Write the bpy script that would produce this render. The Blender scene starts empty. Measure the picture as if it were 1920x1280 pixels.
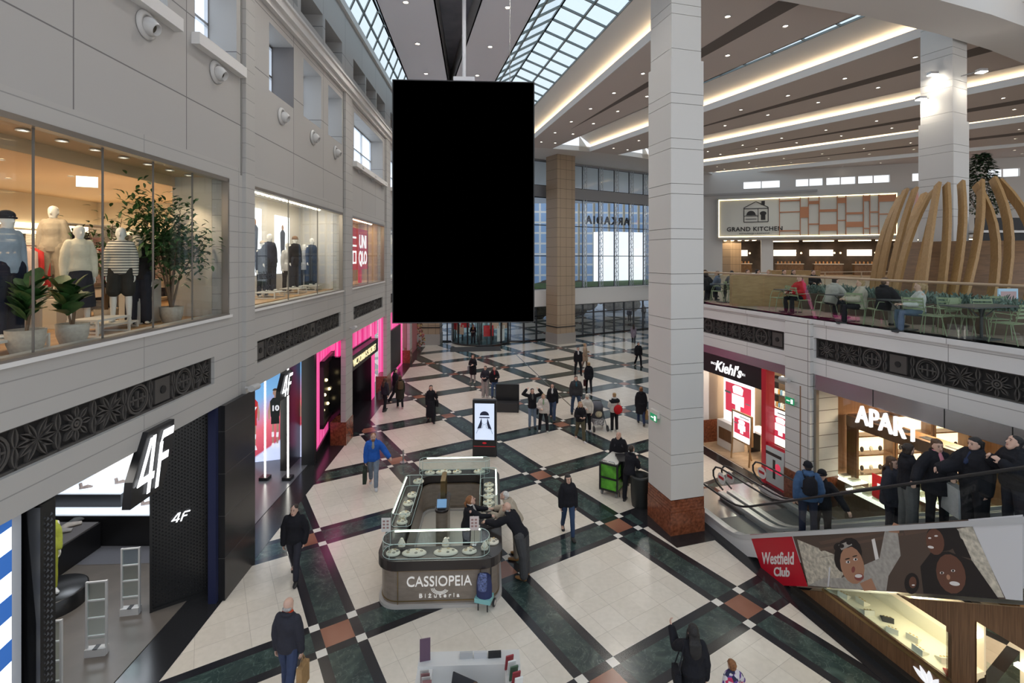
import bpy, bmesh, math, random
from mathutils import Vector, Matrix, Euler
random.seed(7)
R = math.radians
C = bpy.context.scene.collection
sc = bpy.context.scene

# ---------------------------------------------------------------- camera, world, exposure
F_PX, HOR, EYE = 935.0, 483.0, 7.3
cam_d = bpy.data.cameras.new('camera')
cam = bpy.data.objects.new('camera', cam_d); C.objects.link(cam)
cam.location = (0, 0, EYE); cam.rotation_euler = (R(90), 0, 0)
cam_d.sensor_width = 36; cam_d.lens = 36 * F_PX / 1920
cam_d.shift_y = -(640 - HOR) / 1920
cam_d.clip_end = 400; cam_d.clip_start = .05
sc.camera = cam
sc.view_settings.view_transform = 'Standard'; sc.view_settings.look = 'None'
sc.view_settings.gamma = 1; sc.view_settings.use_curve_mapping = False
sc.view_settings.exposure = -0.1
sc.cycles.max_bounces = 7; sc.cycles.diffuse_bounces = 3; sc.cycles.glossy_bounces = 3
sc.cycles.transmission_bounces = 4; sc.cycles.transparent_max_bounces = 14
sc.cycles.caustics_reflective = False; sc.cycles.caustics_refractive = False
sc.cycles.sample_clamp_indirect = 4; sc.cycles.use_denoising = True
w = bpy.data.worlds.new('overcast_sky'); sc.world = w; w.use_nodes = True
nt = w.node_tree; bg = nt.nodes['Background']
tc = nt.nodes.new('ShaderNodeTexCoord'); sx = nt.nodes.new('ShaderNodeSeparateXYZ')
rp = nt.nodes.new('ShaderNodeValToRGB')
nt.links.new(tc.outputs['Generated'], sx.inputs[0]); nt.links.new(sx.outputs[2], rp.inputs[0])
rp.color_ramp.elements[0].color = (.90, .90, .92, 1); rp.color_ramp.elements[0].position = 0
rp.color_ramp.elements[1].color = (.68, .83, 1.0, 1); rp.color_ramp.elements[1].position = .9
nt.links.new(rp.outputs[0], bg.inputs[0]); bg.inputs[1].default_value = 1.3

def light(name, kind, loc, energy, color=(1, 1, 1), size=1, size_y=None, rot=(0, 0, 0), spot=None):
    d = bpy.data.lights.new(name, kind); d.energy = energy; d.color = color
    if kind == 'AREA':
        d.shape = 'RECTANGLE'; d.size = size; d.size_y = size_y or size
    elif kind == 'SPOT':
        d.spot_size = spot or 1.2; d.spot_blend = .6; d.shadow_soft_size = size
    else: d.shadow_soft_size = size
    o = bpy.data.objects.new(name, d); o.location = loc; o.rotation_euler = rot; C.objects.link(o)
    return o

# ---------------------------------------------------------------- pixel helpers and frames
def at(px, py, Y):            # a measured direction at depth Y -> world
    return Vector(((px - 960) / F_PX * Y, Y, EYE - (py - HOR) / F_PX * Y))
def onz(px, py, z=0.0):       # a measured direction met by the plane of height z
    Y = F_PX * (EYE - z) / (py - HOR)
    return Vector(((px - 960) / F_PX * Y, Y, z))
def frame(ox, oy, dx, dy, flip=1):   # local x along the wall, local y towards the hall, z up
    d = Vector((dx, dy, 0)).normalized(); n = Vector((d.y, -d.x, 0)) * flip
    m = Matrix.Identity(4)
    for i in range(3): m[i][0] = d[i]; m[i][1] = n[i]
    m[0][3] = ox; m[1][3] = oy
    return m
LF = frame(-5.79, 0, -.0396, 1)                # left facade: local (Y', out, z)
RF = frame(12.6, 0, -.27, 1, -1)               # right facade
def rz(x, y, z=0, a=0, s=1): return Matrix.Translation((x, y, z)) @ Matrix.Rotation(a, 4, 'Z') @ Matrix.Scale(s, 4)

# ---------------------------------------------------------------- materials
MATS = {}
def mat(name, col=(.8, .8, .8), rough=.5, metal=0, emit=0, ecol=None, noise=0, nscale=8, bump=0, bscale=30, spec=.5, alpha=1, coat=0, sheen=0):
    if name in MATS: return MATS[name]
    m = bpy.data.materials.new(name); m.use_nodes = True; MATS[name] = m
    t = m.node_tree; b = t.nodes['Principled BSDF']
    b.inputs['Base Color'].default_value = (*col, 1); b.inputs['Roughness'].default_value = rough
    b.inputs['Metallic'].default_value = metal; b.inputs['Specular IOR Level'].default_value = spec
    b.inputs['Coat Weight'].default_value = coat
    if emit:
        b.inputs['Emission Color'].default_value = (*(ecol or col), 1); b.inputs['Emission Strength'].default_value = emit
    if noise or bump:
        tc = t.nodes.new('ShaderNodeTexCoord')
    if noise:
        n = t.nodes.new('ShaderNodeTexNoise'); n.inputs['Scale'].default_value = nscale; n.inputs['Detail'].default_value = 5
        t.links.new(tc.outputs['Object'], n.inputs['Vector'])
        r = t.nodes.new('ShaderNodeValToRGB'); r.color_ramp.elements[0].position = .3; r.color_ramp.elements[1].position = .7
        r.color_ramp.elements[0].color = (*[c * (1 - noise) for c in col], 1)
        r.color_ramp.elements[1].color = (*[min(1, c * (1 + noise)) for c in col], 1)
        t.links.new(n.outputs['Fac'], r.inputs[0]); t.links.new(r.outputs[0], b.inputs['Base Color'])
    if bump:
        n = t.nodes.new('ShaderNodeTexNoise'); n.inputs['Scale'].default_value = bscale; n.inputs['Detail'].default_value = 3
        t.links.new(tc.outputs['Object'], n.inputs['Vector'])
        bp = t.nodes.new('ShaderNodeBump'); bp.inputs['Strength'].default_value = bump; bp.inputs['Distance'].default_value = .02
        t.links.new(n.outputs['Fac'], bp.inputs['Height']); t.links.new(bp.outputs[0], b.inputs['Normal'])
    return m
def glass(name, tint=(.9, .96, .95), gloss=.12, rough=.02):
    if name in MATS: return MATS[name]
    m = bpy.data.materials.new(name); m.use_nodes = True; MATS[name] = m
    t = m.node_tree; t.nodes.clear()
    o = t.nodes.new('ShaderNodeOutputMaterial'); mx = t.nodes.new('ShaderNodeMixShader')
    tr = t.nodes.new('ShaderNodeBsdfTransparent'); gl = t.nodes.new('ShaderNodeBsdfGlossy')
    tr.inputs[0].default_value = (*tint, 1); gl.inputs['Roughness'].default_value = rough
    lw = t.nodes.new('ShaderNodeLayerWeight'); lw.inputs[0].default_value = .5
    pw = t.nodes.new('ShaderNodeMath'); pw.operation = 'POWER'; pw.inputs[1].default_value = 4
    ma = t.nodes.new('ShaderNodeMath'); ma.operation = 'MULTIPLY_ADD'; ma.inputs[1].default_value = .5; ma.inputs[2].default_value = gloss * .3
    t.links.new(lw.outputs['Facing'], pw.inputs[0]); t.links.new(pw.outputs[0], ma.inputs[0]); t.links.new(ma.outputs[0], mx.inputs[0]); t.links.new(tr.outputs[0], mx.inputs[1]); t.links.new(gl.outputs[0], mx.inputs[2])
    t.links.new(mx.outputs[0], o.inputs[0])
    return m
def jointed(name, col, bw, rh, mortar=(.25, .25, .25), msize=.012, axes='xz', rough=.5, off=0, shift=(0, 0)):
    """panel cladding with thin dark joints, laid out in the object's own x/z"""
    if name in MATS: return MATS[name]
    m = mat(name, col, rough); t = m.node_tree; b = t.nodes['Principled BSDF']
    tc = t.nodes.new('ShaderNodeTexCoord'); sp = t.nodes.new('ShaderNodeSeparateXYZ'); cb = t.nodes.new('ShaderNodeCombineXYZ')
    t.links.new(tc.outputs['Object'], sp.inputs[0])
    for k, a in enumerate(axes):
        ad = t.nodes.new('ShaderNodeMath'); ad.operation = 'ADD'; ad.inputs[1].default_value = shift[k]
        t.links.new(sp.outputs['xyz'.index(a)], ad.inputs[0]); t.links.new(ad.outputs[0], cb.inputs[k])
    br = t.nodes.new('ShaderNodeTexBrick'); br.offset = off; br.squash = 1
    br.inputs['Scale'].default_value = 1; br.inputs['Mortar Size'].default_value = msize; br.inputs['Mortar Smooth'].default_value = 0
    br.inputs['Brick Width'].default_value = bw; br.inputs['Row Height'].default_value = rh
    br.inputs['Color1'].default_value = (*col, 1); br.inputs['Color2'].default_value = (*[c * .95 for c in col], 1)
    br.inputs['Mortar'].default_value = (*mortar, 1)
    t.links.new(cb.outputs[0], br.inputs['Vector']); t.links.new(br.outputs['Color'], b.inputs['Base Color'])
    bp = t.nodes.new('ShaderNodeBump'); bp.inputs['Strength'].default_value = .5; bp.inputs['Distance'].default_value = .01; bp.invert = True
    t.links.new(br.outputs['Fac'], bp.inputs['Height']); t.links.new(bp.outputs[0], b.inputs['Normal'])
    return m
def wood(name, col, dark, rough=.4, scale=(1, 1, .15), sc_=6):
    if name in MATS: return MATS[name]
    m = mat(name, col, rough); t = m.node_tree; b = t.nodes['Principled BSDF']
    tc = t.nodes.new('ShaderNodeTexCoord'); mp = t.nodes.new('ShaderNodeMapping'); mp.inputs['Scale'].default_value = scale
    n = t.nodes.new('ShaderNodeTexNoise'); n.inputs['Scale'].default_value = sc_ * 4; n.inputs['Detail'].default_value = 6
    r = t.nodes.new('ShaderNodeValToRGB'); r.color_ramp.elements[0].position = .35; r.color_ramp.elements[1].position = .65
    r.color_ramp.elements[0].color = (*dark, 1); r.color_ramp.elements[1].color = (*col, 1)
    t.links.new(tc.outputs['Object'], mp.inputs[0]); t.links.new(mp.outputs[0], n.inputs['Vector'])
    t.links.new(n.outputs['Fac'], r.inputs[0]); t.links.new(r.outputs[0], b.inputs['Base Color'])
    return m

# ---------------------------------------------------------------- mesh builder
class MB:
    def __init__(s, m=None): s.v = []; s.f = []; s.mi = []; s.sm = []; s.M = m or Matrix.Identity(4)
    def add(s, vs, fs, mi=0, smooth=False, M=None):
        o = len(s.v); M = s.M @ M if M is not None else s.M
        s.v += [M @ Vector(p) for p in vs]
        for f in fs: s.f.append([i + o for i in f]); s.mi.append(mi); s.sm.append(smooth)
        return s
    def box(s, x0, x1, y0, y1, z0, z1, mi=0, M=None):
        x0, x1 = sorted((x0, x1)); y0, y1 = sorted((y0, y1)); z0, z1 = sorted((z0, z1))
        vs = [(x, y, z) for z in (z0, z1) for x, y in ((x0, y0), (x1, y0), (x1, y1), (x0, y1))]
        return s.add(vs, [(3, 2, 1, 0), (4, 5, 6, 7), (0, 1, 5, 4), (1, 2, 6, 5), (2, 3, 7, 6), (3, 0, 4, 7)], mi, False, M)
    def cb(s, c, d, mi=0, M=None):   # centre / full size
        return s.box(c[0] - d[0] / 2, c[0] + d[0] / 2, c[1] - d[1] / 2, c[1] + d[1] / 2, c[2] - d[2] / 2, c[2] + d[2] / 2, mi, M)
    def prism(s, pts, z0, z1, mi=0, M=None, smooth=False):   # pts ccw in xy; z may be callables per point
        n = len(pts)
        a = sum(pts[i][0] * pts[(i + 1) % n][1] - pts[(i + 1) % n][0] * pts[i][1] for i in range(n))
        if a < 0: pts = pts[::-1]
        vs = [(p[0], p[1], z0) for p in pts] + [(p[0], p[1], z1) for p in pts]
        s.add(vs, [tuple(range(n - 1, -1, -1)), tuple(range(n, 2 * n))], mi, False, M)
        return s.add(vs, [(i, (i + 1) % n, n + (i + 1) % n, n + i) for i in range(n)], mi, smooth, M)
    def prism_y(s, pts, y0, y1, mi=0, M=None):   # outline in local xz, thickness along y
        Q = Matrix(((1, 0, 0, 0), (0, 0, -1, 0), (0, 1, 0, 0), (0, 0, 0, 1)))
        return s.prism(pts, -y1, -y0, mi, (M @ Q) if M is not None else Q)
    def tube(s, pts, r, sides=8, mi=0, M=None, closed=False, smooth=True, cap=True, ry=None, up=None):
        pts = [Vector(p) for p in pts]; n = len(pts); rr = r if isinstance(r, (list, tuple)) else [r] * n
        vs = []; prev = None
        for i, p in enumerate(pts):
            if closed: t = pts[(i + 1) % n] - pts[i - 1]
            else: t = pts[min(i + 1, n - 1)] - pts[max(i - 1, 0)]
            if t.length < 1e-9: t = Vector((0, 0, 1))
            t.normalize()
            if up is not None: a = Vector(up)
            elif prev is None: a = Vector((0, 0, 1)) if abs(t.z) < .9 else Vector((1, 0, 0))
            else: a = prev
            u = t.cross(a)
            if u.length < 1e-6: u = t.orthogonal()
            u.normalize(); w_ = u.cross(t).normalized(); prev = w_ if up is None else None
            ra = rr[i]; rb = ra if ry is None else (ry[i] if isinstance(ry, (list, tuple)) else ry)
            for k in range(sides):
                q = 2 * math.pi * k / sides; vs.append(p + u * (ra * math.cos(q)) + w_ * (rb * math.sin(q)))
        fs = []
        for i in range(n if closed else n - 1):
            j = (i + 1) % n
            for k in range(sides):
                l = (k + 1) % sides; fs.append((i * sides + k, j * sides + k, j * sides + l, i * sides + l)[::-1])
        s.add(vs, fs, mi, smooth, M)
        if cap and not closed:
            s.add(vs[:sides], [tuple(range(sides))], mi, False, M); s.add(vs[-sides:], [tuple(range(sides))[::-1]], mi, False, M)
        return s
    def bar(s, a, b, w_, d_, mi=0, up=(0, 0, 1), M=None):     # square bar between two points
        a = Vector(a); b = Vector(b); t = (b - a).normalized(); u = t.cross(Vector(up))
        if u.length < 1e-5: u = t.orthogonal()
        u.normalize(); v = u.cross(t)
        vs = [p + u * (sx * w_ / 2) + v * (sy * d_ / 2) for p in (a, b) for sx, sy in ((-1, -1), (1, -1), (1, 1), (-1, 1))]
        return s.add(vs, [(0, 1, 2, 3), (7, 6, 5, 4), (1, 0, 4, 5), (2, 1, 5, 6), (3, 2, 6, 7), (0, 3, 7, 4)], mi, False, M)
    def lathe(s, prof, sides=20, mi=0, M=None, smooth=True, sx=1, sy=1):   # prof: (r, z)
        vs = [(r * sx * math.cos(2 * math.pi * k / sides), r * sy * math.sin(2 * math.pi * k / sides), z) for r, z in prof for k in range(sides)]
        fs = [(i * sides + k, i * sides + (k + 1) % sides, (i + 1) * sides + (k + 1) % sides, (i + 1) * sides + k) for i in range(len(prof) - 1) for k in range(sides)]
        s.add(vs, fs, mi, smooth, M)
        if prof[0][0] > 1e-4: s.add(vs[:sides], [tuple(range(sides))[::-1]], mi, False, M)
        if prof[-1][0] > 1e-4: s.add(vs[-sides:], [tuple(range(sides))], mi, False, M)
        return s
    def ell(s, c, r, mi=0, seg=12, rings=8, M=None):
        T = Matrix.Translation(c) @ Matrix.Diagonal((*(r if isinstance(r, (tuple, list)) else (r,) * 3), 1))
        pr = [(max(1e-5, math.sin(math.pi * i / rings)), -math.cos(math.pi * i / rings)) for i in range(rings + 1)]
        return s.lathe(pr, seg, mi, (M @ T) if M is not None else T)
    def disc(s, c, r, h, mi=0, sides=16, M=None):
        return s.lathe([(r, c[2]), (r, c[2] + h)], sides, mi, (M if M is not None else Matrix.Identity(4)) @ Matrix.Translation((c[0], c[1], 0)), True)
    def quad(s, a, b, c, d, mi=0, M=None): return s.add([a, b, c, d], [(0, 1, 2, 3)], mi, False, M)
    def build(s, name, mats, parent=None, mw=None):
        me = bpy.data.meshes.new(name)
        inv = mw.inverted() if mw is not None else None
        me.from_pydata([tuple(inv @ p) if inv else tuple(p) for p in s.v], [], s.f)
        if not isinstance(mats, (list, tuple)): mats = [mats]
        for m in mats: me.materials.append(m)
        me.polygons.foreach_set('material_index', s.mi); me.polygons.foreach_set('use_smooth', s.sm)
        me.update()
        o = bpy.data.objects.new(name, me); C.objects.link(o)
        if parent is not None: o.parent = parent
        if mw is not None:
            o.matrix_world = mw
        return o
def tag(o, label, cat, group=None, kind=None):
    o['label'] = label; o['category'] = cat
    if group: o['group'] = group
    if kind: o['kind'] = kind
    return o
def thing(name, label, cat, M=None, group=None):
    o = bpy.data.objects.new(name, None); C.objects.link(o); o.empty_display_size = .1
    o.matrix_world = M if M is not None else Matrix.Identity(4)
    return tag(o, label, cat, group)
def struct(o, label=None):
    o['kind'] = 'structure'
    if label: o['label'] = label
    return o
def dup(o, M=None, parent=None, label=None, group=None):
    c = o.copy(); C.objects.link(c)
    if parent is not None: c.parent = parent
    if M is not None: c.matrix_world = M
    if label: c['label'] = label
    if group: c['group'] = group
    for ch in list(KIDS.get(o.name, o.children)): dup(ch, None, c)
    return c
KIDS = {}
FONTS = []
def tmat(FM, u, n, z, dirn=1, tilt=0):
    """lettering frame on a facade: x runs along dirn * facade, y up, z outwards"""
    p = FM @ Vector((u, n, z)); X = (FM.to_3x3() @ Vector((dirn, 0, 0))).normalized(); Y = Vector((0, 0, 1)); Z = X.cross(Y)
    m = Matrix((X, Y, Z)).transposed().to_4x4(); m.translation = p
    return m
def text(name, body, M, size, m, parent=None, ext=.01, align='CENTER', space=1, shear=0, sx=1, bold=0, sy=1, pre=None):
    cu = bpy.data.curves.new(name, 'FONT'); cu.body = body; cu.size = size; cu.extrude = ext; cu.align_x = align
    cu.space_character = space; cu.shear = shear; cu.offset = bold; cu.resolution_u = 4
    t = bpy.data.objects.new(name, cu); C.objects.link(t)
    bpy.context.view_layer.update()
    me = bpy.data.meshes.new_from_object(t.evaluated_get(bpy.context.evaluated_depsgraph_get()))
    if pre is not None: me.transform(pre)
    bpy.data.objects.remove(t); me.materials.clear(); me.materials.append(m)
    o = bpy.data.objects.new(name, me); C.objects.link(o)
    if parent is not None: o.parent = parent
    PENDING.append((o, M @ Matrix.Diagonal((sx, sy, 1, 1))))
    return o
PENDING = []
def mirror_x(): return Matrix.Diagonal((-1, 1, 1, 1))
# ---------------------------------------------------------------- shared materials
white_wall = mat('white_plaster', (.66, .65, .63), .6)
panel_hi = jointed('wall_panels', (.45, .435, .42), 2.55, 1.62, (.16, .15, .15), .011, shift=(.75, 1.0))
panel_lo = jointed('wall_courses', (.47, .455, .435), 3.1, .345, (.30, .29, .28), .008, shift=(1.0, .05))
white_ceil = mat('ceiling_white', (.74, .72, .70), .7)
raft_mat = mat('ceiling_raft', (.66, .60, .57), .7)
trim_mat = mat('trim_grey', (.33, .32, .31), .4)
dark_metal = mat('dark_metal', (.03, .03, .033), .35, .3)
black_m = mat('black_satin', (.012, .012, .014), .35)
steel = mat('brushed_steel', (.55, .55, .56), .25, 1)
clear = glass('clear_glass')
shop_glass = glass('shop_glass', (.96, .98, .97), .09)
bronze = mat('bronze_edge', (.30, .27, .24), .35, .6)

# ---------------------------------------------------------------- ground floor with its stone grid
def floor_material():
    m = bpy.data.materials.new('stone_floor'); m.use_nodes = True; t = m.node_tree; b = t.nodes['Principled BSDF']
    L = t.links.new
    def N(k, **kw):
        n = t.nodes.new(k)
        for a, v in kw.items(): setattr(n, a, v)
        return n
    def math_(op, a, b_=None, c_=None):
        n = N('ShaderNodeMath', operation=op)
        for i, v in enumerate((a, b_, c_)):
            if v is None: continue
            if isinstance(v, (int, float)): n.inputs[i].default_value = v
            else: L(v, n.inputs[i])
        return n.outputs[0]
    tc = N('ShaderNodeTexCoord'); mp = N('ShaderNodeMapping', vector_type='TEXTURE')
    mp.inputs['Location'].default_value = (2.907, 13.604, 0); mp.inputs['Rotation'].default_value = (0, 0, math.atan2(1.9476, 3.1515))
    L(tc.outputs['Object'], mp.inputs[0]); s = N('ShaderNodeSeparateXYZ'); L(mp.outputs[0], s.inputs[0])
    P = 3.7047
    def dist(o):   # distance to the nearest grid line
        q = math_('MODULO', math_('ADD', o, P * 100.5), P); return math_('ABSOLUTE', math_('SUBTRACT', q, P / 2)), q
    dx, qx = dist(s.outputs[0]); dy, qy = dist(s.outputs[1])
    gx = math_('LESS_THAN', dx, .2725); gy = math_('LESS_THAN', dy, .2725)
    bx = math_('LESS_THAN', dx, .4575); by = math_('LESS_THAN', dy, .4575)
    stx = math_('SUBTRACT', bx, gx); sty = math_('SUBTRACT', by, gy)
    red = math_('MULTIPLY', gx, gy); wht = math_('MULTIPLY', stx, sty)
    blk = math_('MAXIMUM', stx, sty); grn = math_('MAXIMUM', gx, gy)
    n1 = N('ShaderNodeTexNoise'); n1.inputs['Scale'].default_value = 1.3; n1.inputs['Detail'].default_value = 8; n1.inputs['Distortion'].default_value = 2.5
    L(tc.outputs['Object'], n1.inputs['Vector'])
    def ramp(fac, stops):
        r = N('ShaderNodeValToRGB'); e = r.color_ramp.elements
        e[0].position, e[0].color = stops[0][0], (*stops[0][1], 1); e[1].position, e[1].color = stops[1][0], (*stops[1][1], 1)
        for p, c in stops[2:]:
            x = e.new(p); x.color = (*c, 1)
        L(fac, r.inputs[0]); return r.outputs[0]
    green = ramp(n1.outputs['Fac'], [(.3, (.020, .034, .033)), (.7, (.06, .092, .082)), (.52, (.032, .054, .049)), (.6, (.045, .072, .063))])
    vein = N('ShaderNodeTexNoise'); vein.inputs['Scale'].default_value = 2.2; vein.inputs['Detail'].default_value = 9; vein.inputs['Distortion'].default_value = 3
    L(tc.outputs['Object'], vein.inputs['Vector'])
    vv = ramp(vein.outputs['Fac'], [(.485, (0, 0, 0)), (.515, (0, 0, 0)), (.5, (.10, .13, .12))])
    ga = N('ShaderNodeMix', data_type='RGBA', blend_type='ADD'); ga.inputs[0].default_value = .6; L(green, ga.inputs[6]); L(vv, ga.inputs[7]); green = ga.outputs[2]
    # cream tiles with slight tile to tile variation and thin joints
    br = N('ShaderNodeTexBrick', offset=0); br.inputs['Scale'].default_value = 1; br.inputs['Brick Width'].default_value = .557; br.inputs['Row Height'].default_value = .557
    br.inputs['Mortar Size'].default_value = .004; br.inputs['Color1'].default_value = (.76, .69, .60, 1); br.inputs['Color2'].default_value = (.70, .63, .54, 1)
    br.inputs['Mortar'].default_value = (.50, .44, .37, 1)
    cb = N('ShaderNodeCombineXYZ'); L(math_('ADD', qx, 50.0 - .4575 + P / 2 - 1.3925 * 0), cb.inputs[0]); L(math_('ADD', qy, 50.0 - .4575), cb.inputs[1]); L(cb.outputs[0], br.inputs['Vector'])
    n2 = N('ShaderNodeTexNoise'); n2.inputs['Scale'].default_value = 9; L(tc.outputs['Object'], n2.inputs['Vector'])
    cr = N('ShaderNodeMix', data_type='RGBA', blend_type='MULTIPLY'); cr.inputs[0].default_value = 1; L(br.outputs[0], cr.inputs[6]); L(ramp(n2.outputs['Fac'], [(.3, (.93, .93, .92)), (.7, (1, 1, 1))]), cr.inputs[7])
    rr = ramp(N('ShaderNodeTexNoise').outputs['Fac'], [(.35, (.22, .085, .05)), (.65, (.36, .165, .11))])
    t.nodes[-2].inputs['Scale'].default_value = 40
    def mixc(f, a, b_):
        n = N('ShaderNodeMix', data_type='RGBA'); L(f, n.inputs[0])
        for i, v in ((6, a), (7, b_)):
            if isinstance(v, tuple): n.inputs[i].default_value = (*v, 1)
            else: L(v, n.inputs[i])
        return n.outputs[2]
    c = mixc(grn, cr.outputs[2], green); c = mixc(blk, c, (.018, .018, .022)); c = mixc(wht, c, (.76, .72, .65)); c = mixc(red, c, rr)
    L(c, b.inputs['Base Color'])
    b.inputs['Roughness'].default_value = .19; b.inputs['Specular IOR Level'].default_value = .45
    return m
stone_floor = floor_material()
f = MB(); f.prism([(-13, -2), (30, -2), (30, 62), (-13, 62)], -.3, 0)
struct(f.build('floor', stone_floor), 'polished cream floor with a diagonal grid of green and black stone bands')
border = mat('black_border_stone', (.02, .02, .022), .2)
b = MB()
b.box(2, 20.9, -.75, .05, .002, .006, M=LF)                       # dark margin at the foot of the left shops
b.box(20.9, 41, -1.1, .3, .002, .0065, M=LF)
o = b.build('floor', border); struct(o, 'black stone margin along the left shopfronts')
b = MB(); b.prism([(5.6, 13.0), (4.15, 12.55), (3.35, 14.3), (3.9, 14.9), (6, 14.6)], .002, .006)
b.box(2, 17.5, -.1, .38, .002, .0065, M=frame(9.13, 0, -.271, 1, -1))
b.box(7, 21.5, -.05, .45, .002, .006, M=RF)
struct(b.build('floor', border), 'black stone margin at the foot of the big pillar and escalator')
b = MB(); b.box(-2.6, 1.4, 0, 2.1, .002, .006, M=rz(-2.2, 38.9, 0, .12))
struct(b.build('floor', mat('entrance_mat', (.055, .058, .065), .8)), 'dark grey entrance mat before the revolving door')

# ---------------------------------------------------------------- left wall
def wall_with_holes(u0, u1, z0, z1, holes, n0=-.35, n1=0, mi=0, mb=None, M=None):
    """solid slab in local frame split around rectangular openings (ua, ub, za, zb)"""
    us = sorted({u0, u1, *[h[0] for h in holes], *[h[1] for h in holes]}); us = [u for u in us if u0 <= u <= u1]
    for a, b_ in zip(us[:-1], us[1:]):
        zs = [z0]
        for h in sorted([h for h in holes if h[0] <= a + 1e-6 and h[1] >= b_ - 1e-6], key=lambda h: h[2]): zs += [max(z0, h[2]), min(z1, h[3])]
        zs.append(z1)
        for k in range(0, len(zs), 2):
            if zs[k + 1] - zs[k] > 1e-4: mb.box(a, b_, n0, n1, zs[k], zs[k + 1], mi, M)
BAYS = [(1.0, 10.95), (12.05, 19.3), (20.6, 26.7), (28.2, 34.3), (35.6, 40.5)]
WZ = (6.07, 9.02)
m_ = MB()
wall_with_holes(0, 43.5, 9.35, 17.2, [(6.2, 8.9, 11.65, 13.45), (9.72, 11.3, 11.65, 13.45)] +
                [(a, a + 1.6, 11.65, 13.42) for a in (12.95, 15.3, 17.62)] + [(20.9, 26.4, 11.3, 13.42), (28.4, 34.2, 11.3, 13.42), (35.8, 40.4, 11.3, 13.42)] +
                [(a, a + 1.95, 14.75, 15.6) for a in (7.6, 9.9, 12.9, 15.1, 17.3, 20.8, 22.9, 25.0, 28.4, 30.5, 32.6)], -.75, 0, 0, m_)
struct(m_.build('wall_left', panel_hi, None, None), 'tall pale panelled wall above the left shop windows').matrix_world = LF
m_ = MB(); wall_with_holes(0, 43.5, 4.15, 9.35, [(a, b_, *WZ) for a, b_ in BAYS] + [(a + .25, b_ - .25 if b_ > 11 else 10.4, 4.68, 5.24) for a, b_ in BAYS], -.35, 0, 0, m_)
o = struct(m_.build('wall_left', panel_lo), 'pale coursed stone band of the left facade between floors'); o.matrix_world = LF
# pilasters, cornice, ledges
m_ = MB()
for a, b_ in ((11.55, 11.98), (19.42, 20.35), (26.95, 28.0), (34.5, 35.4)):
    m_.box(a, b_, 0, .09, 4.15, 13.8); m_.box(a, b_, -.1, .09, 0.9, 4.15)
o = struct(m_.build('wall_left', panel_lo), 'pale pilasters of the left facade'); o.matrix_world = LF
m_ = MB()
for a, b_ in ((19.42, 20.35), (26.95, 28.0), (34.5, 35.4)): m_.box(a - .02, b_ + .02, -.5, .11, 0, .9)
granite = mat('red_granite', (.20, .062, .028), .22, noise=.45, nscale=14)
o = struct(m_.build('trim_1', granite), 'red granite pilaster feet on the left'); o.matrix_world = LF
m_ = MB()
for z0, z1, d in ((13.75, 13.9, .12), (13.9, 14.12, .24), (14.12, 14.2, .3)): m_.box(0, 43, 0, d, z0, z1)
m_.box(6.0, 9.1, 0, .16, 11.42, 11.65); m_.box(9.6, 11.45, 0, .16, 11.42, 11.65); m_.box(20.6, 26.7, 0, .2, 11.08, 11.3); m_.box(28.2, 34.4, 0, .2, 11.08, 11.3)
m_.box(0, 43, .0, .12, 16.9, 17.2)
for a, b_ in BAYS: m_.box(a - .1, b_ + .1, 0, .045, 5.99, 6.05)
o = struct(m_.build('trim_2', white_ceil), 'white cornice and window ledges on the left wall'); o.matrix_world = LF
# upper niche windows: glass at the back of each deep opening
frost = mat('frosted_window', (.70, .80, .92), .5, emit=1.3, ecol=(.74, .86, 1))
sky_glass = glass('window_glass', (.93, .97, 1), .1)
wn = 0
for a, b_, z0, z1, k in [(6.2, 8.9, 11.65, 13.45, 2), (9.72, 11.3, 11.65, 13.45, 1)] + [(a, a + 1.6, 11.65, 13.42, 1) for a in (12.95, 15.3, 17.62)] + [(20.9, 26.4, 11.3, 13.42, 3), (28.4, 34.2, 11.3, 13.42, 3), (35.8, 40.4, 11.3, 13.42, 3)]:
    wn += 1; m_ = MB(); m_.box(a, b_, -.74, -.70, z0, z1, 1)
    for q in range(k + 1): x = a + (b_ - a) * q / k; m_.box(x - .03, x + .03, -.72, -.62, z0, z1)
    m_.box(a, b_, -.72, -.62, z0, z0 + .06); m_.box(a, b_, -.72, -.62, z1 - .06, z1); m_.box(a, b_, -.72, -.62, (z0 + z1) / 2 - .03, (z0 + z1) / 2 + .03)
    o = struct(m_.build('window_%d' % wn, [steel, frost])); o.matrix_world = LF
m_ = MB()
for a in (7.6, 9.9, 12.9, 15.1, 17.3, 20.8, 22.9, 25.0, 28.4, 30.5, 32.6): m_.box(a, a + 1.95, -.76, -.72, 14.75, 15.6)
o = struct(m_.build('wall_left', mat('vent_grey', (.20, .21, .24), .6))); o.matrix_world = LF
# groove lines on the upper wall
m_ = MB()
for x in (11.5, 12.0, 19.38, 20.38, 26.9): m_.box(x - .025, x + .025, 0, .012, 9.2, 13.75)
o = struct(m_.build('trim_3', mat('joint_shadow_gap', (.22, .21, .2), .8))); o.matrix_world = LF

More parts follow.
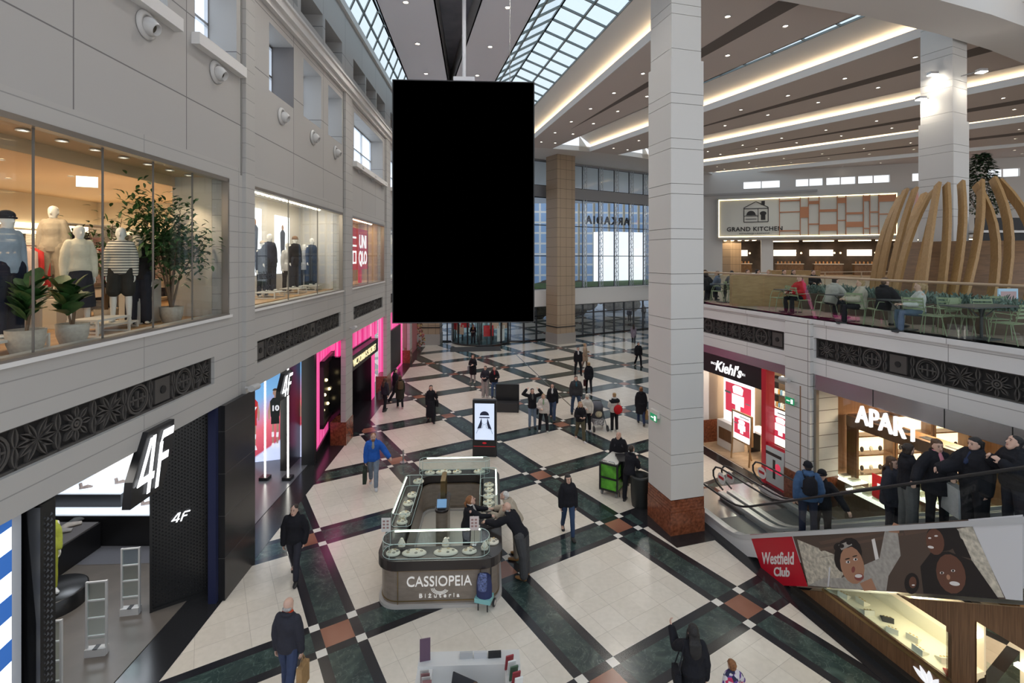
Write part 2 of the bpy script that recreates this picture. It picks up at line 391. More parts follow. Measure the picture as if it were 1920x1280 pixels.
# ---------------------------------------------------------------- decorative friezes
fr_back = mat('frieze_back', (.012, .011, .011), .7); fr_front = mat('frieze_lattice', (.075, .068, .063), .55)
def frieze(u0, u1, z0, z1, FM, label, y=-.12):
    m = MB(); m.box(u0, u1, y - .06, y, z0, z1, 0)
    h = z1 - z0; t0, t1 = y, y + .05; zc = (z0 + z1) / 2; L_ = u1 - u0
    m.box(u0, u1, t0, t1, z0, z0 + .035, 1); m.box(u0, u1, t0, t1, z1 - .035, z1, 1); m.box(u0, u0 + .04, t0, t1, z0, z1, 1); m.box(u1 - .04, u1, t0, t1, z0, z1, 1)
    def ring(cx, r, w_): 
        k = 20
        for i in range(k):
            a0, a1 = 2 * math.pi * i / k, 2 * math.pi * (i + 1) / k
            m.prism_y([(cx + q * math.cos(a), zc + q * math.sin(a)) for q, a in ((r, a0), (r, a1), (r - w_, a1), (r - w_, a0))], t0, t1, 1)
    def leaf(cx, cz, a, l, w_):
        ca, sa = math.cos(a), math.sin(a); n = 5; o_, i_ = [], []
        for k in range(n + 1):
            s_ = l * k / n; ww = w_ * math.sin(math.pi * k / n)
            o_.append((s_, ww)); i_.append((s_, -ww))
        for side in (o_, i_):
            for p, q in zip(side[:-1], side[1:]):
                qq = [(p[0], p[1] * 1), (q[0], q[1] * 1), (q[0], q[1] * .45), (p[0], p[1] * .45)]
                pts = [(cx + x * ca - z * sa, cz + x * sa + z * ca) for x, z in qq]
                if abs(q[1]) + abs(p[1]) > .001: m.prism_y(pts, t0, t1, 1)
    unit = h * 1.12; n = max(2, round(L_ / unit)); unit = L_ / n
    for i in range(n):
        cx = u0 + unit * (i + .5); k = i % 6; r = h * .44
        if k in (1, 5):     # roundel with a crossed bar
            ring(cx, r, .035); ring(cx, r * .78, .012)
            for dx in (-.45, 0, .45): m.box(cx + dx * r - .014, cx + dx * r + .014, t0, t1, zc - r * (.55 if dx == 0 else .3), zc + r * (.55 if dx == 0 else .3), 1)
            m.box(cx - r * .72, cx + r * .72, t0, t1, zc - .014, zc + .014, 1)
        elif k == 0:        # square plate
            m.box(cx - r * .8, cx + r * .8, t0, t1, zc - r * .85, zc + r * .85, 1); m.lathe([(.07, 0), (.07, .02)], 14, 0, Matrix.Translation((cx, t1 + .001, zc)) @ Matrix.Rotation(R(-90), 4, 'X'))
        elif k in (2, 4):   # leaf fan
            for sgn in (-1, 1):
                for a in (-60, -30, 0, 30, 60): leaf(cx, zc, R(a) + (0 if sgn > 0 else math.pi), r * 1.15, r * .17)
        else:               # rosette with woven lines
            for a in range(0, 360, 45): leaf(cx + r * .3 * math.cos(R(a)), zc + r * .3 * math.sin(R(a)), R(a), r * .75, r * .16)
            ring(cx, r * .38, .03); ring(cx, r * .18, .03)
        m.prism_y([(cx + unit / 2 - .02, z0), (cx + unit / 2 + .02, z0), (cx + unit / 2 + .05, z0 + h * .3), (cx + unit / 2 + .03, z0 + h * .3)], t0, t1, 1)
        leaf(cx + unit / 2, z0 + .02, R(90), h * .5, .05); leaf(cx + unit / 2, z1 - .02, R(-90), h * .5, .05)
    o = m.build('ornamental_frieze', [fr_back, fr_front]); o.matrix_world = FM
    return tag(o, label, 'frieze')
for (a, b_), d in zip(BAYS, ('nearest camera on left wall, above sports shop', 'second bay on left wall, above the athletes lightbox', 'third bay on left wall above the pink lingerie shop', 'fourth bay, small, on far left wall', 'last bay at far end of left wall')):
    frieze(a + .25, b_ - .25 if b_ > 11 else 10.4, 4.68, 5.24, LF, 'dark cut-metal ornamental frieze, ' + d)

# ---------------------------------------------------------------- ceiling
CX, CY, RAD = -7.8, 74.6, 36.5
ZS = 16.0
def P2(px, py, z=ZS): v = onz(px, py, z); return Vector((v.x, v.y))
def line(a, b_): return a, (b_ - a).normalized()
def at_r(ln, rad):      # where a line meets the circle of radius rad about C (near side)
    p, d = ln; c = Vector((CX, CY)); m = p - c; B = m.dot(d); q = B * B - (m.dot(m) - rad * rad)
    q = math.sqrt(max(q, 0)); c1, c2 = p + d * (-B - q), p + d * (-B + q)
    return c1 if c1.y < c2.y else c2
rafts = [  # (left edge line, right edge line)
    (line(P2(704, 0), P2(761, 143)), line(P2(816, 0), P2(840, 146))),
    (line(P2(902, 0), P2(852, 146)), line(P2(1014, 0), P2(931, 150))),
    (line(P2(1218, 79), P2(1002, 261)), line(P2(1210, 202), P2(1642, 13))),
    (line(P2(1305, 216), P2(1736, 67)), line(P2(1307, 257), P2(1740, 161))),
    (line(P2(1307, 281), P2(1742, 193)), line(P2(1307, 300), P2(1744, 240))),
    (line(P2(1307, 313), P2(1744, 253)), line(P2(1307, 325), P2(1744, 284))),
    (line(P2(1342, 330), P2(1745, 291)), None)]
RN = 72.0
m_ = MB(); slit = MB()
for i, (a, b_) in enumerate(rafts):
    p0, p1 = at_r(a, RAD), at_r(a, RN)
    if b_ is None: q0, q1 = Vector((60, p0.y + 4)), Vector((60, p1.y + 3))
    else: q0, q1 = at_r(b_, RAD), at_r(b_, RN)
    m_.prism([p0, p1, q1, q0], ZS, ZS + .05, 1 if i < 2 else 0)
    if 2 <= i < 6:      # narrow darker recess along the middle
        c0 = at_r(line((p0 + q0) / 2, (p1 + q1) / 2), RAD + 6); c1 = (p1 + q1) / 2; s_ = (q1 - p1) * .09
        slit.prism([c0, c1 - s_, c1 + s_], ZS - .012, ZS - .004)
struct(m_.build('ceiling', [raft_mat, mat('ceiling_raft_pale', (.86, .86, .94), .7)]), 'suspended ceiling rafts with downlights')
struct(slit.build('ceiling', mat('raft_recess', (.16, .14, .13), .8)), 'dark tapering slots in the ceiling rafts')
# dark wedge between the two central rafts
a, b_ = rafts[0][1], rafts[1][0]
m_ = MB(); m_.prism([at_r(a, RAD), at_r(a, RN), at_r(b_, RN), at_r(b_, RAD)], ZS + .9, ZS + 1.1)
for ln, s_ in ((a, -1), (b_, 1)):
    p, q = at_r(ln, RAD), at_r(ln, RN); m_.prism([p, q, q + Vector((.04 * s_, 0)), p + Vector((.04 * s_, 0))], ZS, ZS + 1)
struct(m_.build('ceiling', mat('wedge_grey', (.20, .21, .26), .6, noise=.15, nscale=2)), 'bluish grey recess between the two central rafts')
# flat round ceiling over the entrance
arc = [Vector((CX + RAD * math.sin(R(t)), CY - RAD * math.cos(R(t)))) for t in range(-12, 92, 3)]
m_ = MB(); m_.prism([Vector((-16, 60)), *arc, Vector((60, 80)), Vector((-16, 80))], ZS + .01, ZS + .4)
struct(m_.build('ceiling', white_ceil), 'flat white ceiling over the entrance hall')
# coves: inner sloped fascia, lip and light strip for rafts 2..6; skylight above each gap
strip_m = mat('cove_light_strip', (1, .82, .58), emit=13, ecol=(1, .76, .48))
cove_in = mat('cove_white', (.80, .77, .72), .7)
def seg(ln, off=0, z=0, r0=RAD, r1=RN):
    p, d = ln; n = Vector((d.y, -d.x))
    if n.x > 0: n = -n        # n points to the left side
    q = (p + n * off, d); u, v = at_r(q, r0), at_r(q, r1)
    return Vector((u.x, u.y, z)), Vector((v.x, v.y, z))
def sheet(mb, A, B_, th=.05, mi=0):
    (a0, a1), (b0, b1) = A, B_; up = Vector((0, 0, th)); vs = [a0, a1, b1, b0, a0 + up, a1 + up, b1 + up, b0 + up]
    mb.add(vs, [(0, 1, 2, 3), (7, 6, 5, 4), (0, 4, 5, 1), (1, 5, 6, 2), (2, 6, 7, 3), (3, 7, 4, 0)], mi)
lip = MB(); inn = MB(); stp = MB()
for i in range(2, 7):
    a = rafts[i][0]
    sheet(lip, seg(a, 0, ZS), seg(a, .06, ZS), .38)
    sheet(inn, seg(a, -.75, ZS + .20), seg(a, 1.05, ZS + 1.25)); sheet(inn, seg(a, .0, ZS + .02), seg(a, -.8, ZS + .20))
    sheet(stp, seg(a, -.02, ZS + .24), seg(a, -.14, ZS + .24), .03)
    # end wall of the cove by the round ceiling
    u, v = seg(a, 0, ZS)[0], seg(a, 1.05, ZS + 1.25)[0]
    inn.add([u, v, Vector((v.x, v.y, ZS)), u + Vector((0, 0, .05))], [(0, 1, 2), (0, 2, 1)])
struct(lip.build('ceiling', white_ceil), 'white lips of the ceiling coves')
struct(inn.build('ceiling', cove_in), 'cream cove faces washed by hidden light')
struct(stp.build('ceiling', strip_m), 'warm light strips hidden behind the cove lips')
# left gap + gaps: upstands and glazing bars
sk_glass = glass('skylight_glass', (.86, .95, .97), .06); mull = mat('skylight_bar', (.20, .23, .23), .5)
def skylight(A, Rg, B_, label, n=26, two=True):
    """gable glazing: eaves A, ridge Rg, eaves B (each a pair of points near->far)"""
    g = MB(); fr = MB()
    for E in (A, B_):
        g.add([E[0], E[1], Rg[1], Rg[0]], [(0, 1, 2, 3)])
        for k in range(n + 1):
            t = k / n; p, q = E[0].lerp(E[1], t), Rg[0].lerp(Rg[1], t); fr.bar(p, q, .055, .10)
        for t in ((0, .5, 1) if two else (0, 1)): fr.bar(E[0].lerp(Rg[0], t), E[1].lerp(Rg[1], t), .07, .10)
    o = thing('skylight', label, 'skylight'); o['kind'] = 'structure'
    g.build('pane', sk_glass, o); fr.build('glazing_bar', mull, o)
LW = [LF @ Vector((u, -.1, 17.2)) for u in (43, 3)]
e0 = seg(rafts[0][0], 0, 16.9); A = (LW[1], LW[0]); 
def near_far(s_): return (s_[1], s_[0])
B_ = near_far(e0); mid = tuple((p + q) / 2 + Vector((0, 0, 1.0)) for p, q in zip(A, B_))
skylight(A, mid, B_, 'long gabled glass skylight along the left wall', 30)
A = near_far(seg(rafts[1][1], 0, 16.9)); B_ = near_far(seg(rafts[2][0], 1.05, 17.3)); mid = tuple((p + q) / 2 + Vector((0, 0, .95)) for p, q in zip(A, B_))
skylight(A, mid, B_, 'wide gabled glass skylight right of the hanging screen', 30)
for i, nm in ((3, 'first'), (4, 'second'), (5, 'third'), (6, 'fourth')):
    A = near_far(seg(rafts[i - 1][1], 0, 17.0)); B_ = near_far(seg(rafts[i][0], 1.05, 17.3)); mid = tuple((p + q) / 2 + Vector((0, 0, .4)) for p, q in zip(A, B_))
    skylight(A, mid, B_, 'narrow skylight strip, %s over the food court' % nm, 22, False)
m_ = MB()
for i in range(0, 6):
    sheet(m_, seg(rafts[i][1], 0, ZS), seg(rafts[i][1], .06, ZS), 1.0)
for i in (0, 1): sheet(m_, seg(rafts[i][0], 0, ZS), seg(rafts[i][0], -.05, ZS), .92)
struct(m_.build('ceiling', white_ceil), 'white upstands at raft edges')
# ring beam over the pillars
m_ = MB(); ts = [9 + 3.2 * k for k in range(14)]
for t0, t1 in zip(ts[:-1], ts[1:]):
    pts = [(CX + r_ * math.sin(R(t)), CY - r_ * math.cos(R(t))) for r_, t in ((61.4, t0), (61.4, t1), (62.9, t1), (62.9, t0))]
    m_.prism(pts, 15.2, 17.6)
struct(m_.build('ceiling', white_ceil), 'deep white ring beam over the pillars')

# downlights in the rafts
dl_rim = mat('downlight_rim', (.8, .78, .75), .4); dl_on = mat('downlight_lamp', (1, .93, .82), emit=14, ecol=(1, .90, .76))
proto = None; dln = 0
def downlight(x, y, z, where, r=.085, grp=None):
    global proto, dln
    if proto is None:
        proto = thing('downlight', where, 'ceiling light', rz(x, y, z), grp)
        a = MB(); a.lathe([(.6, 0), (1, 0), (1.15, -.25), (.95, -.3), (.78, .0)], 14); a.build('rim', dl_rim, proto)
        a = MB(); a.lathe([(1e-4, -.02), (.85, -.02)], 14); a.build('lamp', dl_on, proto); o = proto
        o.matrix_world = rz(x, y, z, 0, r)
    else:
        o = dup(proto, rz(x, y, z, 0, r), None, where, grp)
    return o
RN_ = ['left central ceiling raft', 'right central ceiling raft', 'first raft right of the wide skylight', 'second raft over the food court', 'third raft over the food court', 'fourth raft over the food court', 'fifth raft over the food court']
for i, (a, b_) in enumerate(rafts):
    rows = (.28, .72) if i >= 2 else (.5,)
    for rr_ in rows:
        for k in range(10 if i < 2 else 11):
            rad = (38.5 + 2.9 * k) if i >= 2 else (38 + 3.3 * k)
            p = at_r(a, rad); q = at_r(b_, rad) if b_ else p + Vector((4.5, 3))
            c_ = p.lerp(q, rr_)
            if c_.y < 9: continue
            downlight(c_.x, c_.y, ZS - .005, 'small round lit downlight in the ' + RN_[i], .105, 'downlights in the ' + RN_[i])

# ---------------------------------------------------------------- pillars
def pillar(name, cx, cy, ang, w_, d_, z0, z1, label, foot=True, tan_=False):
    m = MB(rz(cx, cy, 0, ang)); z = z0 + (.92 if foot else 0); k = 0; hs = (.92, .27)
    if foot:
        m.box(-w_ / 2 - .02, w_ / 2 + .02, -d_ / 2 - .02, d_ / 2 + .02, z0, z0 + .60, 1)
        for q in range(4): m.box(-w_ / 2 - .01, w_ / 2 + .01, -d_ / 2 - .01, d_ / 2 + .01, z0 + .61 + q * .08, z0 + .68 + q * .08, 1)
        m.box(-w_ / 2, w_ / 2, -d_ / 2, d_ / 2, z0, z, 1)
    while z < z1 - .01:
        h = min(hs[k % 2], z1 - z); s_ = .0 if z < 12.3 else .045
        m.box(-w_ / 2 + s_, w_ / 2 - s_, -d_ / 2 + s_, d_ / 2 - s_, z + .012, z + h, 0)
        m.box(-w_ / 2 + s_ + .02, w_ / 2 - s_ - .02, -d_ / 2 + s_ + .02, d_ / 2 - s_ - .02, z, z + .012, 2); z += h; k += 1
    o = m.build(name, [mat('pillar_cladding', (.60, .585, .56), .45), granite, mat('joint_dark', (.10, .09, .08), .8)])
    return struct(o, label)
pillar('pillar', 4.50, 13.75, R(15.2), .99, 1.12, 0, 17, 'huge square white clad pillar with red granite foot')
pillar('pillar', 16.35, 18.9, R(25), 1.1, 1.1, 5.5, 16, 'white clad pillar standing on the food court', False)

for i, (fx, rads) in enumerate((((0, 1), (42, 49, 56, 63)), ((2, 3), (41, 49, 57)), ((4, 5), (44, 52, 60)))):
    for j in fx:
        for rad in rads:
            a, b_ = rafts[j]; p = at_r(a, rad); q = at_r(b_, rad); c_ = (p + q) / 2
            light('downlight_beam', 'SPOT', (c_.x, c_.y, ZS - .05), 560 if i == 0 else 720, (1, .95, .88), .4, None, (0, 0, 0), 2.5)
FL = 5.5     # upper floor level
def ry(px): return 12.6 / ((px - 960) / F_PX + .27)          # depth at which a direction meets the right facade
def ru(px): return ry(px) * 1.0358
# ---------------------------------------------------------------- glazed entrance facade
GF = frame(5.5, 46.1, .8507, .5257)
GL = frame(1.0, 43.32, -1, .01, -1)     # left leg, local x runs to the left, y towards the hall
tan_stone = jointed('tan_stone', (.36, .27, .185), .62, .82, (.12, .09, .06), .014, off=0, rough=.4)
spandrel = mat('spandrel_grey', (.30, .31, .33), .5)
gl_fac = glass('facade_glass', (.94, .97, 1), .10)
white_beam = mat('white_beam', (.68, .67, .66), .5)
def facade(FM, u0, u1, side, mull_u):
    m = MB(); m.box(u0, u1, -.35, .1, 12.7, 13.7); m.box(u0, u1, -.2, .1, 15.85, 16.1)
    o = struct(m.build('wall_back', spandrel), 'grey spandrel band of the entrance facade ' + side); o.matrix_world = FM
    m = MB(); m.box(u0, u1, -.6, 1.1, 3.1, 4.5); m.box(u0, u1, -.6, .3, 2.98, 3.1)
    o = struct(m.build('wall_back', white_beam), 'white canopy beam across the entrance facade ' + side); o.matrix_world = FM
    t = thing('window_facade', 'tall steel truss glazing of the entrance facade, ' + side, 'window', FM); t['kind'] = 'structure'
    g = MB(); g.box(u0, u1, -.02, 0, 4.5, 12.7); g.box(u0, u1, -.02, 0, 13.7, 15.9); g.box(u0, u1, -.02, 0, 0.05, 3)
    g.build('pane', gl_fac, t)
    fr = MB(); tr = MB()
    for z in (4.52, 7.46, 10.2, 12.65, 13.72, 15.85): fr.box(u0, u1, -.04, .05, z - .035, z + .035)
    for u in mull_u:
        fr.box(u - .03, u + .03, -.04, .04, 4.5, 16)
        for z0, z1 in ((4.5, 12.7), (13.7, 15.9)):
            for d in (-.14, .14): tr.box(u + d - .022, u + d + .022, .42, .47, z0, z1)
            tr.box(u - .022, u + .022, .08, .13, z0, z1)
            k = 0; z = z0
            while z + .4 < z1:
                s_ = .14 if k % 2 else -.14
                tr.bar((u + s_, .44, z), (u - s_, .44, z + .4), .03, .03); tr.bar((u, .1, z), (u + s_, .44, z + .4), .03, .03); z += .4; k += 1
    fr.build('frame', dark_metal, t); tr.build('steel_truss', mat('truss_steel', (.42, .45, .48), .35, .8), t)
    d = MB(); u = u0; k = 0
    for u in [u0 + .03 + i * 1.32 for i in range(int((u1 - u0) / 1.32) + 1)]:
        d.box(u - .045, u + .045, -.08, .09, 0, 3)
    for z in (.06, 2.15, 2.95): d.box(u0, u1, -.06, .07, z - .05, z + .05)
    d.build('door_frame', dark_metal, t)
facade(GF, -5.3, 25, 'right leg', [1.3 + 2.0 * k for k in range(-3, 12)])
facade(GL, 0, 9.2, 'left leg', [.6 + 2.0 * k for k in range(5)])
def tan_col(M, label, z0=0):
    m = MB(); m.box(-.95, .95, -.8, .8, z0, 16)
    o = struct(m.build('pillar', tan_stone), label); o.matrix_world = M
    m = MB(); m.box(-.99, .99, -.84, .84, z0, z0 + .9); m.box(-1.0, 1.0, -.85, .85, z0 + 1.42, z0 + 1.5, 1)
    o = struct(m.build('pillar', [mat('grey_stone', (.33, .31, .29), .5), black_m])); o.matrix_world = M
tan_col(GF @ rz(-2.75, 1.95), 'tan stone pillar by the entrance glazing')
tan_col(GF @ rz(20.6, 2.0), 'tan stone pillar at far right of the entrance glazing')
tan_col(GL @ rz(8.0, .9), 'tan stone pillar at the far left corner')
# mirrored sign letters seen from inside
sg = text('sign_lettering', 'ARKADIA', tmat(GF, 5.0, -.5, 10.55, -1), 1.15, mat('sign_dark', (.02, .025, .04), .5), ext=.08, space=1.25)
tag(sg, 'large dark sign letters seen from behind through the entrance glazing', 'sign')
# outdoors
ex = MB(); ex.prism([(-60, 43.6), (1.0, 43.6), (40, 67.5), (90, 98), (90, 200), (-60, 200)], -.35, -.02)
struct(ex.build('floor', jointed('pavement', (.55, .58, .62), 3, 3, (.20, .21, .23), .05, 'xy')), 'grey paved square outside')
ex = MB(); ex.prism([(3.2, 45.2), (30, 61.8), (27, 70), (0, 53)], 4.3, 4.5)
o = ex.build('grass_roof', mat('grass', (.10, .19, .05), .9, noise=.4, nscale=9)); tag(o, 'strip of green grass on the canopy roof outside', 'grass')
win_blue = jointed('office_windows', (.34, .48, .68), 1.5, 2.0, (.78, .76, .70), .18, 'xz', rough=.2)
for nm, lab, M, dims, mm in (
    ('office_building', 'long office building with blue windows across the square', rz(-14, 92, 0, R(8)), (44, 12, 18.5), win_blue),
    ('office_building', 'pale tall building right of the office block', rz(32, 84, 0, R(30)), (22, 10, 15), jointed('white_facade', (.78, .80, .84), 2.6, 3.1, (.45, .5, .58), .25, 'xz'))):
    t = thing(nm, lab, 'building', M); a = MB(); a.box(0, dims[0], 0, dims[1], 0, dims[2]); a.build('wall', mm, t)
    a = MB(); a.box(-.2, dims[0] + .2, -.3, dims[1], dims[2], dims[2] + .6)
    for k in range(int(dims[0] // 3)): a.box(3 * k, 3 * k + .25, -.25, 0, 0, dims[2])
    a.build('cornice_and_fins', mat('ochre_fin', (.36, .30, .20), .6), t)
lou = MB()
for k in range(30): lou.box(0, 12, 0, .4, 9.4 + k * .42, 9.6 + k * .42)
for k in range(5): lou.box(k * 3 - .1, k * 3 + .1, .4, .6, 0, 22)
o = lou.build('louvre_tower', mat('louvre_grey', (.22, .23, .25), .5)); o.matrix_world = rz(18.6, 66, 0, R(20)); tag(o, 'grey louvred stair tower outside the glazing', 'building')
a = MB(); a.box(-3.2, 3.2, 0, 2, 3.5, 10.5); o = a.build('bright_area_block', mat('bright_block_white', (.95, .95, 1), .5, emit=1.1, ecol=(.93, .96, 1))); o.matrix_world = rz(at(1158, 0, 66).x, 62, 0, R(25)); tag(o, 'glowing white block added for the bright area in the square outside', 'building')  # added emissive block, stands in for a bright white area outdoors
hb = MB()
for i in range(44):
    a_ = random.random(); p = Vector((2 + 30 * a_, 60 + 20 * a_ + random.uniform(-1, 1), random.uniform(.6, 3.4))); hb.ell(p, (random.uniform(1, 1.8), 1.2, random.uniform(.8, 1.7)), 0, 8, 6)
o = hb.build('hedge', mat('bare_hedge', (.11, .10, .075), .95, noise=.5, nscale=2, bump=1, bscale=4)); tag(o, 'brownish winter hedge across the square', 'hedge', kind='stuff')

# revolving door at the corner of the facade
rv = thing('revolving_door', 'round dark framed revolving door with red posters', 'door', rz(-2.7, 43.6)); rv['kind'] = 'thing'
a = MB(); a.lathe([(2.55, 2.55), (2.6, 2.55), (2.6, 3.0), (2.5, 3.0)], 40); a.lathe([(2.5, .001), (2.6, .001), (2.6, .12), (2.5, .12)], 40); a.disc((0, 0, 2.9), 2.5, .1, 0, 40)
for k in range(16):
    q = 2 * math.pi * k / 16; a.box(2.5, 2.6, -.05, .05, .1, 2.6, 0, Matrix.Rotation(q, 4, 'Z'))
for q in (15, 105, 195, 285): a.box(.1, 2.4, -.03, .03, .02, .1, 0, Matrix.Rotation(R(q), 4, 'Z')); a.box(2.36, 2.42, -.03, .03, .02, 2.5, 0, Matrix.Rotation(R(q), 4, 'Z'))
a.lathe([(.1, 0), (.1, 2.6)], 12); a.build('frame', dark_metal, rv)
a = MB(); a.lathe([(2.55, .12), (2.55, 2.55)], 40); 
for q in (15, 105, 195, 285): a.box(.1, 2.4, -.01, .01, .05, 2.5, 0, Matrix.Rotation(R(q), 4, 'Z'))
a.build('glass', clear, rv)
red_p = mat('poster_red', (.55, .02, .03), .5); skin_p = mat('poster_tan', (.62, .42, .32), .6)
a = MB()
for q, z0, z1, mi in ((-150, 1.2, 2.2, 0), (-132, .9, 1.7, 1), (-120, 1.5, 2.5, 0), (-72, .8, 1.7, 0), (-60, 1.4, 2.4, 1), (-30, 1.3, 2.1, 1), (-44, .3, 1.6, 2)):
    a.box(2.42, 2.46, -.42, .42, z0, z1, mi, Matrix.Rotation(R(q), 4, 'Z'))
a.build('poster', [red_p, skin_p, mat('poster_white', (.8, .8, .82), .5)], rv)

# ---------------------------------------------------------------- upper floor and right facade
deck_pts = [(12.6 - .27 * 2, 2), (12.6 - .27 * 19.4, 19.4), (7.05, 21), (7.2, 23), (17.0, 53.2), (62, 60), (62, 2)]
m_ = MB(); m_.prism(deck_pts, 5.1, FL)
struct(m_.build('floor', wood('deck_floor', (.30, .24, .18), (.22, .17, .13), .7, (1, .3, 1), 2)), 'upper food court floor')
m_ = MB(); m_.prism([(x + .03, y) for x, y in deck_pts], 4.0, 5.1)
FR1 = (ru(1470), ru(1314)); FR2 = (4.2, ru(1527))
m_ = MB(); wall_with_holes(2.0, 20.3, 3.95, 5.52, [(*FR2, 4.42, 5.0), (*FR1, 4.42, 5.0)], -.4, 0, 0, m_)
m_.box(2, 20.3, -.4, .06, 5.40, 5.52)
course_r = jointed('right_courses', (.74, .72, .71), 3.1, .345, (.34, .32, .31), .008, shift=(1, .2))
o = struct(m_.build('wall_right', course_r), 'pale coursed band below the food court rail'); o.matrix_world = RF
frieze(*FR1, 4.42, 5.0, RF @ Matrix.Identity(4), 'dark cut-metal ornamental frieze, right side above the skincare shop')
frieze(*FR2, 4.42, 5.0, RF, 'dark cut-metal ornamental frieze, right side above the jeweller')
m_ = MB(); m_.prism([deck_pts[1], deck_pts[2], deck_pts[3], deck_pts[4], (17.5, 53), (8, 23), (7.9, 19.5)], 3.9, FL)
struct(m_.build('wall_right', white_beam), 'curved white deck edge behind the big pillar')
# pilaster between the two right shops
m_ = MB(); u0, u1 = ru(1525), ru(1478); m_.box(u0, u1, -.9, .12, .9, 5.5)
z = .9
o = struct(m_.build('pillar', jointed('pilaster_clad', (.72, .705, .68), 5, .36, (.2, .18, .16), .010, shift=(0, .02))), 'white pilaster between skincare shop and jeweller'); o.matrix_world = RF
m_ = MB(); m_.box(u0 - .02, u1 + .02, -.9, .15, 0, .9); o = struct(m_.build('pillar', granite)); o.matrix_world = RF
m_ = MB(); m_.box(20.3, 21.2, -.9, .12, .9, 4.0); m_.box(20.28, 21.22, -.9, .15, 0, .9, 1); o = struct(m_.build('pillar', [white_wall, granite])); o.matrix_world = RF
# rail
rl = thing('glass_balustrade', 'glass balustrade with slim tan handrail along the food court edge', 'railing')
rail_m = mat('tan_handrail', (.40, .30, .20), .35, .2); bal_glass = glass('balustrade_glass', (.86, .93, .90), .10)
g = MB(); h = MB(); c_ = MB()
pl = [RF @ Vector((2.0, -.06, 0)), RF @ Vector((19.9, -.06, 0)), Vector((7.12, 21, 0)), Vector((7.3, 23, 0)), Vector((17.1, 53, 0))]
for p, q in zip(pl[:-1], pl[1:]):
    n = max(1, round((q - p).length / 1.45))
    for k in range(n):
        a, b_ = p.lerp(q, k / n), p.lerp(q, (k + 1) / n); e = (b_ - a).normalized() * .012
        g.quad(a + e + Vector((0, 0, FL - .02)), b_ - e + Vector((0, 0, FL - .02)), b_ - e + Vector((0, 0, FL + 1.2)), a + e + Vector((0, 0, FL + 1.2)))
h.tube([p + Vector((0, 0, FL + 1.24)) for p in pl], .032, 10)
g.build('glass_panel', bal_glass, rl); h.build('handrail', rail_m, rl)

# ---------------------------------------------------------------- grand kitchen wall
KF = frame(21.4, 52.0, 14.1, -5.6)
m_ = MB()
wall_with_holes(-3, 60, FL, 16.2, [(a, a + w_, 14.35, 15.05) for a, w_ in ((2.5, 3.3), (7.2, 2.3), (9.8, 2.4), (12.4, 2.5), (16.6, 3.0), (22, 2.2), (25.2, 2.2), (28.2, 2.6))] + [(.5, 4.1, FL, 9.1), (5.2, 16.0, FL, 9.1), (17, 30, FL, 9.1), (31, 42, FL, 9.1)], -.4, 0, 0, m_)
o = struct(m_.build('wall_right', white_wall), 'white end wall of the food court'); o.matrix_world = KF
m_ = MB()
for a, w_ in ((2.5, 3.3), (7.2, 2.3), (9.8, 2.4), (12.4, 2.5), (16.6, 3.0), (22, 2.2), (25.2, 2.2), (28.2, 2.6)):
    m_.box(a, a + w_, -.38, -.34, 14.35, 15.05, 1); m_.box(a + w_ / 2 - .04, a + w_ / 2 + .04, -.36, -.2, 14.35, 15.05)
o = struct(m_.build('window_20', [white_ceil, mat('day_window', (.9, .95, 1), .4, emit=1.0, ecol=(.9, .95, 1))])); o.matrix_world = KF
m_ = MB(); m_.box(-3, 9, 0, .25, 13.75, 13.95); m_.box(16, 22, 0, .25, 13.5, 13.7)
o = struct(m_.build('trim_5', mat('rail_grey', (.42, .41, .40), .5))); o.matrix_world = KF
# sign box
gk = thing('grand_kitchen_sign', 'wide backlit GRAND KITCHEN sign with copper and white panels', 'sign', KF @ rz(0, 0, 0))
warm_line = mat('warm_led_line', (1, .85, .5), emit=5, ecol=(1, .78, .42))
a = MB(); a.box(.0, 15.4, .35, .45, 9.3, 13.35); a.box(0, 15.4, .45, .6, 13.25, 13.4); a.box(0, 15.4, .45, .6, 9.25, 9.4); a.box(0, .12, .45, .6, 9.3, 13.4); a.box(15.3, 15.45, .45, .6, 9.3, 13.4)
a.box(-.05, 15.5, 0, .35, 9.2, 13.45)
a.build('panel', mat('sign_white', (.66, .67, .62), .5), gk)
a = MB()
for x0, x1, z0, z1 in ((.12, 15.3, 13.19, 13.25), (.12, 15.3, 9.4, 9.46), (.12, .18, 9.4, 13.25), (15.24, 15.3, 9.4, 13.25)): a.box(x0, x1, .46, .5, z0, z1)
a.build('led_line', warm_line, gk)
cop = mat('copper_tile', (.45, .20, .10), .35, .3); a = MB(); xs = [5.7, 7.5, 8.2, 9.1, 10.6, 11.3, 12.7, 13.2, 13.9, 15.2]
for x in xs: a.box(x - .03, x + .03, .45, .56, 9.5, 13.2)
for j, (x0, x1) in enumerate(zip(xs[:-1], xs[1:])):
    for z, h_ in (((12.85, .12), (11.75, .1), (9.9, .12)), ((11.2, 1.0), (12.2, .06)), ((12.5, .3), (10.5, .12)), ((11.7, .25), (9.9, .6)), ((12.5, .5), (10.8, .1)), ((11.4, .2), (10.2, .5)), ((12.6, .5), (10.0, .1)), ((11.5, .12), (10.2, .1)), ((12.5, .6), (11.3, .1)))[j]:
        a.box(x0, x1, .45, .54, z, z + h_)
a.build('copper_grid', cop, gk)
ink = mat('sign_ink', (.015, .015, .015), .5)
KT = KF @ rz(2.9, .47, 0) @ Matrix.Rotation(R(180), 4, 'Z')
text('lettering', 'GRAND KITCHEN', tmat(KF, 3.45, .47, 10.0), .60, ink, gk, .02, bold=.012, space=1.08)
text('small_lettering', '- RESTAURACJE + KAWIARNIE -', tmat(KF, 3.45, .47, 9.68), .2, ink, gk, .02, space=1.1)
a = MB(); f0, f1 = .46, .5     # little house pictogram
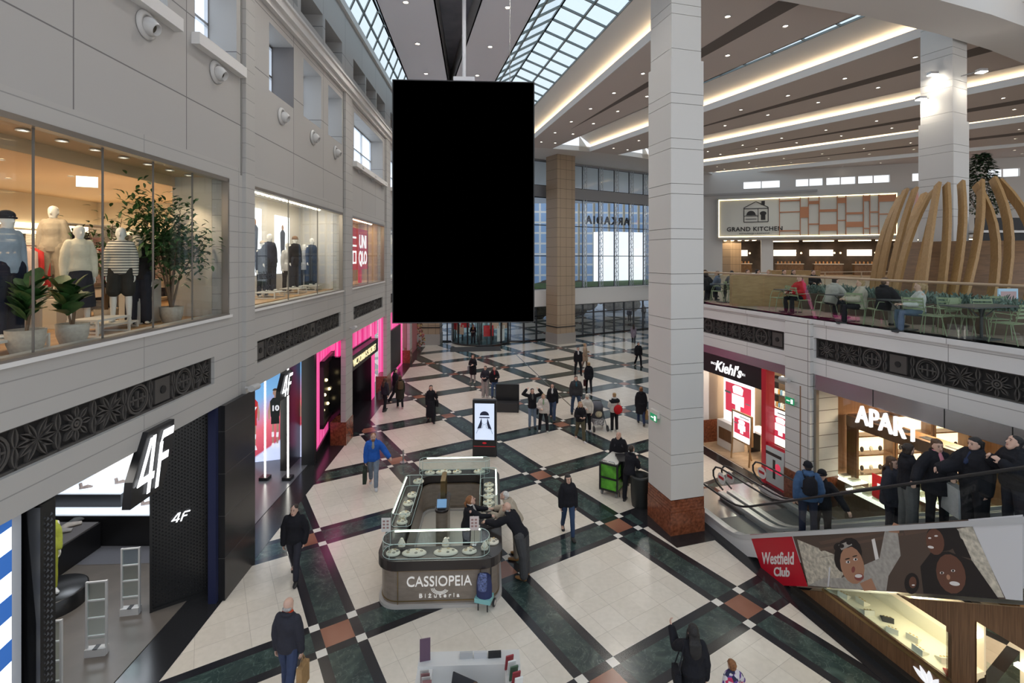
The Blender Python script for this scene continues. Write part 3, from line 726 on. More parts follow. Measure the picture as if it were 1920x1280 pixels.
def stroke(pts, w_=.05):
    for p, q in zip(pts[:-1], pts[1:]): a.bar((p[0], .48, p[1]), (q[0], .48, q[1]), .04, w_, up=(0, 1, 0)) if False else a.prism_y([(p[0] - (q[1] - p[1]) / max(1e-6, math.hypot(q[0] - p[0], q[1] - p[1])) * w_ / 2, p[1] + (q[0] - p[0]) / math.hypot(q[0] - p[0], q[1] - p[1]) * w_ / 2), (q[0] - (q[1] - p[1]) / math.hypot(q[0] - p[0], q[1] - p[1]) * w_ / 2, q[1] + (q[0] - p[0]) / math.hypot(q[0] - p[0], q[1] - p[1]) * w_ / 2), (q[0] + (q[1] - p[1]) / math.hypot(q[0] - p[0], q[1] - p[1]) * w_ / 2, q[1] - (q[0] - p[0]) / math.hypot(q[0] - p[0], q[1] - p[1]) * w_ / 2), (p[0] + (q[1] - p[1]) / math.hypot(q[0] - p[0], q[1] - p[1]) * w_ / 2, p[1] - (q[0] - p[0]) / math.hypot(q[0] - p[0], q[1] - p[1]) * w_ / 2)], f0, f1)
stroke([(1.75, 10.9), (3.95, 10.9), (3.95, 12.35), (2.85, 12.95), (1.75, 12.35), (1.75, 10.9)], .07); stroke([(1.75, 12.25), (3.95, 12.25)], .07); stroke([(3.05, 10.9), (3.05, 12.25)], .05); stroke([(1.75, 11.5), (3.05, 11.5)], .05)
a.box(3.35, 3.65, f0, f1, 12.6, 13.0)
a.prism_y([(2.4 + .42 * math.cos(R(t)), 11.62 + .42 * math.sin(R(t))) for t in range(0, 181, 20)], f0, f1); a.box(1.9, 2.9, f0, f1, 11.57, 11.61)
a.box(3.3, 3.7, f0, f1, 11.1, 11.6); a.prism_y([(3.5 + .3 * math.cos(R(t)), 11.75 + .22 * math.sin(R(t))) for t in range(0, 360, 30)], f0, f1); stroke([(1.9, 11.2), (2.9, 11.2)], .06)
a.build('pictogram', ink, gk).matrix_local = Matrix.Translation((.75, 0, 0))
o = text('red_sign_lettering', 'SUPEM', tmat(KF, 18.4, .3, 12.4), .95, mat('neon_red', (.9, .08, .02), emit=1.2, ecol=(.95, .1, .03)), ext=.05); tag(o, 'glowing red sign letters behind the wooden ribs', 'sign')

# restaurants behind the food court
m_ = MB(); m_.box(-2, 44, -9, -8.8, FL, 9.3); m_.box(-2, 44, -8.8, -.4, 9.2, 9.35)
o = struct(m_.build('wall_right', mat('restaurant_back', (.10, .07, .05), .7, noise=.5, nscale=.6)), 'dark warm back of the restaurants'); o.matrix_world = KF
amber = mat('amber_lamp', (1, .6, .25), emit=9, ecol=(1, .62, .28)); menu = mat('menu_screen', (.9, .85, .75), emit=1.3, ecol=(1, .92, .8)); wood_d = wood('counter_wood', (.20, .11, .05), (.10, .055, .025))
for i, x in enumerate((1.0, 6.0, 9.6, 13.2, 18.5, 23, 33)):
    t = thing('food_counter', 'lit restaurant counter with pendant lamps on the end wall, %s' % ['leftmost', 'second from left', 'third from left', 'fourth from left', 'behind the timber ribs', 'right of the pillar', 'farthest right'][i], 'counter', KF @ rz(x, -5.2, FL), 'restaurant counters')
    a = MB(); a.box(0, 2.6, -.4, .4, .002, 1.1); a.box(-.05, 2.65, -.45, .45, 1.1, 1.16, 1); a.build('counter', [wood_d, white_ceil], t)
    a = MB()
    for k in range(5): a.ell((.2 + .55 * k, .2, 2.3), .09); 
    a.build('pendant_lamp', amber, t)
    a = MB(); a.box(.1, 2.4, -3.2, -3.15, 2.0, 2.7); a.build('menu_board', menu, t)
    for k in range(7): a = MB(); a.lathe([(.07, 1.16), (.08, 1.3), (.03, 1.42)], 8, 0, Matrix.Translation((.2 + .35 * k, 0, 0))); a.build('jar', mat('jar_amber', (.45, .22, .08), .3), t)
m_ = MB()
for k in range(12): m_.box(5.2 + k * 3.2, 8 + k * 3.2, -4, -3.9, 9.0, 9.1)
for k in range(5): m_.box(.7 + k * .7, .95 + k * .7, -3, -.5, 9.1, 9.18)
o = m_.build('ceiling_strip_light', mat('warm_strip', (1, .85, .6), emit=6, ecol=(1, .8, .5))); o.matrix_world = KF; tag(o, 'warm linear ceiling lights inside the restaurants', 'ceiling light')
for k in range(5): light('restaurant_light', 'AREA', KF @ Vector((2 + 8 * k, -3, 8.9)), 120, (1, .75, .48), 5, 2)
# ---------------------------------------------------------------- people and mannequins
TEX = bpy.data.textures.new('cloth_folds', 'CLOUDS'); TEX.noise_scale = .13
BAKE = []
def soften(o, vox, disp=0, it=2):
    m = o.modifiers.new('union', 'REMESH'); m.mode = 'VOXEL'; m.voxel_size = vox; m.use_smooth_shade = True
    if disp:
        d = o.modifiers.new('folds', 'DISPLACE'); d.texture = TEX; d.strength = disp; d.mid_level = .5
    s_ = o.modifiers.new('smooth', 'SMOOTH'); s_.factor = .5; s_.iterations = it
    BAKE.append(o)
def bake_all():
    bpy.context.view_layer.update(); dg = bpy.context.evaluated_depsgraph_get()
    for o in BAKE:
        me = bpy.data.meshes.new_from_object(o.evaluated_get(dg)); me.name = o.name
        old = o.data; o.modifiers.clear(); o.data = me; bpy.data.meshes.remove(old)
    BAKE.clear()
def cloth(c, r=.85): return mat('cloth_%02d%02d%02d' % tuple(int(v * 99) for v in c), c, r, noise=.10, nscale=9, bump=.35, bscale=26, spec=.25)
SK = {'light': mat('skin_light', (.60, .38, .29), .5), 'tan': mat('skin_tan', (.48, .29, .20), .5), 'white': mat('mannequin_white', (.78, .76, .72), .35)}
HAIR = {'black': (.012, .010, .010), 'dark': (.03, .018, .012), 'brown': (.09, .045, .022), 'blond': (.38, .25, .12), 'grey': (.40, .38, .36), 'ginger': (.25, .10, .035), 'white': (.62, .60, .57)}
def hairm(k): return mat('hair_' + k, HAIR[k], .55, noise=.35, nscale=40, bump=.6, bscale=90)
V = Vector
def limb(mb, pts, rad, n=10, M=None):
    mb.tube(pts, rad, n, 0, M)
    for p, r in ((pts[0], rad[0]), (pts[-1], rad[-1])): mb.ell(p, r * .99, 0, 10, 6, M)
def hand(mb, wrist, d, palm, s, curl=.35, side=1):
    """palm and five separate fingers; d = direction of the forearm, palm = palm normal"""
    d = d.normalized(); palm = (palm - d * palm.dot(d)).normalized(); ac = d.cross(palm) * side
    mb.tube([wrist - d * .01 * s, wrist + d * .03 * s, wrist + d * .075 * s, wrist + d * .095 * s], [.025 * s, .034 * s, .041 * s, .036 * s], 8, 0, ry=[.02 * s, .016 * s, .016 * s, .012 * s], up=palm)
    for k, (o_, l) in enumerate(((-.030, .066), (-.010, .076), (.010, .071), (.030, .055))):
        b = wrist + d * .088 * s + ac * o_ * s; q = curl * (1 + .12 * k)
        d1 = (d * math.cos(q) + palm * math.sin(q)); d2 = (d * math.cos(q * 2.3) + palm * math.sin(q * 2.3))
        m1 = b + d1 * l * .5 * s; mb.tube([b, m1, m1 + d2 * l * .55 * s], [.0098 * s, .0088 * s, .0066 * s], 6)
    b = wrist + d * .03 * s - ac * .034 * s; t1 = (d * .75 - ac * .6 + palm * .3).normalized(); m1 = b + t1 * .035 * s
    mb.tube([b, m1, m1 + (d * .9 - ac * .15 + palm * .4).normalized() * .034 * s], [.013 * s, .011 * s, .008 * s], 6)
ARM = {  # (upper, fore) as (outwards, forward, up)
    'down': ((.13, -.02, -1), (.05, .12, -1)), 'back': ((.15, -.42, -.9), (.08, -.12, -1)), 'fwd': ((.12, .42, -.9), (.02, .65, -.75)),
    'hold': ((.2, .10, -1), (-.45, .9, .05)), 'phone': ((.15, .35, -.9), (-.35, .75, .75)), 'head': ((.75, .35, .35), (-.70, .1, .85)), 'pocket': ((.25, -.05, -1), (-.1, .2, -.95)),
    'reach': ((.15, .8, -.45), (-.05, .95, -.1)), 'table': ((.2, .45, -.85), (-.35, .95, .0)), 'ear': ((.3, .35, -.8), (-.15, .35, 1)), 'out': ((.55, .1, -.8), (.45, .45, -.5)), 'rail': ((.7, .5, -.55), (.85, .55, .05)), 'cross': ((.15, .3, -.9), (-.85, .5, .15)), 'up': ((.2, .6, .6), (-.1, .5, .9))}
LEG = {'stand': (((.04, 0, -1), (.02, -.02, -1)), ((.04, .02, -1), (.02, -.03, -1))),
       'walk': (((.0, .42, -1), (.0, .12, -1)), ((.0, -.30, -1), (.0, -.62, -1))), 'stroll': (((.02, .22, -1), (0, .03, -1)), ((.02, -.16, -1), (0, -.38, -1))),
       'sit': (((.16, 1, -.04), (.04, .05, -1)), ((.16, 1, -.04), (.04, -.12, -1))), 'wide': (((.14, .08, -1), (.06, 0, -1)), ((.14, -.05, -1), (.06, -.05, -1)))}
def person(x, y, z=0, face=0, h=1.72, legs='stand', arms=('down', 'down'), lean=0, look=(0, 0), top=((.02, .02, .02), 'hip', .02), bottom=((.02, .02, .03), 'trousers'),
           shoes=(.02, .02, .02), hair=('dark', 'short'), hat=None, skin='light', label='', group=None, near=False, extra=None, name='person', cat='person', inner=None, mannequin=False, sleeves=True, stripes=None, lean_side=0):
    """face: heading in degrees, 0 = looking away from the camera (+Y), 180 = towards it"""
    M = rz(x, y, z, -R(face)); root = thing(name, label, cat, M, group); s = h / 1.75
    Lg = LEG[legs] if isinstance(legs, str) else legs; hipz = 0; jt = {}
    vox = .0105 if near else .0145
    def norm(v, k): q = V((v[0] * k, v[1], v[2])); return q.normalized()
    # legs
    for k, sd in ((0, -1), (1, 1)):
        a = V((sd * .09 * s, 0, 0)); th = norm(Lg[k][0], sd); sh = norm(Lg[k][1], sd)
        kn = a + th * .43 * s; an = kn + sh * .42 * s; jt[sd] = [a, kn, an]
    low = min(jt[-1][2].z, jt[1][2].z); pz = -low + .075 * s
    if legs == 'sit': pz = max(pz, .50 * s)
    for sd in (-1, 1): jt[sd] = [p + V((0, 0, pz)) for p in jt[sd]]
    P = V((0, 0, pz)); ln = R(lean); sp = V((R(lean_side), math.sin(ln), math.cos(ln))).normalized(); fw = V((0, math.cos(ln), -math.sin(ln)))
    chest = P + sp * .33 * s; neck = P + sp * .53 * s + fw * -.01 * s; shz = P + sp * .455 * s
    hd = neck + (sp * .5 + V((0, 0, 1)) * .5).normalized() * .105 * s + fw * .02 * s
    HM = Matrix.Translation(hd) @ Euler((-R(look[1]) , 0, -R(look[0]))).to_matrix().to_4x4() @ Matrix.Scale(s, 4)
    b = MB(); fem = hair[1] not in ('short', 'bald', 'fade')
    sw = .148 if fem else .172; 
    def torso(mb, g, lo=-.06, hw=1):
        ps = [P + sp * t * s for t in (lo, .02, .10, .2, .33, .43, .49)] + [neck]
        rx = [(.15 if fem else .145) * hw + g, .16 * hw + g, .15 + g, (.125 if fem else .14) + g, (.145 if fem else .165) + g, sw - .005 + g, sw * .72 + g * .6, .055 + g * .4]
        ryy = [.10 + g, .115 + g, .105 + g, .095 + g, .115 + g, .10 + g, .07 + g * .6, .052 + g * .4]
        mb.tube(ps, [r * s for r in rx], 14, 0, ry=[r * s for r in ryy], up=fw)
    torso(b, 0)
    b.tube([neck - sp * .04 * s, hd - V((0, 0, .03 * s))], [.056 * s, .052 * s], 10)
    # head: rings from chin to crown, nose, ears
    rings = [(-.118, .030, .030, .052), (-.105, .044, .040, .042), (-.08, .057, .05, .03), (-.045, .067, .068, .018), (0, .074, .083, .008), (.04, .077, .09, .002), (.075, .070, .083, -.004), (.10, .05, .062, -.008), (.117, .022, .03, -.01)]
    b.tube([HM @ V((0, q[3], q[0])) for q in rings], [q[1] * s for q in rings], 14, 0, ry=[q[2] * s for q in rings], up=(HM.to_3x3() @ V((0, 1, 0))))
    b.tube([HM @ V(p) for p in ((0, .088, .022), (0, .104, -.012), (0, .112, -.028), (0, .092, -.036))], [.009 * s, .012 * s, .015 * s, .011 * s], 8)
    for sd in (-1, 1): b.ell((sd * .077, -.005, -.01), (.010, .018, .03), 0, 8, 6, HM)
    # arms
    aj = {}
    for k, sd in ((0, -1), (1, 1)):
        A = ARM[arms[k]] if isinstance(arms[k], str) else arms[k]
        sh = shz + V((sd * sw * s, 0, 0)) + sp * -.01; up = norm(A[0], sd); fo = norm(A[1], sd)
        el = sh + up * .29 * s; wr = el + fo * .25 * s; aj[sd] = (sh, el, wr, fo)
        limb(b, [sh, sh.lerp(el, .5), el, el.lerp(wr, .4), wr], [.052 * s, .046 * s, .038 * s, .038 * s, .025 * s])
        pn = V((-sd, 0, 0)) if abs(fo.x) < .6 else V((0, -.3, -1)); 
        if isinstance(arms[k], str) and arms[k] in ('rail', 'table', 'hold', 'reach', 'out'): pn = V((0, 0, -1))
        hand(b, wr, fo, pn, s * 1.04, .5 if not mannequin else .2, sd)
    for sd in (-1, 1):
        hp, kn, an = jt[sd]; limb(b, [hp, hp.lerp(kn, .45), kn, kn.lerp(an, .35), an], [.088 * s, .074 * s, .053 * s, .054 * s, .036 * s])
        d = V((sd * .12, 1, 0)); heel = an + V((0, 0, -.045 * s)); b.tube([heel - d * .045 * s, heel + d * .02 * s, heel + d * .13 * s, heel + d * .17 * s], [.032 * s, .036 * s, .04 * s, .026 * s], 8, 0, ry=[.03 * s, .04 * s, .022 * s, .014 * s], up=(0, 0, 1))
    body = o = b.build('body', SK[skin], root); soften(o, vox * .95, 0, 2)
    # trousers or skirt
    if bottom:
        t = MB(); kind = bottom[1]; g = {'trousers': .018, 'slim': .010, 'wide': .045, 'shorts': .03}.get(kind, .02)
        t.tube([P + sp * q * s for q in (-.09, 0, .1, .13)], [(.15 + g) * s, (.168 + g * .5) * s, .158 * s, .14 * s], 12, 0, ry=[.115 * s, .128 * s, .115 * s, .10 * s], up=fw)
        if kind == 'skirt':
            m_1 = (jt[-1][1] + jt[1][1]) / 2; m_2 = (jt[-1][2] + jt[1][2]) / 2; t.tube([P, P.lerp(m_1, .6), m_1, m_1.lerp(m_2, .45)], [.17 * s, .20 * s, .215 * s, .235 * s], 14, 0, ry=[.14 * s, .17 * s, .19 * s, .2 * s], up=(0, 1, 0))
        else:
            for sd in (-1, 1):
                hp, kn, an = jt[sd]; e = kn.lerp(an, .95) if kind != 'shorts' else kn.lerp(hp, .1)
                if kind == 'shorts': limb(t, [hp, hp.lerp(kn, .5), e], [(.09 + g) * s, (.085 + g) * s, (.08 + g) * s])
                else: limb(t, [hp, hp.lerp(kn, .45), kn, kn.lerp(an, .4), e], [(.088 + g) * s, (.076 + g) * s, (.056 + g) * s, (.054 + g) * s, (.045 + g * 1.15) * s])
        o = t.build('skirt' if kind == 'skirt' else 'trousers', cloth(bottom[0]), root); soften(o, vox * 1.1, .012 if near else .008)
    # top garment
    tm = cloth(top[0]) if stripes is None else stripes
    t = MB(); g = top[2]; ln_ = top[1]
    torso(t, g, {'waist': -.02, 'hip': -.08, 'thigh': -.10, 'knee': -.10, 'ankle': -.10}[ln_], 1.05)
    if ln_ in ('thigh', 'knee', 'ankle') and legs != 'sit':
        k = {'thigh': .45, 'knee': 1.0, 'ankle': 1.0}[ln_]; m_1 = (jt[-1][1] + jt[1][1]) / 2; m_2 = (jt[-1][2] + jt[1][2]) / 2
        ps = [P + sp * .05 * s, P, P.lerp(m_1, k * .5), P.lerp(m_1, k)]; rs = [.165 + g, .175 + g, .185 + g, .19 + g]
        if ln_ == 'ankle': ps += [m_1.lerp(m_2, .6)]; rs += [.205 + g]
        t.tube(ps, [r * s for r in rs], 14, 0, ry=[(r - .03) * s for r in rs], up=(0, 1, 0))
    if sleeves:
        for sd in (-1, 1):
            sh, el, wr, fo = aj[sd]; limb(t, [sh - V((sd * .02, 0, 0)), sh.lerp(el, .5), el, el.lerp(wr, .5), el.lerp(wr, .93)], [(.050 + g * .8) * s, (.052 + g) * s, (.046 + g) * s, (.042 + g * .9) * s, (.034 + g * .9) * s])
    if ln_ != 'waist' and not mannequin: t.tube([neck + V((.075 * math.cos(q) * s, .065 * math.sin(q) * s - .005, (.0 - .012 * math.sin(q)) * s)) for q in [2 * math.pi * i / 12 for i in range(12)]], (.020 + g * .5) * s, 6, closed=True)
    if extra == 'hood': t.tube([neck + V((-.10 * s, -.07 * s, 0)), neck + V((0, -.13 * s, -.02 * s)), neck + V((.10 * s, -.07 * s, 0))], [.04 * s, .065 * s, .04 * s], 8)
    o = t.build('coat' if ln_ in ('knee', 'ankle', 'thigh') else 'jacket', tm, root); soften(o, vox * 1.1, .02 if near else .012)
    if inner:   # visible shirt or scarf at the throat
        t = MB(); t.tube([neck + V((.068 * math.cos(q) * s, .06 * math.sin(q) * s, .012 * s)) for q in [2 * math.pi * i / 12 for i in range(12)]], .03 * s, 6, closed=True)
        t.tube([neck + fw * .065 * s, chest + fw * .14 * s + sp * .05 * s, chest + fw * (.135 + g) * s], [.035 * s, .05 * s, .02 * s], 8); t.build('scarf', cloth(inner), root)
    # shoes
    if shoes is not None:
        for sd in (-1, 1):
            an = jt[sd][2]; d = V((sd * .12, 1, 0)).normalized(); c_ = an + V((0, 0, -.045 * s)); t = MB()
            if abs((jt[sd][2] - jt[sd][1]).normalized().y) > .5: d = V((0, .8, -.55)).normalized(); c_ = an + V((0, -.0, -.03 * s))
            t.tube([c_ - d * .06 * s, c_ - d * .03 * s, c_ + d * .06 * s, c_ + d * .15 * s, c_ + d * .20 * s], [.03 * s, .043 * s, .045 * s, .047 * s, .026 * s], 10, 0, ry=[.035 * s, .05 * s, .045 * s, .03 * s, .018 * s], up=(0, 0, 1)); t.tube([c_, an + V((0, 0, .03 * s))], [.045 * s, .045 * s], 8)
            t.build('shoe', mat('shoe_%02d%02d%02d' % tuple(int(v * 99) for v in shoes), shoes, .5), root)
    # hair, hat
    if hair[1] != 'none':
        t = MB(); st = hair[1]
        if st in ('short', 'fade'): t.ell((0, -.014, .062), (.082, .096, .066), 0, 14, 8, HM); t.ell((0, -.045, -.0), (.070, .058, .07), 0, 12, 8, HM)
        elif st == 'bald': t.ell((0, -.04, -.02), (.080, .062, .035), 0, 12, 8, HM)
        else:
            t.ell((0, -.030, .035), (.086, .090, .093), 0, 14, 8, HM); t.ell((0, -.012, .066), (.080, .095, .062), 0, 14, 8, HM); t.ell((0, -.05, -.02), (.080, .062, .09), 0, 12, 8, HM)
            if st == 'long':
                t.tube([HM @ V((0, -.04, .04)), HM @ V((0, -.085, -.08)), neck + fw * -.115 * s, chest - fw * .135 * s + sp * .06 * s, chest - fw * .13 * s - sp * .03 * s], [.075 * s, .088 * s, .10 * s, .095 * s, .05 * s], 12, 0, ry=[.06 * s, .04 * s, .03 * s, .028 * s, .015 * s], up=fw)
                for sd in (-1, 1): t.tube([HM @ V((sd * .07, .02, .03)), HM @ V((sd * .082, .015, -.07)), neck + V((sd * .085 * s, .05 * s, -.06 * s)), neck + V((sd * .09 * s, .10 * s, -.17 * s))], [.022 * s, .028 * s, .026 * s, .012 * s], 8)
            if st == 'bob':
                t.tube([HM @ V((0, -.03, .03)), HM @ V((0, -.04, -.07)), HM @ V((0, -.04, -.13))], [.082 * s, .098 * s, .07 * s], 12, 0, ry=[.07 * s, .06 * s, .04 * s], up=fw)
            if st == 'pony': t.tube([HM @ V((0, -.10, .05)), HM @ V((0, -.16, .02)), HM @ V((0, -.155, -.09)), HM @ V((0, -.12, -.2))], [.022 * s, .034 * s, .03 * s, .012 * s], 8)
            if st == 'bun': t.ell((0, -.11, .06), .042, 0, 10, 8, HM)
        o = t.build('hair', hairm(hair[0]), root); soften(o, .011 if near else .014, .012 if near else 0, 1)
    if hat:
        t = MB(); hc, hs = hat; t.ell((0, -.010, .062), (.089, .104, .074), 0, 14, 8, HM)
        if hs == 'beanie': t.tube([HM @ V((.087 * math.cos(q), .102 * math.sin(q) - .004, .03)) for q in [2 * math.pi * i / 16 for i in range(16)]], .015 * s, 6, closed=True)
        if hs == 'cap': t.tube([HM @ V((0, .06, .05)), HM @ V((0, .13, .042)), HM @ V((0, .17, .03))], [.075 * s, .07 * s, .05 * s], 10, 0, ry=[.01 * s, .008 * s, .005 * s], up=(0, 0, 1))
        if hs == 'muffs':
            for sd in (-1, 1): t.ell((sd * .09, 0, -.01), (.022, .035, .038), 0, 8, 6, HM)
        t.build('hat', cloth(hc), root)
    if not mannequin:
        e = mat('eye_dark', (.02, .014, .012), .25); lipm = mat('lip_tone', (.40, .16, .14), .5)
        for sd in (-1, 1):
            t = MB(); t.ell((sd * .031, .086, .012), (.012, .008, .0062), 0, 8, 6, HM); t.build('eye', e, body)
        t = MB(); t.ell((0, .082, -.066), (.022, .010, .0065), 0, 8, 6, HM); t.build('mouth', lipm, body)
        if near:
            t = MB()
            for sd in (-1, 1): t.tube([HM @ V((sd * .045, .082, .032)), HM @ V((sd * .03, .093, .038)), HM @ V((sd * .014, .093, .033))], .0045 * s, 5)
            t.build('eyebrows', hairm(hair[0]), body)
    root['_h'] = 0; del root['_h']
    INFO[root.name] = (M, s, P, sp, fw, aj, jt, neck, chest, hd)
    return root
INFO = {}
def backpack(root, col, label, big=1):
    M, s, P, sp, fw, aj, jt, neck, chest, hd = INFO[root.name]
    t = MB(M); c_ = chest - fw * (.22 * s) + sp * .0; t.tube([c_ - sp * .22 * s, c_ - sp * .17 * s, c_ + sp * .08 * s, c_ + sp * .17 * s], [.11 * s * big, .15 * s * big, .14 * s * big, .08 * s * big], 12, 0, ry=[.07 * s, .10 * s, .09 * s, .05 * s], up=fw)
    for sd in (-1, 1): t.tube([c_ + sp * .12 * s + V((sd * .09 * s, .08 * s, 0)), neck + V((sd * .10 * s, 0, .02 * s)), chest + fw * .15 * s + V((sd * .11 * s, 0, .03)), chest + V((sd * .17 * s, .02, -.12 * s)), c_ - sp * .15 * s + V((sd * .12 * s, .05 * s, 0))], .018 * s, 6)
    return tag(t.build('backpack', cloth(col), None), label, 'backpack')
def handbag(root, side, col, label, name='handbag', size=(.26, .12, .22), drop=.0, strap=True, m=None, cat='bag'):
    M, s, P, sp, fw, aj, jt, neck, chest, hd = INFO[root.name]
    t = MB(M); w_ = aj[side][2] + V((side * .03, .0, -.10)) if drop else P + V((side * .27 * s, -.02, .05 * s))
    hgt = size[2]; c_ = w_ + V((0, 0, -drop - hgt * .5)); a, b_ = size[0] / 2, size[1] / 2
    t.prism([(c_.x + x, c_.y + y) for x, y in ((-b_, -a), (b_, -a), (b_ * .9, a), (-b_ * .9, a))], c_.z - hgt / 2, c_.z + hgt / 2)
    if drop:
        for k in (-1, 1): t.tube([c_ + V((b_ * .6 * k, -a * .45, hgt / 2)), w_ + V((0, -.02, .02)), w_ + V((0, .02, .02)), c_ + V((b_ * .6 * k, a * .45, hgt / 2))], .005, 5)
    elif strap: t.tube([c_ + V((0, a * .8, hgt / 2)), aj[side][0] + V((0, .03, .05)), aj[side][0] + V((0, -.05, .05)), c_ + V((0, -a * .8, hgt / 2))], .010, 5)
    return tag(t.build(name, m or cloth(col), None), label, cat)
# ================================================================= left side: upper windows
warm_ceil = mat('shop_ceiling_warm', (.62, .46, .30), .6); oak = wood('oak_floor', (.50, .31, .15), (.38, .22, .10), .4, (.3, 1, 1), 1.6)
cream = mat('shop_cream', (.70, .62, .50), .6)
m_ = MB(); m_.box(1, 18, -8.2, -.36, 5.7, 6.02); o = struct(m_.build('floor', oak), 'oak floor inside the clothes shop'); o.matrix_world = LF
m_ = MB(); m_.box(1, 18, -8.2, -1.15, 9.25, 9.35); m_.box(1, 11.2, -1.15, -.3, 9.06, 9.2); m_.box(1, 11, -1.2, -1.15, 8.85, 9.3); o = struct(m_.build('ceiling', warm_ceil), 'warm ceiling of the clothes shop'); o.matrix_world = LF
m_ = MB(); m_.box(1, 18, -8.3, -8.2, 5.9, 9.4); m_.box(18, 18.1, -8.3, -1.7, 5.9, 9.4); o = struct(m_.build('wall_left', cream)); o.matrix_world = LF
m_ = MB(); m_.box(10.96, 11.9, -1.2, -.36, 6.0, 9.3); o = struct(m_.build('wall_left', mat('shop_reveal', (.60, .55, .47), .6))); o.matrix_world = LF
def win_frame(a, b_, joints, label, z0=WZ[0], z1=WZ[1]):
    t = thing('shop_window', label, 'window', LF); t['kind'] = 'structure'
    g = MB(); g.box(a, b_, -.10, -.085, z0, z1); g.build('pane', shop_glass, t)
    f_ = MB(); f_.box(a, b_, -.12, 0.02, z1 - .06, z1 + .02); f_.box(b_ - .05, b_, -.12, .02, z0, z1); f_.box(a, a + .04, -.12, .02, z0, z1); f_.box(a, b_, -.12, .03, z0 - .03, z0 + .015)
    f_.build('frame', bronze, t)
    j = MB(); 
    for u in joints: j.box(u - .006, u + .006, -.108, -.08, z0, z1)
    j.build('glass_joint', mat('joint_line', (.14, .13, .12), .5), t)
win_frame(1, 10.95, (4.2, 5.3, 6.4, 7.54, 8.66, 9.79), 'wide shop window of the clothes shop, upper left')
win_frame(12.05, 19.3, (14.4, 16.8), 'second upper shop window with suited mannequins')
win_frame(20.6, 26.7, (23.6,), 'third upper shop window with square red signs')
win_frame(28.2, 34.3, (31,), 'fourth upper shop window beyond the hanging screen'); win_frame(35.6, 40.5, (), 'last upper shop window at the far end')
k = 0
for u in [5.6 + .62 * i for i in range(9)]: 
    p = LF @ Vector((u, -.62, 9.05)); downlight(p.x, p.y, p.z, 'bright downlight in the row just inside the clothes shop window', .075, 'window row downlights of the clothes shop')
for u, n in ((7.2, -2.1), (8.6, -2.0), (10.2, -2.4), (11.9, -2.6), (8.0, -3.6), (10, -3.9), (12, -4.2), (13.6, -5), (9.2, -5.2), (14.8, -3.6), (12.4, -6), (15.6, -6.2), (16.8, -4.6)):
    p = LF @ Vector((u, n, 9.24)); downlight(p.x, p.y, p.z, 'small downlight deep inside the clothes shop ceiling', .06, 'inner downlights of the clothes shop')
for u, n, e in ((4, -3.5, 95), (8.2, -2.6, 110), (12.5, -4.2, 170), (16, -5, 130)):
    light('shop_ceiling_light', 'AREA', LF @ Vector((u, n, 9.0)), e, (1, .74, .48), 2.6, 1.6)
light('shop_spot', 'SPOT', LF @ Vector((10.2, -.8, 8.9)), 90, (1, .8, .55), .05, None, (R(20), R(0), 0), 1.4)
# shelves with folded clothes, rail clothes
sh_white = mat('shelf_white', (.66, .63, .58), .5)
cols = [(.55, .50, .42), (.10, .12, .18), (.50, .08, .07), (.62, .60, .56), (.25, .20, .17), (.35, .38, .42), (.04, .04, .06), (.62, .42, .40)]
def shelf(u, n, w_, label, z0=6.02, rot=0, rows=4):
    M = LF @ rz(u, n, z0, rot); t = thing('clothes_shelf', label, 'shelf', M, 'clothes shelves in the shop')
    a = MB(); a.box(-.02, 0, 0, .4, .001, 2.05); a.box(w_, w_ + .02, 0, .4, .001, 2.05)
    for r_ in range(rows + 1): a.box(0, w_, 0, .4, .12 + r_ * .46, .15 + r_ * .46)
    a.build('frame', sh_white, t)
    for r_ in range(rows):
        for c_ in range(int(w_ / .36)):
            b_ = MB(); q = random.randint(3, 7)
            for l in range(q): b_.cb((.2 + c_ * .36, .2 + random.uniform(-.01, .01), .165 + r_ * .46 + l * .045 + .02), (.30, .32, .040))
            b_.build('folded_stack', cloth(random.choice(cols)), t)
for i, (u, n, w_, r_) in enumerate(((10.1, -3.2, 1.5, 0), (11.9, -3.7, 1.5, 0), (13.7, -4.2, 1.5, 0), (11.6, -5.6, 1.5, 0), (13.6, -6.0, 1.5, 0), (15.6, -5.4, 1.5, 0))):
    shelf(u, n, w_, 'white shelf of folded clothes, %s behind the window mannequins' % ('first', 'second', 'third', 'fourth', 'fifth', 'sixth')[i], rot=r_)
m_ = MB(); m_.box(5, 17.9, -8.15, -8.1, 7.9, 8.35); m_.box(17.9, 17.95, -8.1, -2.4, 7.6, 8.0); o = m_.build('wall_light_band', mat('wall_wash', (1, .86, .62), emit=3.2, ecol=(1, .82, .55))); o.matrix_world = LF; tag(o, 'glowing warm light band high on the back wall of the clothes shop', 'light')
for u, c_, l in ((10.9, (.5, .03, .03), 'red'), (9.4, (.6, .05, .05), 'bright red'), (12.8, (.45, .42, .36), 'beige')):
    t = thing('garment_rack', '%s garments hanging on a rail inside the clothes shop' % l, 'clothes rack', LF @ rz(u, -2.5, 6.02))
    a = MB(); a.tube([(-.5, 0, 1.5), (.5, 0, 1.5)], .015, 6); a.tube([(-.5, 0, 0.001), (-.5, 0, 1.5)], .015, 6); a.tube([(.5, 0, 0.001), (.5, 0, 1.5)], .015, 6); a.build('rail', steel, t)
    for k in range(8):
        a = MB(); x = -.42 + k * .12; a.tube([(x, 0, 1.46), (x, 0, 1.38), (x, 0, .75)], [.02, .05, .05], 8, 0, ry=[.05, .2, .22], up=(0, 1, 0)); a.build('garment', cloth(c_ if k % 3 else (.5, .4, .38)), t)
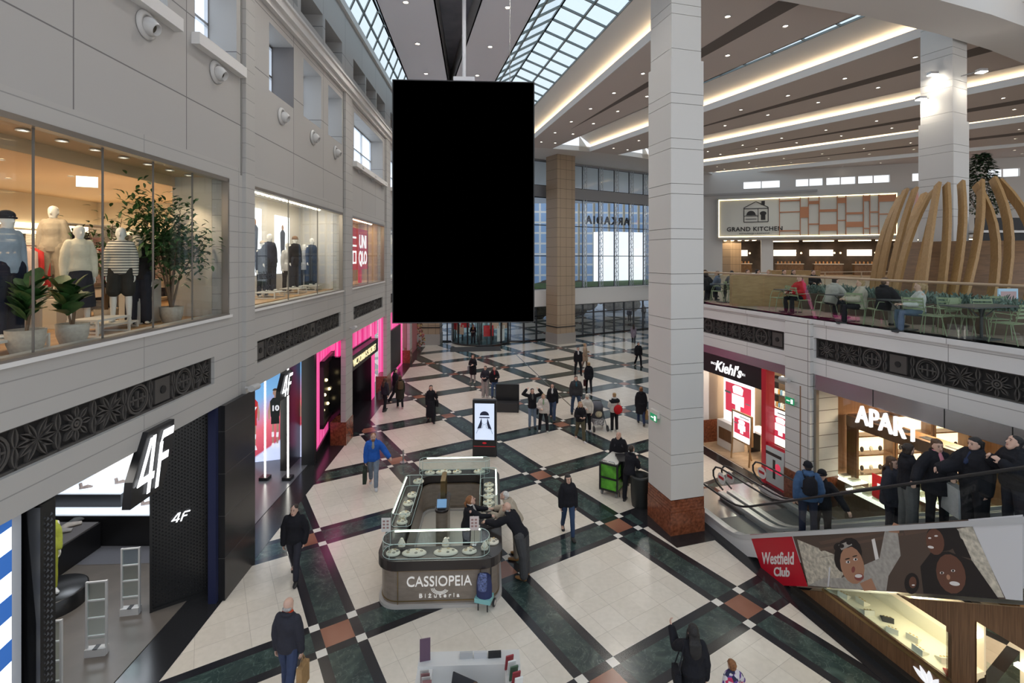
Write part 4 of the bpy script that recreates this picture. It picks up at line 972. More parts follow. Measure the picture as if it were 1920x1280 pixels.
ex_ = MB(); ex_.cb((0, 0, 0), (.32, .03, .2)); o = ex_.build('exit_sign', mat('exit_white', (.85, .95, .9), emit=1.5, ecol=(.85, .95, .9))); o.matrix_world = LF @ rz(9.55, -1.9, 8.74, R(60)); tag(o, 'small white lit exit box hanging in the clothes shop', 'sign')
m_ = MB(); m_.tube([LF @ Vector((9.55, -1.9, 8.8)), LF @ Vector((9.55, -1.9, 9.26))], .01, 6); m_.build('hanging_rod', steel, o, LF @ rz(9.55, -1.9, 8.74, R(60))) if False else None
# plants
leaf_m = mat('leaf_green', (.035, .095, .025), .45, noise=.5, nscale=6); leaf_d = mat('leaf_dark', (.02, .055, .02), .5, noise=.5, nscale=6); bark = mat('bark', (.16, .10, .06), .8); pot_m = mat('stone_pot', (.42, .37, .31), .8, noise=.12, nscale=20)
def leafshape(mb, p, d, l, w_, up=Vector((0, 0, 1)), mi=0, curl=.25):
    d = d.normalized(); sd = d.cross(up); sd = sd.normalized() if sd.length > .01 else Vector((1, 0, 0)); nn = sd.cross(d)
    pts = []
    for t_, k in ((0, .12), (.3, .85), (.6, 1), (.85, .6), (1, .05)):
        c_ = p + d * l * t_ - Vector((0, 0, 1)) * curl * l * t_ * t_
        pts += [c_ - sd * w_ * k / 2 + nn * w_ * .12 * k, c_, c_ + sd * w_ * k / 2 + nn * w_ * .12 * k]
    mb.add(pts, [(3 * i + j, 3 * i + j + 1, 3 * i + j + 4, 3 * i + j + 3) for i in range(4) for j in (0, 1)], mi, True)
def potted(M, label, kind, s=1, name='potted_plant'):
    t = thing(name, label, 'plant', M); rnd = random.Random(hash(label) % 999 if False else len(label))
    a = MB(); a.lathe([(.15 * s, 0.001), (.19 * s, .12 * s), (.205 * s, .3 * s), (.18 * s, .3 * s), (.17 * s, .24 * s), (1e-4, .24 * s)], 20); a.build('pot', pot_m, t)
    tr = MB(); lf = MB()
    if kind == 'fig':
        for q in range(3):
            top = Vector((rnd.uniform(-.15, .15), rnd.uniform(-.15, .15), rnd.uniform(.7, 1.0))) * s; tr.tube([(0, 0, .2 * s), top * .5 + Vector((.03, 0, .1)), top], [.018 * s, .014 * s, .009 * s], 6)
            for k in range(11):
                f_ = rnd.uniform(.35, 1.02); p = Vector((0, 0, .2 * s)).lerp(top, f_); an = rnd.uniform(0, 6.28)
                leafshape(lf, p, Vector((math.cos(an), math.sin(an), rnd.uniform(.4, 1.7))), rnd.uniform(.26, .38) * s, .22 * s, curl=.12)
    else:
        for q in range(9 if kind == 'tree' else 5):
            an = rnd.uniform(0, 6.28); z1 = rnd.uniform(1.5, 2.3) * s; rr_ = rnd.uniform(.25, .85) * s * (1 if kind == 'tree' else .6)
            tip = Vector((math.cos(an) * rr_, math.sin(an) * rr_ * .7, z1)); mid = Vector((tip.x * .25, tip.y * .25, .9 * s))
            tr.tube([(0, 0, .22 * s), mid * .6 + Vector((0, 0, .1 * s)), mid, mid.lerp(tip, .6), tip], [.026 * s, .022 * s, .017 * s, .010 * s, .005], 6)
            for k in range(210 if kind == 'tree' else 60):
                f_ = rnd.uniform(.25, 1.08); p = mid.lerp(tip, f_) + Vector((rnd.gauss(0, .17), rnd.gauss(0, .15), rnd.gauss(0, .17))) * s
                leafshape(lf, p, Vector((rnd.uniform(-1, 1), rnd.uniform(-1, 1), rnd.uniform(-.5, .8))), rnd.uniform(.11, .17) * s, .062 * s, mi=0)
    tr.build('stem', bark, t); lf.build('foliage', [leaf_m], t)
    return t
potted(LF @ rz(10.0, -.62, 6.02), 'large bushy tree in a stone pot behind the shop window', 'tree', 1.02, 'potted_tree')
potted(LF @ rz(9.75, -1.7, 6.02), 'slimmer potted tree half hidden behind the big one', 'bush', .95, 'potted_tree')
potted(LF @ rz(6.75, -.5, 6.02), 'broad-leaved fig in a stone pot, left one behind the window', 'fig', 1.05)
potted(LF @ rz(7.5, -.5, 6.02), 'broad-leaved fig in a stone pot, right one behind the window', 'fig', 1.0)
potted(LF @ rz(8.0, -2.2, 6.75), 'spiky green plant on a shop table among clothes', 'fig', .6)
# display podiums
def podium(M, label, w_, d_, h_, m=None):
    t = MB(); t.box(-w_ / 2, w_ / 2, -d_ / 2, d_ / 2, h_ - .035, h_)
    for a in (-1, 1):
        for b_ in (-1, 1): t.box(a * w_ / 2 - .015, a * w_ / 2 + .015, b_ * d_ / 2 - .015, b_ * d_ / 2 + .015, 0, h_)
        t.box(a * w_ / 2 - .012, a * w_ / 2 + .012, -d_ / 2, d_ / 2, 0.002, .03)
    o = t.build('display_podium', m or sh_white); o.matrix_world = M; return tag(o, label, 'podium')
podium(LF @ rz(8.35, -.75, 6.025), 'white podium table under the window mannequins, taller one', .7, .45, .28)
podium(LF @ rz(8.85, -1.05, 6.025), 'low white podium under the striped mannequin', .9, .5, .12)
podium(LF @ rz(6.75, -.8, 6.025), 'white podium at the left edge under the first mannequin', .8, .5, .2)
cab = MB(); cab.box(-.3, .3, -.2, .2, 0, .85); cab.box(-.3, -.05, .2, .21, .03, .8, 1); o = cab.build('display_cabinet', [sh_white, black_m]); o.matrix_world = LF @ rz(9.9, -1.15, 6.025); tag(o, 'white and black cabinet between the shop trees', 'cabinet')
def mann(u, n, z, face, label, top, bottom, legs='stand', arms=('down', 'down'), hair=('dark', 'none'), hat=None, h=1.78, FM=None, shoes=None, **kw):
    p = (FM or LF) @ Vector((u, n, z)); return person(p.x, p.y, p.z, face, h, legs, arms, 0, (0, 0), top, bottom, shoes, hair, hat, 'white', label, None, False, None, 'mannequin', 'mannequin', mannequin=True, **kw)
st_m = mat('striped_knit', (.66, .62, .54), .9)
t_ = st_m.node_tree; wv = t_.nodes.new('ShaderNodeTexWave'); wv.bands_direction = 'Z'; wv.inputs['Scale'].default_value = 6.5; tc_ = t_.nodes.new('ShaderNodeTexCoord'); cr_ = t_.nodes.new('ShaderNodeValToRGB')
cr_.color_ramp.interpolation = 'CONSTANT'; cr_.color_ramp.elements[0].color = (.05, .05, .06, 1); cr_.color_ramp.elements[1].position = .28; cr_.color_ramp.elements[1].color = (.66, .62, .54, 1)
t_.links.new(tc_.outputs['Object'], wv.inputs[0]); t_.links.new(wv.outputs['Color'], cr_.inputs[0]); t_.links.new(cr_.outputs[0], t_.nodes['Principled BSDF'].inputs['Base Color'])
mann(6.8, -.8, 6.225, 95, 'white mannequin in pale blue shirt and pink sweater at left window edge', ((.32, .38, .46), 'hip', .02), ((.015, .018, .035), 'wide'), hat=((.02, .02, .03), 'beanie'))
mann(8.55, -1.25, 6.145, 120, 'white mannequin in cream blouse, dark vest straps and skirt', ((.66, .62, .50), 'waist', .03), ((.03, .03, .04), 'skirt'))
mann(9.1, -.95, 6.145, 150, 'white mannequin in a striped sweater and dark shorts', ((.6, .6, .5), 'hip', .03), ((.035, .033, .03), 'shorts'), stripes=st_m)
mann(9.62, -1.0, 6.025, 140, 'white mannequin with pale cap and black blazer', ((.03, .025, .025), 'hip', .03), ((.03, .03, .035), 'wide'), hat=((.62, .60, .55), 'cap'), inner=(.6, .58, .35))
mann(9.3, -2.3, 6.55, 160, 'mannequin in beige jacket and trousers on a higher stand', ((.42, .36, .28), 'hip', .03), ((.40, .34, .26), 'wide'))
mann(7.8, -2.0, 6.025, 150, 'mannequin in pink top standing behind the figs', ((.60, .38, .36), 'hip', .02), ((.2, .2, .25), 'trousers'), hat=((.5, .45, .38), 'cap'))
m_ = MB(); m_.box(-.3, .3, -.3, .3, 0, .52); o = m_.build('display_block', sh_white); o.matrix_world = LF @ rz(9.3, -2.3, 6.025); tag(o, 'white block under the beige mannequin', 'podium')
tb = MB(); tb.box(-.6, .6, -.4, .4, .68, .72); tb.box(-.55, -.5, -.35, .35, .001, .68); tb.box(.5, .55, -.35, .35, .001, .68); o = tb.build('shop_table', sh_white); o.matrix_world = LF @ rz(8.0, -2.2, 6.025); tag(o, 'white table holding the small green plant', 'table')
ds = MB(); ds.box(-.25, .25, 0, .02, 0, .12); o = ds.build('notice_card', sh_white); o.matrix_world = LF @ rz(8.25, -1.95, 6.75); tag(o, 'white notice card standing on the shop table', 'sign')

# bay two: suits and light panels
bw = mat('box_white', (.66, .64, .61), .6)
m_ = MB(); m_.box(11.95, 19.4, -1.65, -1.6, 5.9, 9.3); m_.box(19.3, 19.4, -1.6, -.36, 6, 9.3); m_.box(11.95, 12.05, -1.6, -.36, 6, 9.3); m_.box(11.95, 19.4, -1.6, -.36, 9.2, 9.3); o = struct(m_.build('wall_left', bw), 'white display box of the suit window'); o.matrix_world = LF
m_ = MB(); m_.box(11.95, 19.4, -1.6, -.36, 5.9, 6.1); o = struct(m_.build('floor', oak)); o.matrix_world = LF
def panel_poster(u0, u1, z0, z1, n, label, figs, FM=LF, dirn=1, glow=1.3, name='lit_poster'):
    t = thing(name, label, 'poster', FM @ rz(0, 0, 0)); a = MB(); a.box(u0, u1, n - .05, n, z0, z1); a.build('light_panel', mat('panel_glow_%d' % int(glow * 10), (.82, .87, .92), emit=glow, ecol=(.86, .92, 1)), t)
    if figs:
        a = MB()
        for c_, w_, zb, zt in figs:
            a.prism_y([(c_ - w_ * .3, zb), (c_ + w_ * .3, zb), (c_ + w_ * .45, zb + (zt - zb) * .5), (c_ + w_ * .5, zb + (zt - zb) * .78), (c_ + w_ * .15, zb + (zt - zb) * .86), (c_ - w_ * .15, zb + (zt - zb) * .86), (c_ - w_ * .5, zb + (zt - zb) * .78), (c_ - w_ * .45, zb + (zt - zb) * .5)], n, n + .012)
            a.prism_y([(c_ + w_ * .2 * math.cos(q), zb + (zt - zb) * .92 + w_ * .25 * math.sin(q)) for q in [k * .6283 for k in range(10)]], n, n + .012, 1)
        a.build('printed_figure', [mat('print_navy', (.06, .08, .13), .6), mat('print_face', (.35, .22, .17), .6)], t)
    return t
panel_poster(14.55, 16.0, 6.75, 8.85, -1.58, 'tall backlit poster of two people in jackets, left in suit window', [(15.0, .42, 7.3, 8.55), (15.55, .42, 7.3, 8.5)])
panel_poster(17.0, 18.2, 6.75, 8.75, -1.58, 'tall backlit poster with one dark haired person, right in suit window', [(17.6, .4, 7.2, 8.45)])
panel_poster(12.3, 13.6, 6.4, 8.85, -1.58, 'plain bright light panel at the left end of suit window', [])
m_ = MB()
for k in range(24): m_.ell((12.3 + k * .285, -.75, 9.12), (.07, .07, .05), 0, 8, 5)
o = m_.build('ceiling_bulbs', mat('bulb_row', (1, .85, .6), emit=12, ecol=(1, .84, .6))); o.matrix_world = LF; tag(o, 'row of warm bulbs along the ceiling of the suit window', 'ceiling light', kind='stuff')
light('window_light', 'AREA', LF @ Vector((15.6, -.8, 9.05)), 110, (1, .86, .68), 6.5, .5, (0, 0, R(90)))
for i, (u, n, c_, k, hb, lb) in enumerate(((14.9, -.85, (.03, .035, .06), 'hip', None, 'navy coat, nearest in suit window'), (15.25, -1.2, (.04, .05, .08), 'thigh', ((.5, .4, .3), 'cap'), 'pale cap and navy coat in suit window'), (16.7, -.8, (.012, .012, .016), 'thigh', ((.2, .12, .08), 'beanie'), 'long black coat in the middle of suit window'), (17.2, -1.25, (.55, .55, .56), 'thigh', None, 'white coat behind the black coat one'), (18.25, -.8, (.04, .05, .075), 'hip', None, 'blue grey suit on right podium'), (18.7, -1.25, (.30, .31, .34), 'thigh', None, 'grey dress behind the suit one'))):
    mann(u, n, 6.105 if i % 2 else 6.305, 120, 'white mannequin with ' + lb, (c_, k, .02), ((.025, .03, .045) if i % 2 == 0 else (.03, .03, .04), 'wide' if i % 2 == 0 else 'trousers'), hat=hb)
for i, u in enumerate((14.9, 16.7, 18.25)): podium(LF @ rz(u, -.85, 6.105), 'low white podium, %s in the suit window' % ('left', 'middle', 'right')[i], .7, .6, .19)
text('window_lettering', 'niebieski\no niebie', tmat(LF, 12.95, -.07, 6.75), .30, mat('vinyl_dark', (.03, .03, .04), .5), None, .002); 
tag(C.objects['window_lettering'], 'dark vinyl words on the glass of the suit window', 'lettering')
# bay three: red square signs
slat = wood('slat_wood', (.62, .44, .28), (.48, .32, .19), .5, (3, 3, .1), 3)
m_ = MB(); m_.box(20.5, 26.8, -1.4, -1.35, 5.9, 9.3); m_.box(26.7, 26.8, -1.4, -.36, 6, 9.3); m_.box(20.5, 20.6, -1.4, -.36, 6, 9.3); m_.box(20.5, 26.8, -1.4, -.36, 9.1, 9.3); m_.box(20.5, 26.8, -1.4, -.36, 5.9, 6.1)
for k in range(30): m_.box(20.7 + k * .2, 20.78 + k * .2, -1.35, -1.3, 6.1, 9.1)
o = struct(m_.build('wall_left', slat), 'wood lined display box of the red sign window'); o.matrix_world = LF
light('window_light', 'AREA', LF @ Vector((23.6, -.9, 9.0)), 85, (1, .78, .5), 5.5, .5, (0, 0, R(90)))
m_ = MB()
for k in range(18): m_.ell((20.9 + k * .32, -.6, 9.07), (.06, .06, .04), 0, 8, 5)
o = m_.build('ceiling_bulbs', MATS['bulb_row']); o.matrix_world = LF; tag(o, 'row of warm bulbs above the red square signs', 'ceiling light', kind='stuff')
red_s = mat('sign_red', (.62, .012, .02), .4, emit=.35, ecol=(.8, .02, .03)); wht_s = mat('sign_white_lit', (1, 1, 1), emit=1.2, ecol=(1, 1, 1))
for nm, u0, lab in (('square_sign', 21.15, 'red square sign with white angular characters'), ('square_sign', 23.05, 'red square sign reading UNI QLO')):
    t = thing(nm, lab + ' in the third window', 'sign', LF); a = MB(); a.box(u0, u0 + 1.85, -.62, -.42, 6.75, 8.65); a.box(u0 + .8, u0 + 1.05, -.62, -.5, 6.1, 6.75); a.build('board', red_s, t)
    a = MB()
    def B(x0, x1, z0, z1): a.box(u0 + x0, u0 + x1, -.42, -.40, 6.75 + z0, 6.75 + z1)
    if u0 < 22:
        for x0, x1, z0, z1 in ((.25, .8, 1.45, 1.52), (.68, .76, 1.12, 1.5), (.2, .85, 1.05, 1.13), (1.05, 1.6, 1.42, 1.5), (1.0, 1.65, 1.05, 1.13), (.3, .8, .78, .86), (.72, .8, .3, .86), (.3, .38, .55, .86), (.4, .72, .28, .36), (1.05, 1.13, .28, .86), (1.53, 1.61, .28, .86), (1.05, 1.61, .78, .86), (1.05, 1.61, .28, .36)): B(x0, x1, z0, z1)
        a.build('characters', wht_s, t)
    else:
        text('characters', 'UNI', tmat(LF, u0 + .92, -.415, 6.75 + 1.02), .86, wht_s, t, .006, bold=.02, sx=.9); text('characters', 'QLO', tmat(LF, u0 + .92, -.415, 6.75 + .26), .86, wht_s, t, .006, bold=.02, sx=.82)
for a_, b_ in ((28.2, 34.3), (35.6, 40.5)):
    m_ = MB(); m_.box(a_ - .1, b_ + .1, -1.6, -1.5, 5.9, 9.3); m_.box(a_ - .1, b_ + .1, -1.5, -.36, 9.1, 9.3); m_.box(a_ - .1, b_ + .1, -1.5, -.36, 5.9, 6.1); o = struct(m_.build('wall_left', bw)); o.matrix_world = LF
    light('window_light', 'AREA', LF @ Vector(((a_ + b_) / 2, -.9, 9.0)), 60, (1, .85, .65), 4.5, .5, (0, 0, R(90)))

# air nozzles
nz_m = mat('nozzle_ring', (.52, .51, .50), .35)
nz = None
for i, u in enumerate((8.33, 10.45, 13.7, 16.1, 18.4, 21.6, 23.9, 26.2, 29.5, 32.5)):
    lab = 'round white air nozzle on the left wall, ' + ['nearest to camera', 'second, just before the slim pilaster', 'third, first of three under square niches', 'fourth, middle under square niches', 'fifth, last under square niches', 'sixth, first under the ribbon window', 'seventh, middle under the ribbon window', 'eighth, last under the ribbon window', 'ninth, partly beside the screen', 'tenth and farthest'][i]
    M = LF @ rz(u, 0.012, 11.18)
    if nz is None:
        nz = thing('air_nozzle', lab, 'vent', M, 'air nozzles on the left wall'); Q = Matrix.Rotation(R(-90), 4, 'X')
        a = MB(); a.lathe([(.24, 0), (.24, .02), (.20, .05), (.15, .05), (.15, .02)], 24, 0, Q); a.build('flange', nz_m, nz)
        a = MB(); a.lathe([(.15, .02), (.155, .08), (.12, .16), (.10, .2), (.088, .2), (.085, .10), (1e-4, .10)], 20, 0, Matrix.Rotation(R(-115), 4, 'X')); a.build('ball', nz_m, nz)
        a = MB(); a.lathe([(.082, .12), (1e-4, .12)], 16, 0, Matrix.Rotation(R(-115), 4, 'X')); a.build('throat', mat('nozzle_dark', (.10, .085, .06), .8), nz)
    else: dup(nz, M, None, lab)

# ================================================================= left side: ground floor
conc = mat('shop_concrete', (.155, .135, .12), .35, noise=.15, nscale=1.5); mesh_m = mat('black_relief', (.014, .014, .015), .3)
m_ = MB(); m_.box(1, 12, -11, -.7, .004, .02); o = struct(m_.build('floor', conc), 'brown grey floor of the sports shop'); o.matrix_world = LF
m_ = MB(); m_.box(1, 19, -11, -.36, 4.12, 4.3); m_.box(1, 19.3, -11.2, -11, 0, 4.2); m_.box(1, 1.1, -11, 0, 0, 4.2); o = struct(m_.build('ceiling', mat('shop_black', (.02, .02, .022), .6))); o.matrix_world = LF
m_ = MB(); m_.box(10.62, 11.97, -.2, .10, 0, 4.15); o = struct(m_.build('pillar', jointed('black_cladding', (.018, .018, .02), 3, .9, (.05, .05, .05), .008, rough=.25)), 'glossy black clad pillar of the sports shop'); o.matrix_world = LF
m_ = MB(); m_.box(10.52, 10.62, -.2, -.04, 0, 4.15); o = struct(m_.build('pillar', mat('navy_trim', (.02, .025, .07), .4))); o.matrix_world = LF
def relief(mb, w_, z0, z1, pitch=.075):   # rows of small raised triangles
    x = -w_ / 2 + .03
    r_ = 0
    while x < w_ / 2 - .04:
        z = z0 + .03 + (r_ % 2) * pitch / 2
        while z < z1 - .05:
            mb.add([(x, 0, z), (x + .05, 0, z), (x + .025, 0, z + .045), (x + .025, .022, z + .015)], [(0, 1, 3), (1, 2, 3), (2, 0, 3)], 1); z += pitch
        x += .055; r_ += 1
def shopfront_panel(p, q, label):
    d = Vector((q[0] - p[0], q[1] - p[1])); FM = frame(p[0], p[1], d.x, d.y, 1); L_ = d.length
    m = MB(); m.box(0, L_, -.3, 0, .001, 4.12); m.M = Matrix.Translation((L_ / 2, 0.001, 0)); relief(m, L_, .1, 4.0); m.M = Matrix.Identity(4)
    m.box(0, .05, -.3, .05, 0.001, 4.12); m.box(0, L_, -.3, .04, 0.001, .08)
    o = m.build('relief_panel', [mesh_m, mat('relief_tip', (.035, .034, .036), .25)]); o.matrix_world = FM; tag(o, label, 'wall panel'); return FM, L_
PF, PL_ = shopfront_panel((-7.45, 10.25), (-6.47, 10.95), 'angled black wall panel with triangle relief and small lit logo')
shopfront_panel((-6.05, 6.34), (-6.06, 6.62), 'narrow black relief pillar beside the blue striped light panel')
m_ = MB(); m_.box(6.34, 6.6, -.5, -.3, .001, 4.12); o = struct(m_.build('pillar', mesh_m)); o.matrix_world = LF
lit_w = mat('logo_white', (1, 1, 1), emit=1.5, ecol=(.95, .97, 1))
def four_f(mb, s, y0, y1, mi=0, M=None):   # slanted 4 joined with F
    sk = .32
    def P_(pts): mb.prism_y([((x + z * sk) * s, z * s) for x, z in pts], y0, y1, mi, M)
    P_([(0, .22), (.16, .22), (.52, .98), (.38, .98)]); P_([(0, .22), (.76, .22), (.76, .34), (.06, .34)]); P_([(.5, 0), (.65, 0), (.65, 1), (.5, 1)])
    P_([(.90, 0), (1.05, 0), (1.05, .8), (.90, .8)]); P_([(.90, .76), (1.02, 1), (1.55, 1), (1.55, .86), (1.05, .86)]); P_([(1.0, .45), (1.4, .45), (1.4, .58), (1.0, .58)])
def logo(M, s, label, parent=None, back=None):
    t = thing('shop_logo', label, 'sign', M); a = MB(); four_f(a, s, .0, .008); a.build('lit_letters', lit_w, t)
    if back: a = MB(); a.prism_y([((x + z * .32) * s, z * s) for x, z in ((-.12, -.1), (1.35, -.1), (1.7, .55), (1.62, 1.1), (.3, 1.1), (-.15, .35))], .03, .03 + back); a.build('casing', black_m, t)
    return t
# matrices: x right, y away from the reader, z up
logo(rz(-7.14, 10.42, 1.74, math.atan2(.7, .98)), .19, 'small lit white sports logo on the angled black panel')
def lgm(u, n, z, sx_, sz_): m = tmat(LF, u, n, z) @ Matrix.Rotation(R(-90), 4, 'X'); return m @ Matrix.Diagonal((sx_, 1, sz_, 1))
logo(lgm(7.93, .12, 3.42, .86, 1.5), .6, 'large lit white sports logo hanging over the shop entrance', None, .13)
m_ = MB(); m_.box(2, 6.3, -.3, -.15, .05, 4.1); o = struct(m_.build('wall_left', mat('panel_frame_white', (.6, .62, .66), .4))); o.matrix_world = LF
sl = thing('striped_light_panel', 'bright white light panel with slanted blue stripes', 'light panel', LF); a = MB(); a.box(2, 6.14, -.15, -.12, .1, 4.05); a.build('panel', mat('panel_bright', (.9, .94, 1), emit=1.5, ecol=(.9, .95, 1)), sl)
a = MB()
for k in range(1, 8): a.add([(2, -.115, .1 + k * .55 - .5), (6.14, -.115, .1 + k * .55 + .55 - .5), (6.14, -.115, .1 + k * .55 + .82 - .5), (2, -.115, .1 + k * .55 + .27 - .5)], [(3, 2, 1, 0)])
a.build('stripes', mat('stripe_blue', (.04, .16, .50), .5, emit=.35, ecol=(.05, .2, .7)), sl)
# security gates
gate_w = mat('gate_white', (.62, .62, .62), .4); gp = None
for x, y, lab in ((-7.80, 10.2, 'white anti-theft gate, farthest inside the sports shop entrance'), (-7.62, 9.15, 'white anti-theft gate, middle one of the entrance'), (-7.55, 8.15, 'white anti-theft gate, nearest camera')):
    M = rz(x, y, .02, R(10))
    if gp is None:
        gp = thing('security_gate', lab, 'gate', M, 'anti-theft gates'); a = MB()
        for sx_ in (-.16, .16): a.box(sx_ - .015, sx_ + .015, -.02, .02, 0, 1.35)
        for z in (.35, .68, 1.0, 1.335): a.box(-.16, .16, -.015, .015, z - .012, z + .012)
        a.build('frame', gate_w, gp); a = MB(); a.box(-.15, .15, -.004, .004, .3, 1.32); a.build('acrylic', clear, gp); a = MB(); a.box(-.17, .17, -.06, .06, 0, .14); a.box(-.04, .04, -.065, .065, .135, .145, 1); a.build('base', [gate_w, black_m], gp)
    else: dup(gp, M, None, lab)
# inside displays
blw = mat('counter_glow', (.80, .88, 1), emit=.75, ecol=(.8, .9, 1))
def counter(x0, x1, y0, y1, h_, label, top=blw):
    t = thing('display_counter', label, 'counter', rz(0, 0, .02)); a = MB(); a.box(x0, x1, y0, y1, 0, h_); a.build('plinth', black_m, t); a = MB(); a.box(x0 + .03, x1 - .03, y0 + .03, y1 - .03, h_, h_ + .03); a.build('glowing_top', top, t); return t
counter(-12.2, -8.9, 12.6, 14.6, .75, 'long black counter with glowing white top, deep in sports shop')
counter(-12.2, -10.2, 13.0, 14.2, 1.1, 'raised black block with glowing top on the long counter')
counter(-8.2, -7.6, 12.4, 14.4, .9, 'smaller black display counter behind the angled panel')
counter(-11.4, -10.35, 11.3, 12.55, .62, 'black clothes display island in the sports shop', mat('display_top', (.12, .11, .11), .6))
for i in range(5):
    a = MB(); a.tube([(0, 0, 0), (.25, .05, .05), (.5, 0, .02)], [.10, .12, .08], 8, 0, ry=[.03, .05, .03], up=(0, 0, 1)); o = a.build('folded_garment', cloth(((.35, .3, .28), (.5, .42, .36), (.3, .28, .27), (.45, .4, .36), (.1, .1, .1))[i])); o.matrix_world = rz(-11.2 + .05 * i, 11.4 + .22 * i, .672, .3 * i)
    tag(o, 'crumpled folded garment on the black display island, %s from front' % ('first', 'second', 'third', 'fourth', 'fifth')[i], 'garment', 'garments on the display island')
for i, (x, y) in enumerate(((-11.3, 13.2), (-10.6, 13.5), (-9.6, 13.1))):
    a = MB(); a.tube([(-.12, 0, .03), (.05, 0, .05), (.16, 0, .03)], [.03, .05, .035], 8, 0, ry=[.03, .05, .02], up=(0, 0, 1)); a.tube([(-.08, 0, .03), (-.1, 0, .16)], [.04, .04], 8); o = a.build('sports_shoe', cloth((.5, .4, .36))); o.matrix_world = rz(x, y, 1.19 if i < 2 else .81, .4); tag(o, 'beige sports shoe on the glowing counter, %s' % ('left', 'middle', 'right')[i], 'shoe')
pd = MB(); pd.lathe([(.58, 0), (.58, .3), (.54, .33), (1e-4, .33)], 36); o = pd.build('round_plinth', mesh_m); o.matrix_world = rz(-9.62, 10.45, .021); tag(o, 'round black plinth under the yellow sports mannequin', 'podium')
mann(10.45, -3.42, .355, 130, 'white mannequin in yellow green sportswear on round plinth', ((.45, .5, .08), 'hip', .015), ((.42, .45, .06), 'slim'), h=1.8, shoes=(.7, .7, .7))
for x, y, e, c_ in ((-8.5, 9.5, 60, (1, .95, .88)), (-10.5, 13.3, 70, (.85, .92, 1)), (-7.9, 12, 35, (.9, .95, 1)), (-7, 7.2, 40, (1, .96, .9))): light('shop_light', 'AREA', (x, y, 4.05), e, c_, 1.6, 1.2)

# bay two, ground: athletes lightbox
Lb = frame(-9.4, 17.6, 1.9, .62, 1)
lbx = thing('athletes_lightbox', 'huge blue to red lightbox showing three volleyball players', 'poster', Lb); a = MB(); a.box(0, 2.0, -.15, 0, .05, 4.1)
lg = mat('lightbox_gradient', (.3, .5, .8), .5, emit=1.0); t_ = lg.node_tree; tc_ = t_.nodes.new('ShaderNodeTexCoord'); sp_ = t_.nodes.new('ShaderNodeSeparateXYZ'); cr_ = t_.nodes.new('ShaderNodeValToRGB')
dv = t_.nodes.new('ShaderNodeMath'); dv.operation = 'MULTIPLY_ADD'; dv.inputs[1].default_value = .25; nx = t_.nodes.new('ShaderNodeMath'); nx.operation = 'MULTIPLY'; nx.inputs[1].default_value = -.16
t_.links.new(tc_.outputs['Object'], sp_.inputs[0]); t_.links.new(sp_.outputs[0], nx.inputs[0]); t_.links.new(sp_.outputs[2], dv.inputs[0]); t_.links.new(nx.outputs[0], dv.inputs[2]); t_.links.new(dv.outputs[0], cr_.inputs[0])
e_ = cr_.color_ramp.elements; e_[0].position = .0; e_[0].color = (.55, .62, .85, 1); e_[1].position = .95; e_[1].color = (.06, .22, .50, 1)
for p_, c_ in ((.02, (.45, .06, .10)), (.22, (.62, .12, .16)), (.5, (.16, .36, .62))): q_ = e_.new(p_); q_.color = (*c_, 1)
t_.links.new(cr_.outputs[0], t_.nodes['Principled BSDF'].inputs['Emission Color']); t_.links.new(cr_.outputs[0], t_.nodes['Principled BSDF'].inputs['Base Color'])
a.build('light_panel', lg, lbx)
pm = [mat('print_red', (.5, .02, .03), .6, emit=.5, ecol=(.6, .03, .04)), mat('print_white', (.8, .8, .85), .6, emit=.8, ecol=(.85, .85, .9)), mat('print_black', (.02, .03, .03), .6), mat('print_skin', (.55, .32, .24), .6, emit=.35, ecol=(.6, .38, .3)), mat('print_hair', (.15, .09, .05), .6)]
def athlete(cx, shirt, shorts, hairc, num, lean=0):
    a = MB(); y0, y1 = 0, .015
    def P_(pts, mi, dy=0): a.prism_y([(cx + x * .8 + lean * z, .55 + z * 1.14) for x, z in pts], y0, y1 + dy, mi)
    P_([(-.12, .05), (-.06, .05), (-.05, .75), (-.13, .75)], 3); P_([(.06, .02), (.12, .02), (.15, .75), (.05, .75)], 3)
    P_([(-.14, .3), (-.05, .3), (-.05, .45), (-.14, .45)], 1, .003); P_([(.04, .28), (.13, .28), (.14, .43), (.05, .43)], 1, .003)
    P_([(-.16, -.03), (-.05, -.03), (-.05, .1), (-.13, .1)], 1, .003); P_([(.05, -.06), (.18, -.06), (.13, .08), (.05, .08)], 1, .003)
    P_([(-.17, .7), (.17, .7), (.16, .95), (-.16, .95)], shorts, .004); P_([(-.18, .93), (.18, .93), (.21, 1.42), (.1, 1.52), (-.1, 1.52), (-.21, 1.42)], shirt, .005)
    P_([(-.21, 1.42), (-.29, 1.1), (-.27, .85), (-.22, .85), (-.17, 1.3)], 3, .002); P_([(.21, 1.42), (.29, 1.1), (.27, .85), (.22, .85), (.17, 1.3)], 3, .002); P_([(-.04, 1.5), (.04, 1.5), (.04, 1.62), (-.04, 1.62)], 3, .002)
    a.prism_y([(cx + lean * 1.65 + .08 * math.cos(q), .55 + 1.68 * 1.14 + .10 * math.sin(q)) for q in [k * .6283 for k in range(10)]], y0, y1 + .004, 3)
    a.prism_y([(cx + lean * 1.65 + .09 * math.cos(q), .58 + 1.72 * 1.14 + .08 * math.sin(q)) for q in [k * .6283 for k in range(6)]], y0, y1 + .008, hairc)
    a.build('printed_athlete', pm, lbx)
    text('shirt_number', num, tmat(Lb, cx + lean * 1.2, .026, .55 + 1.12 * 1.14), .26, pm[1] if shirt != 1 else pm[0], lbx, .003, bold=.01)
athlete(.22, 0, 0, 1, '27'); athlete(.95, 2, 2, 4, '10'); athlete(1.6, 1, 0, 4, '28')
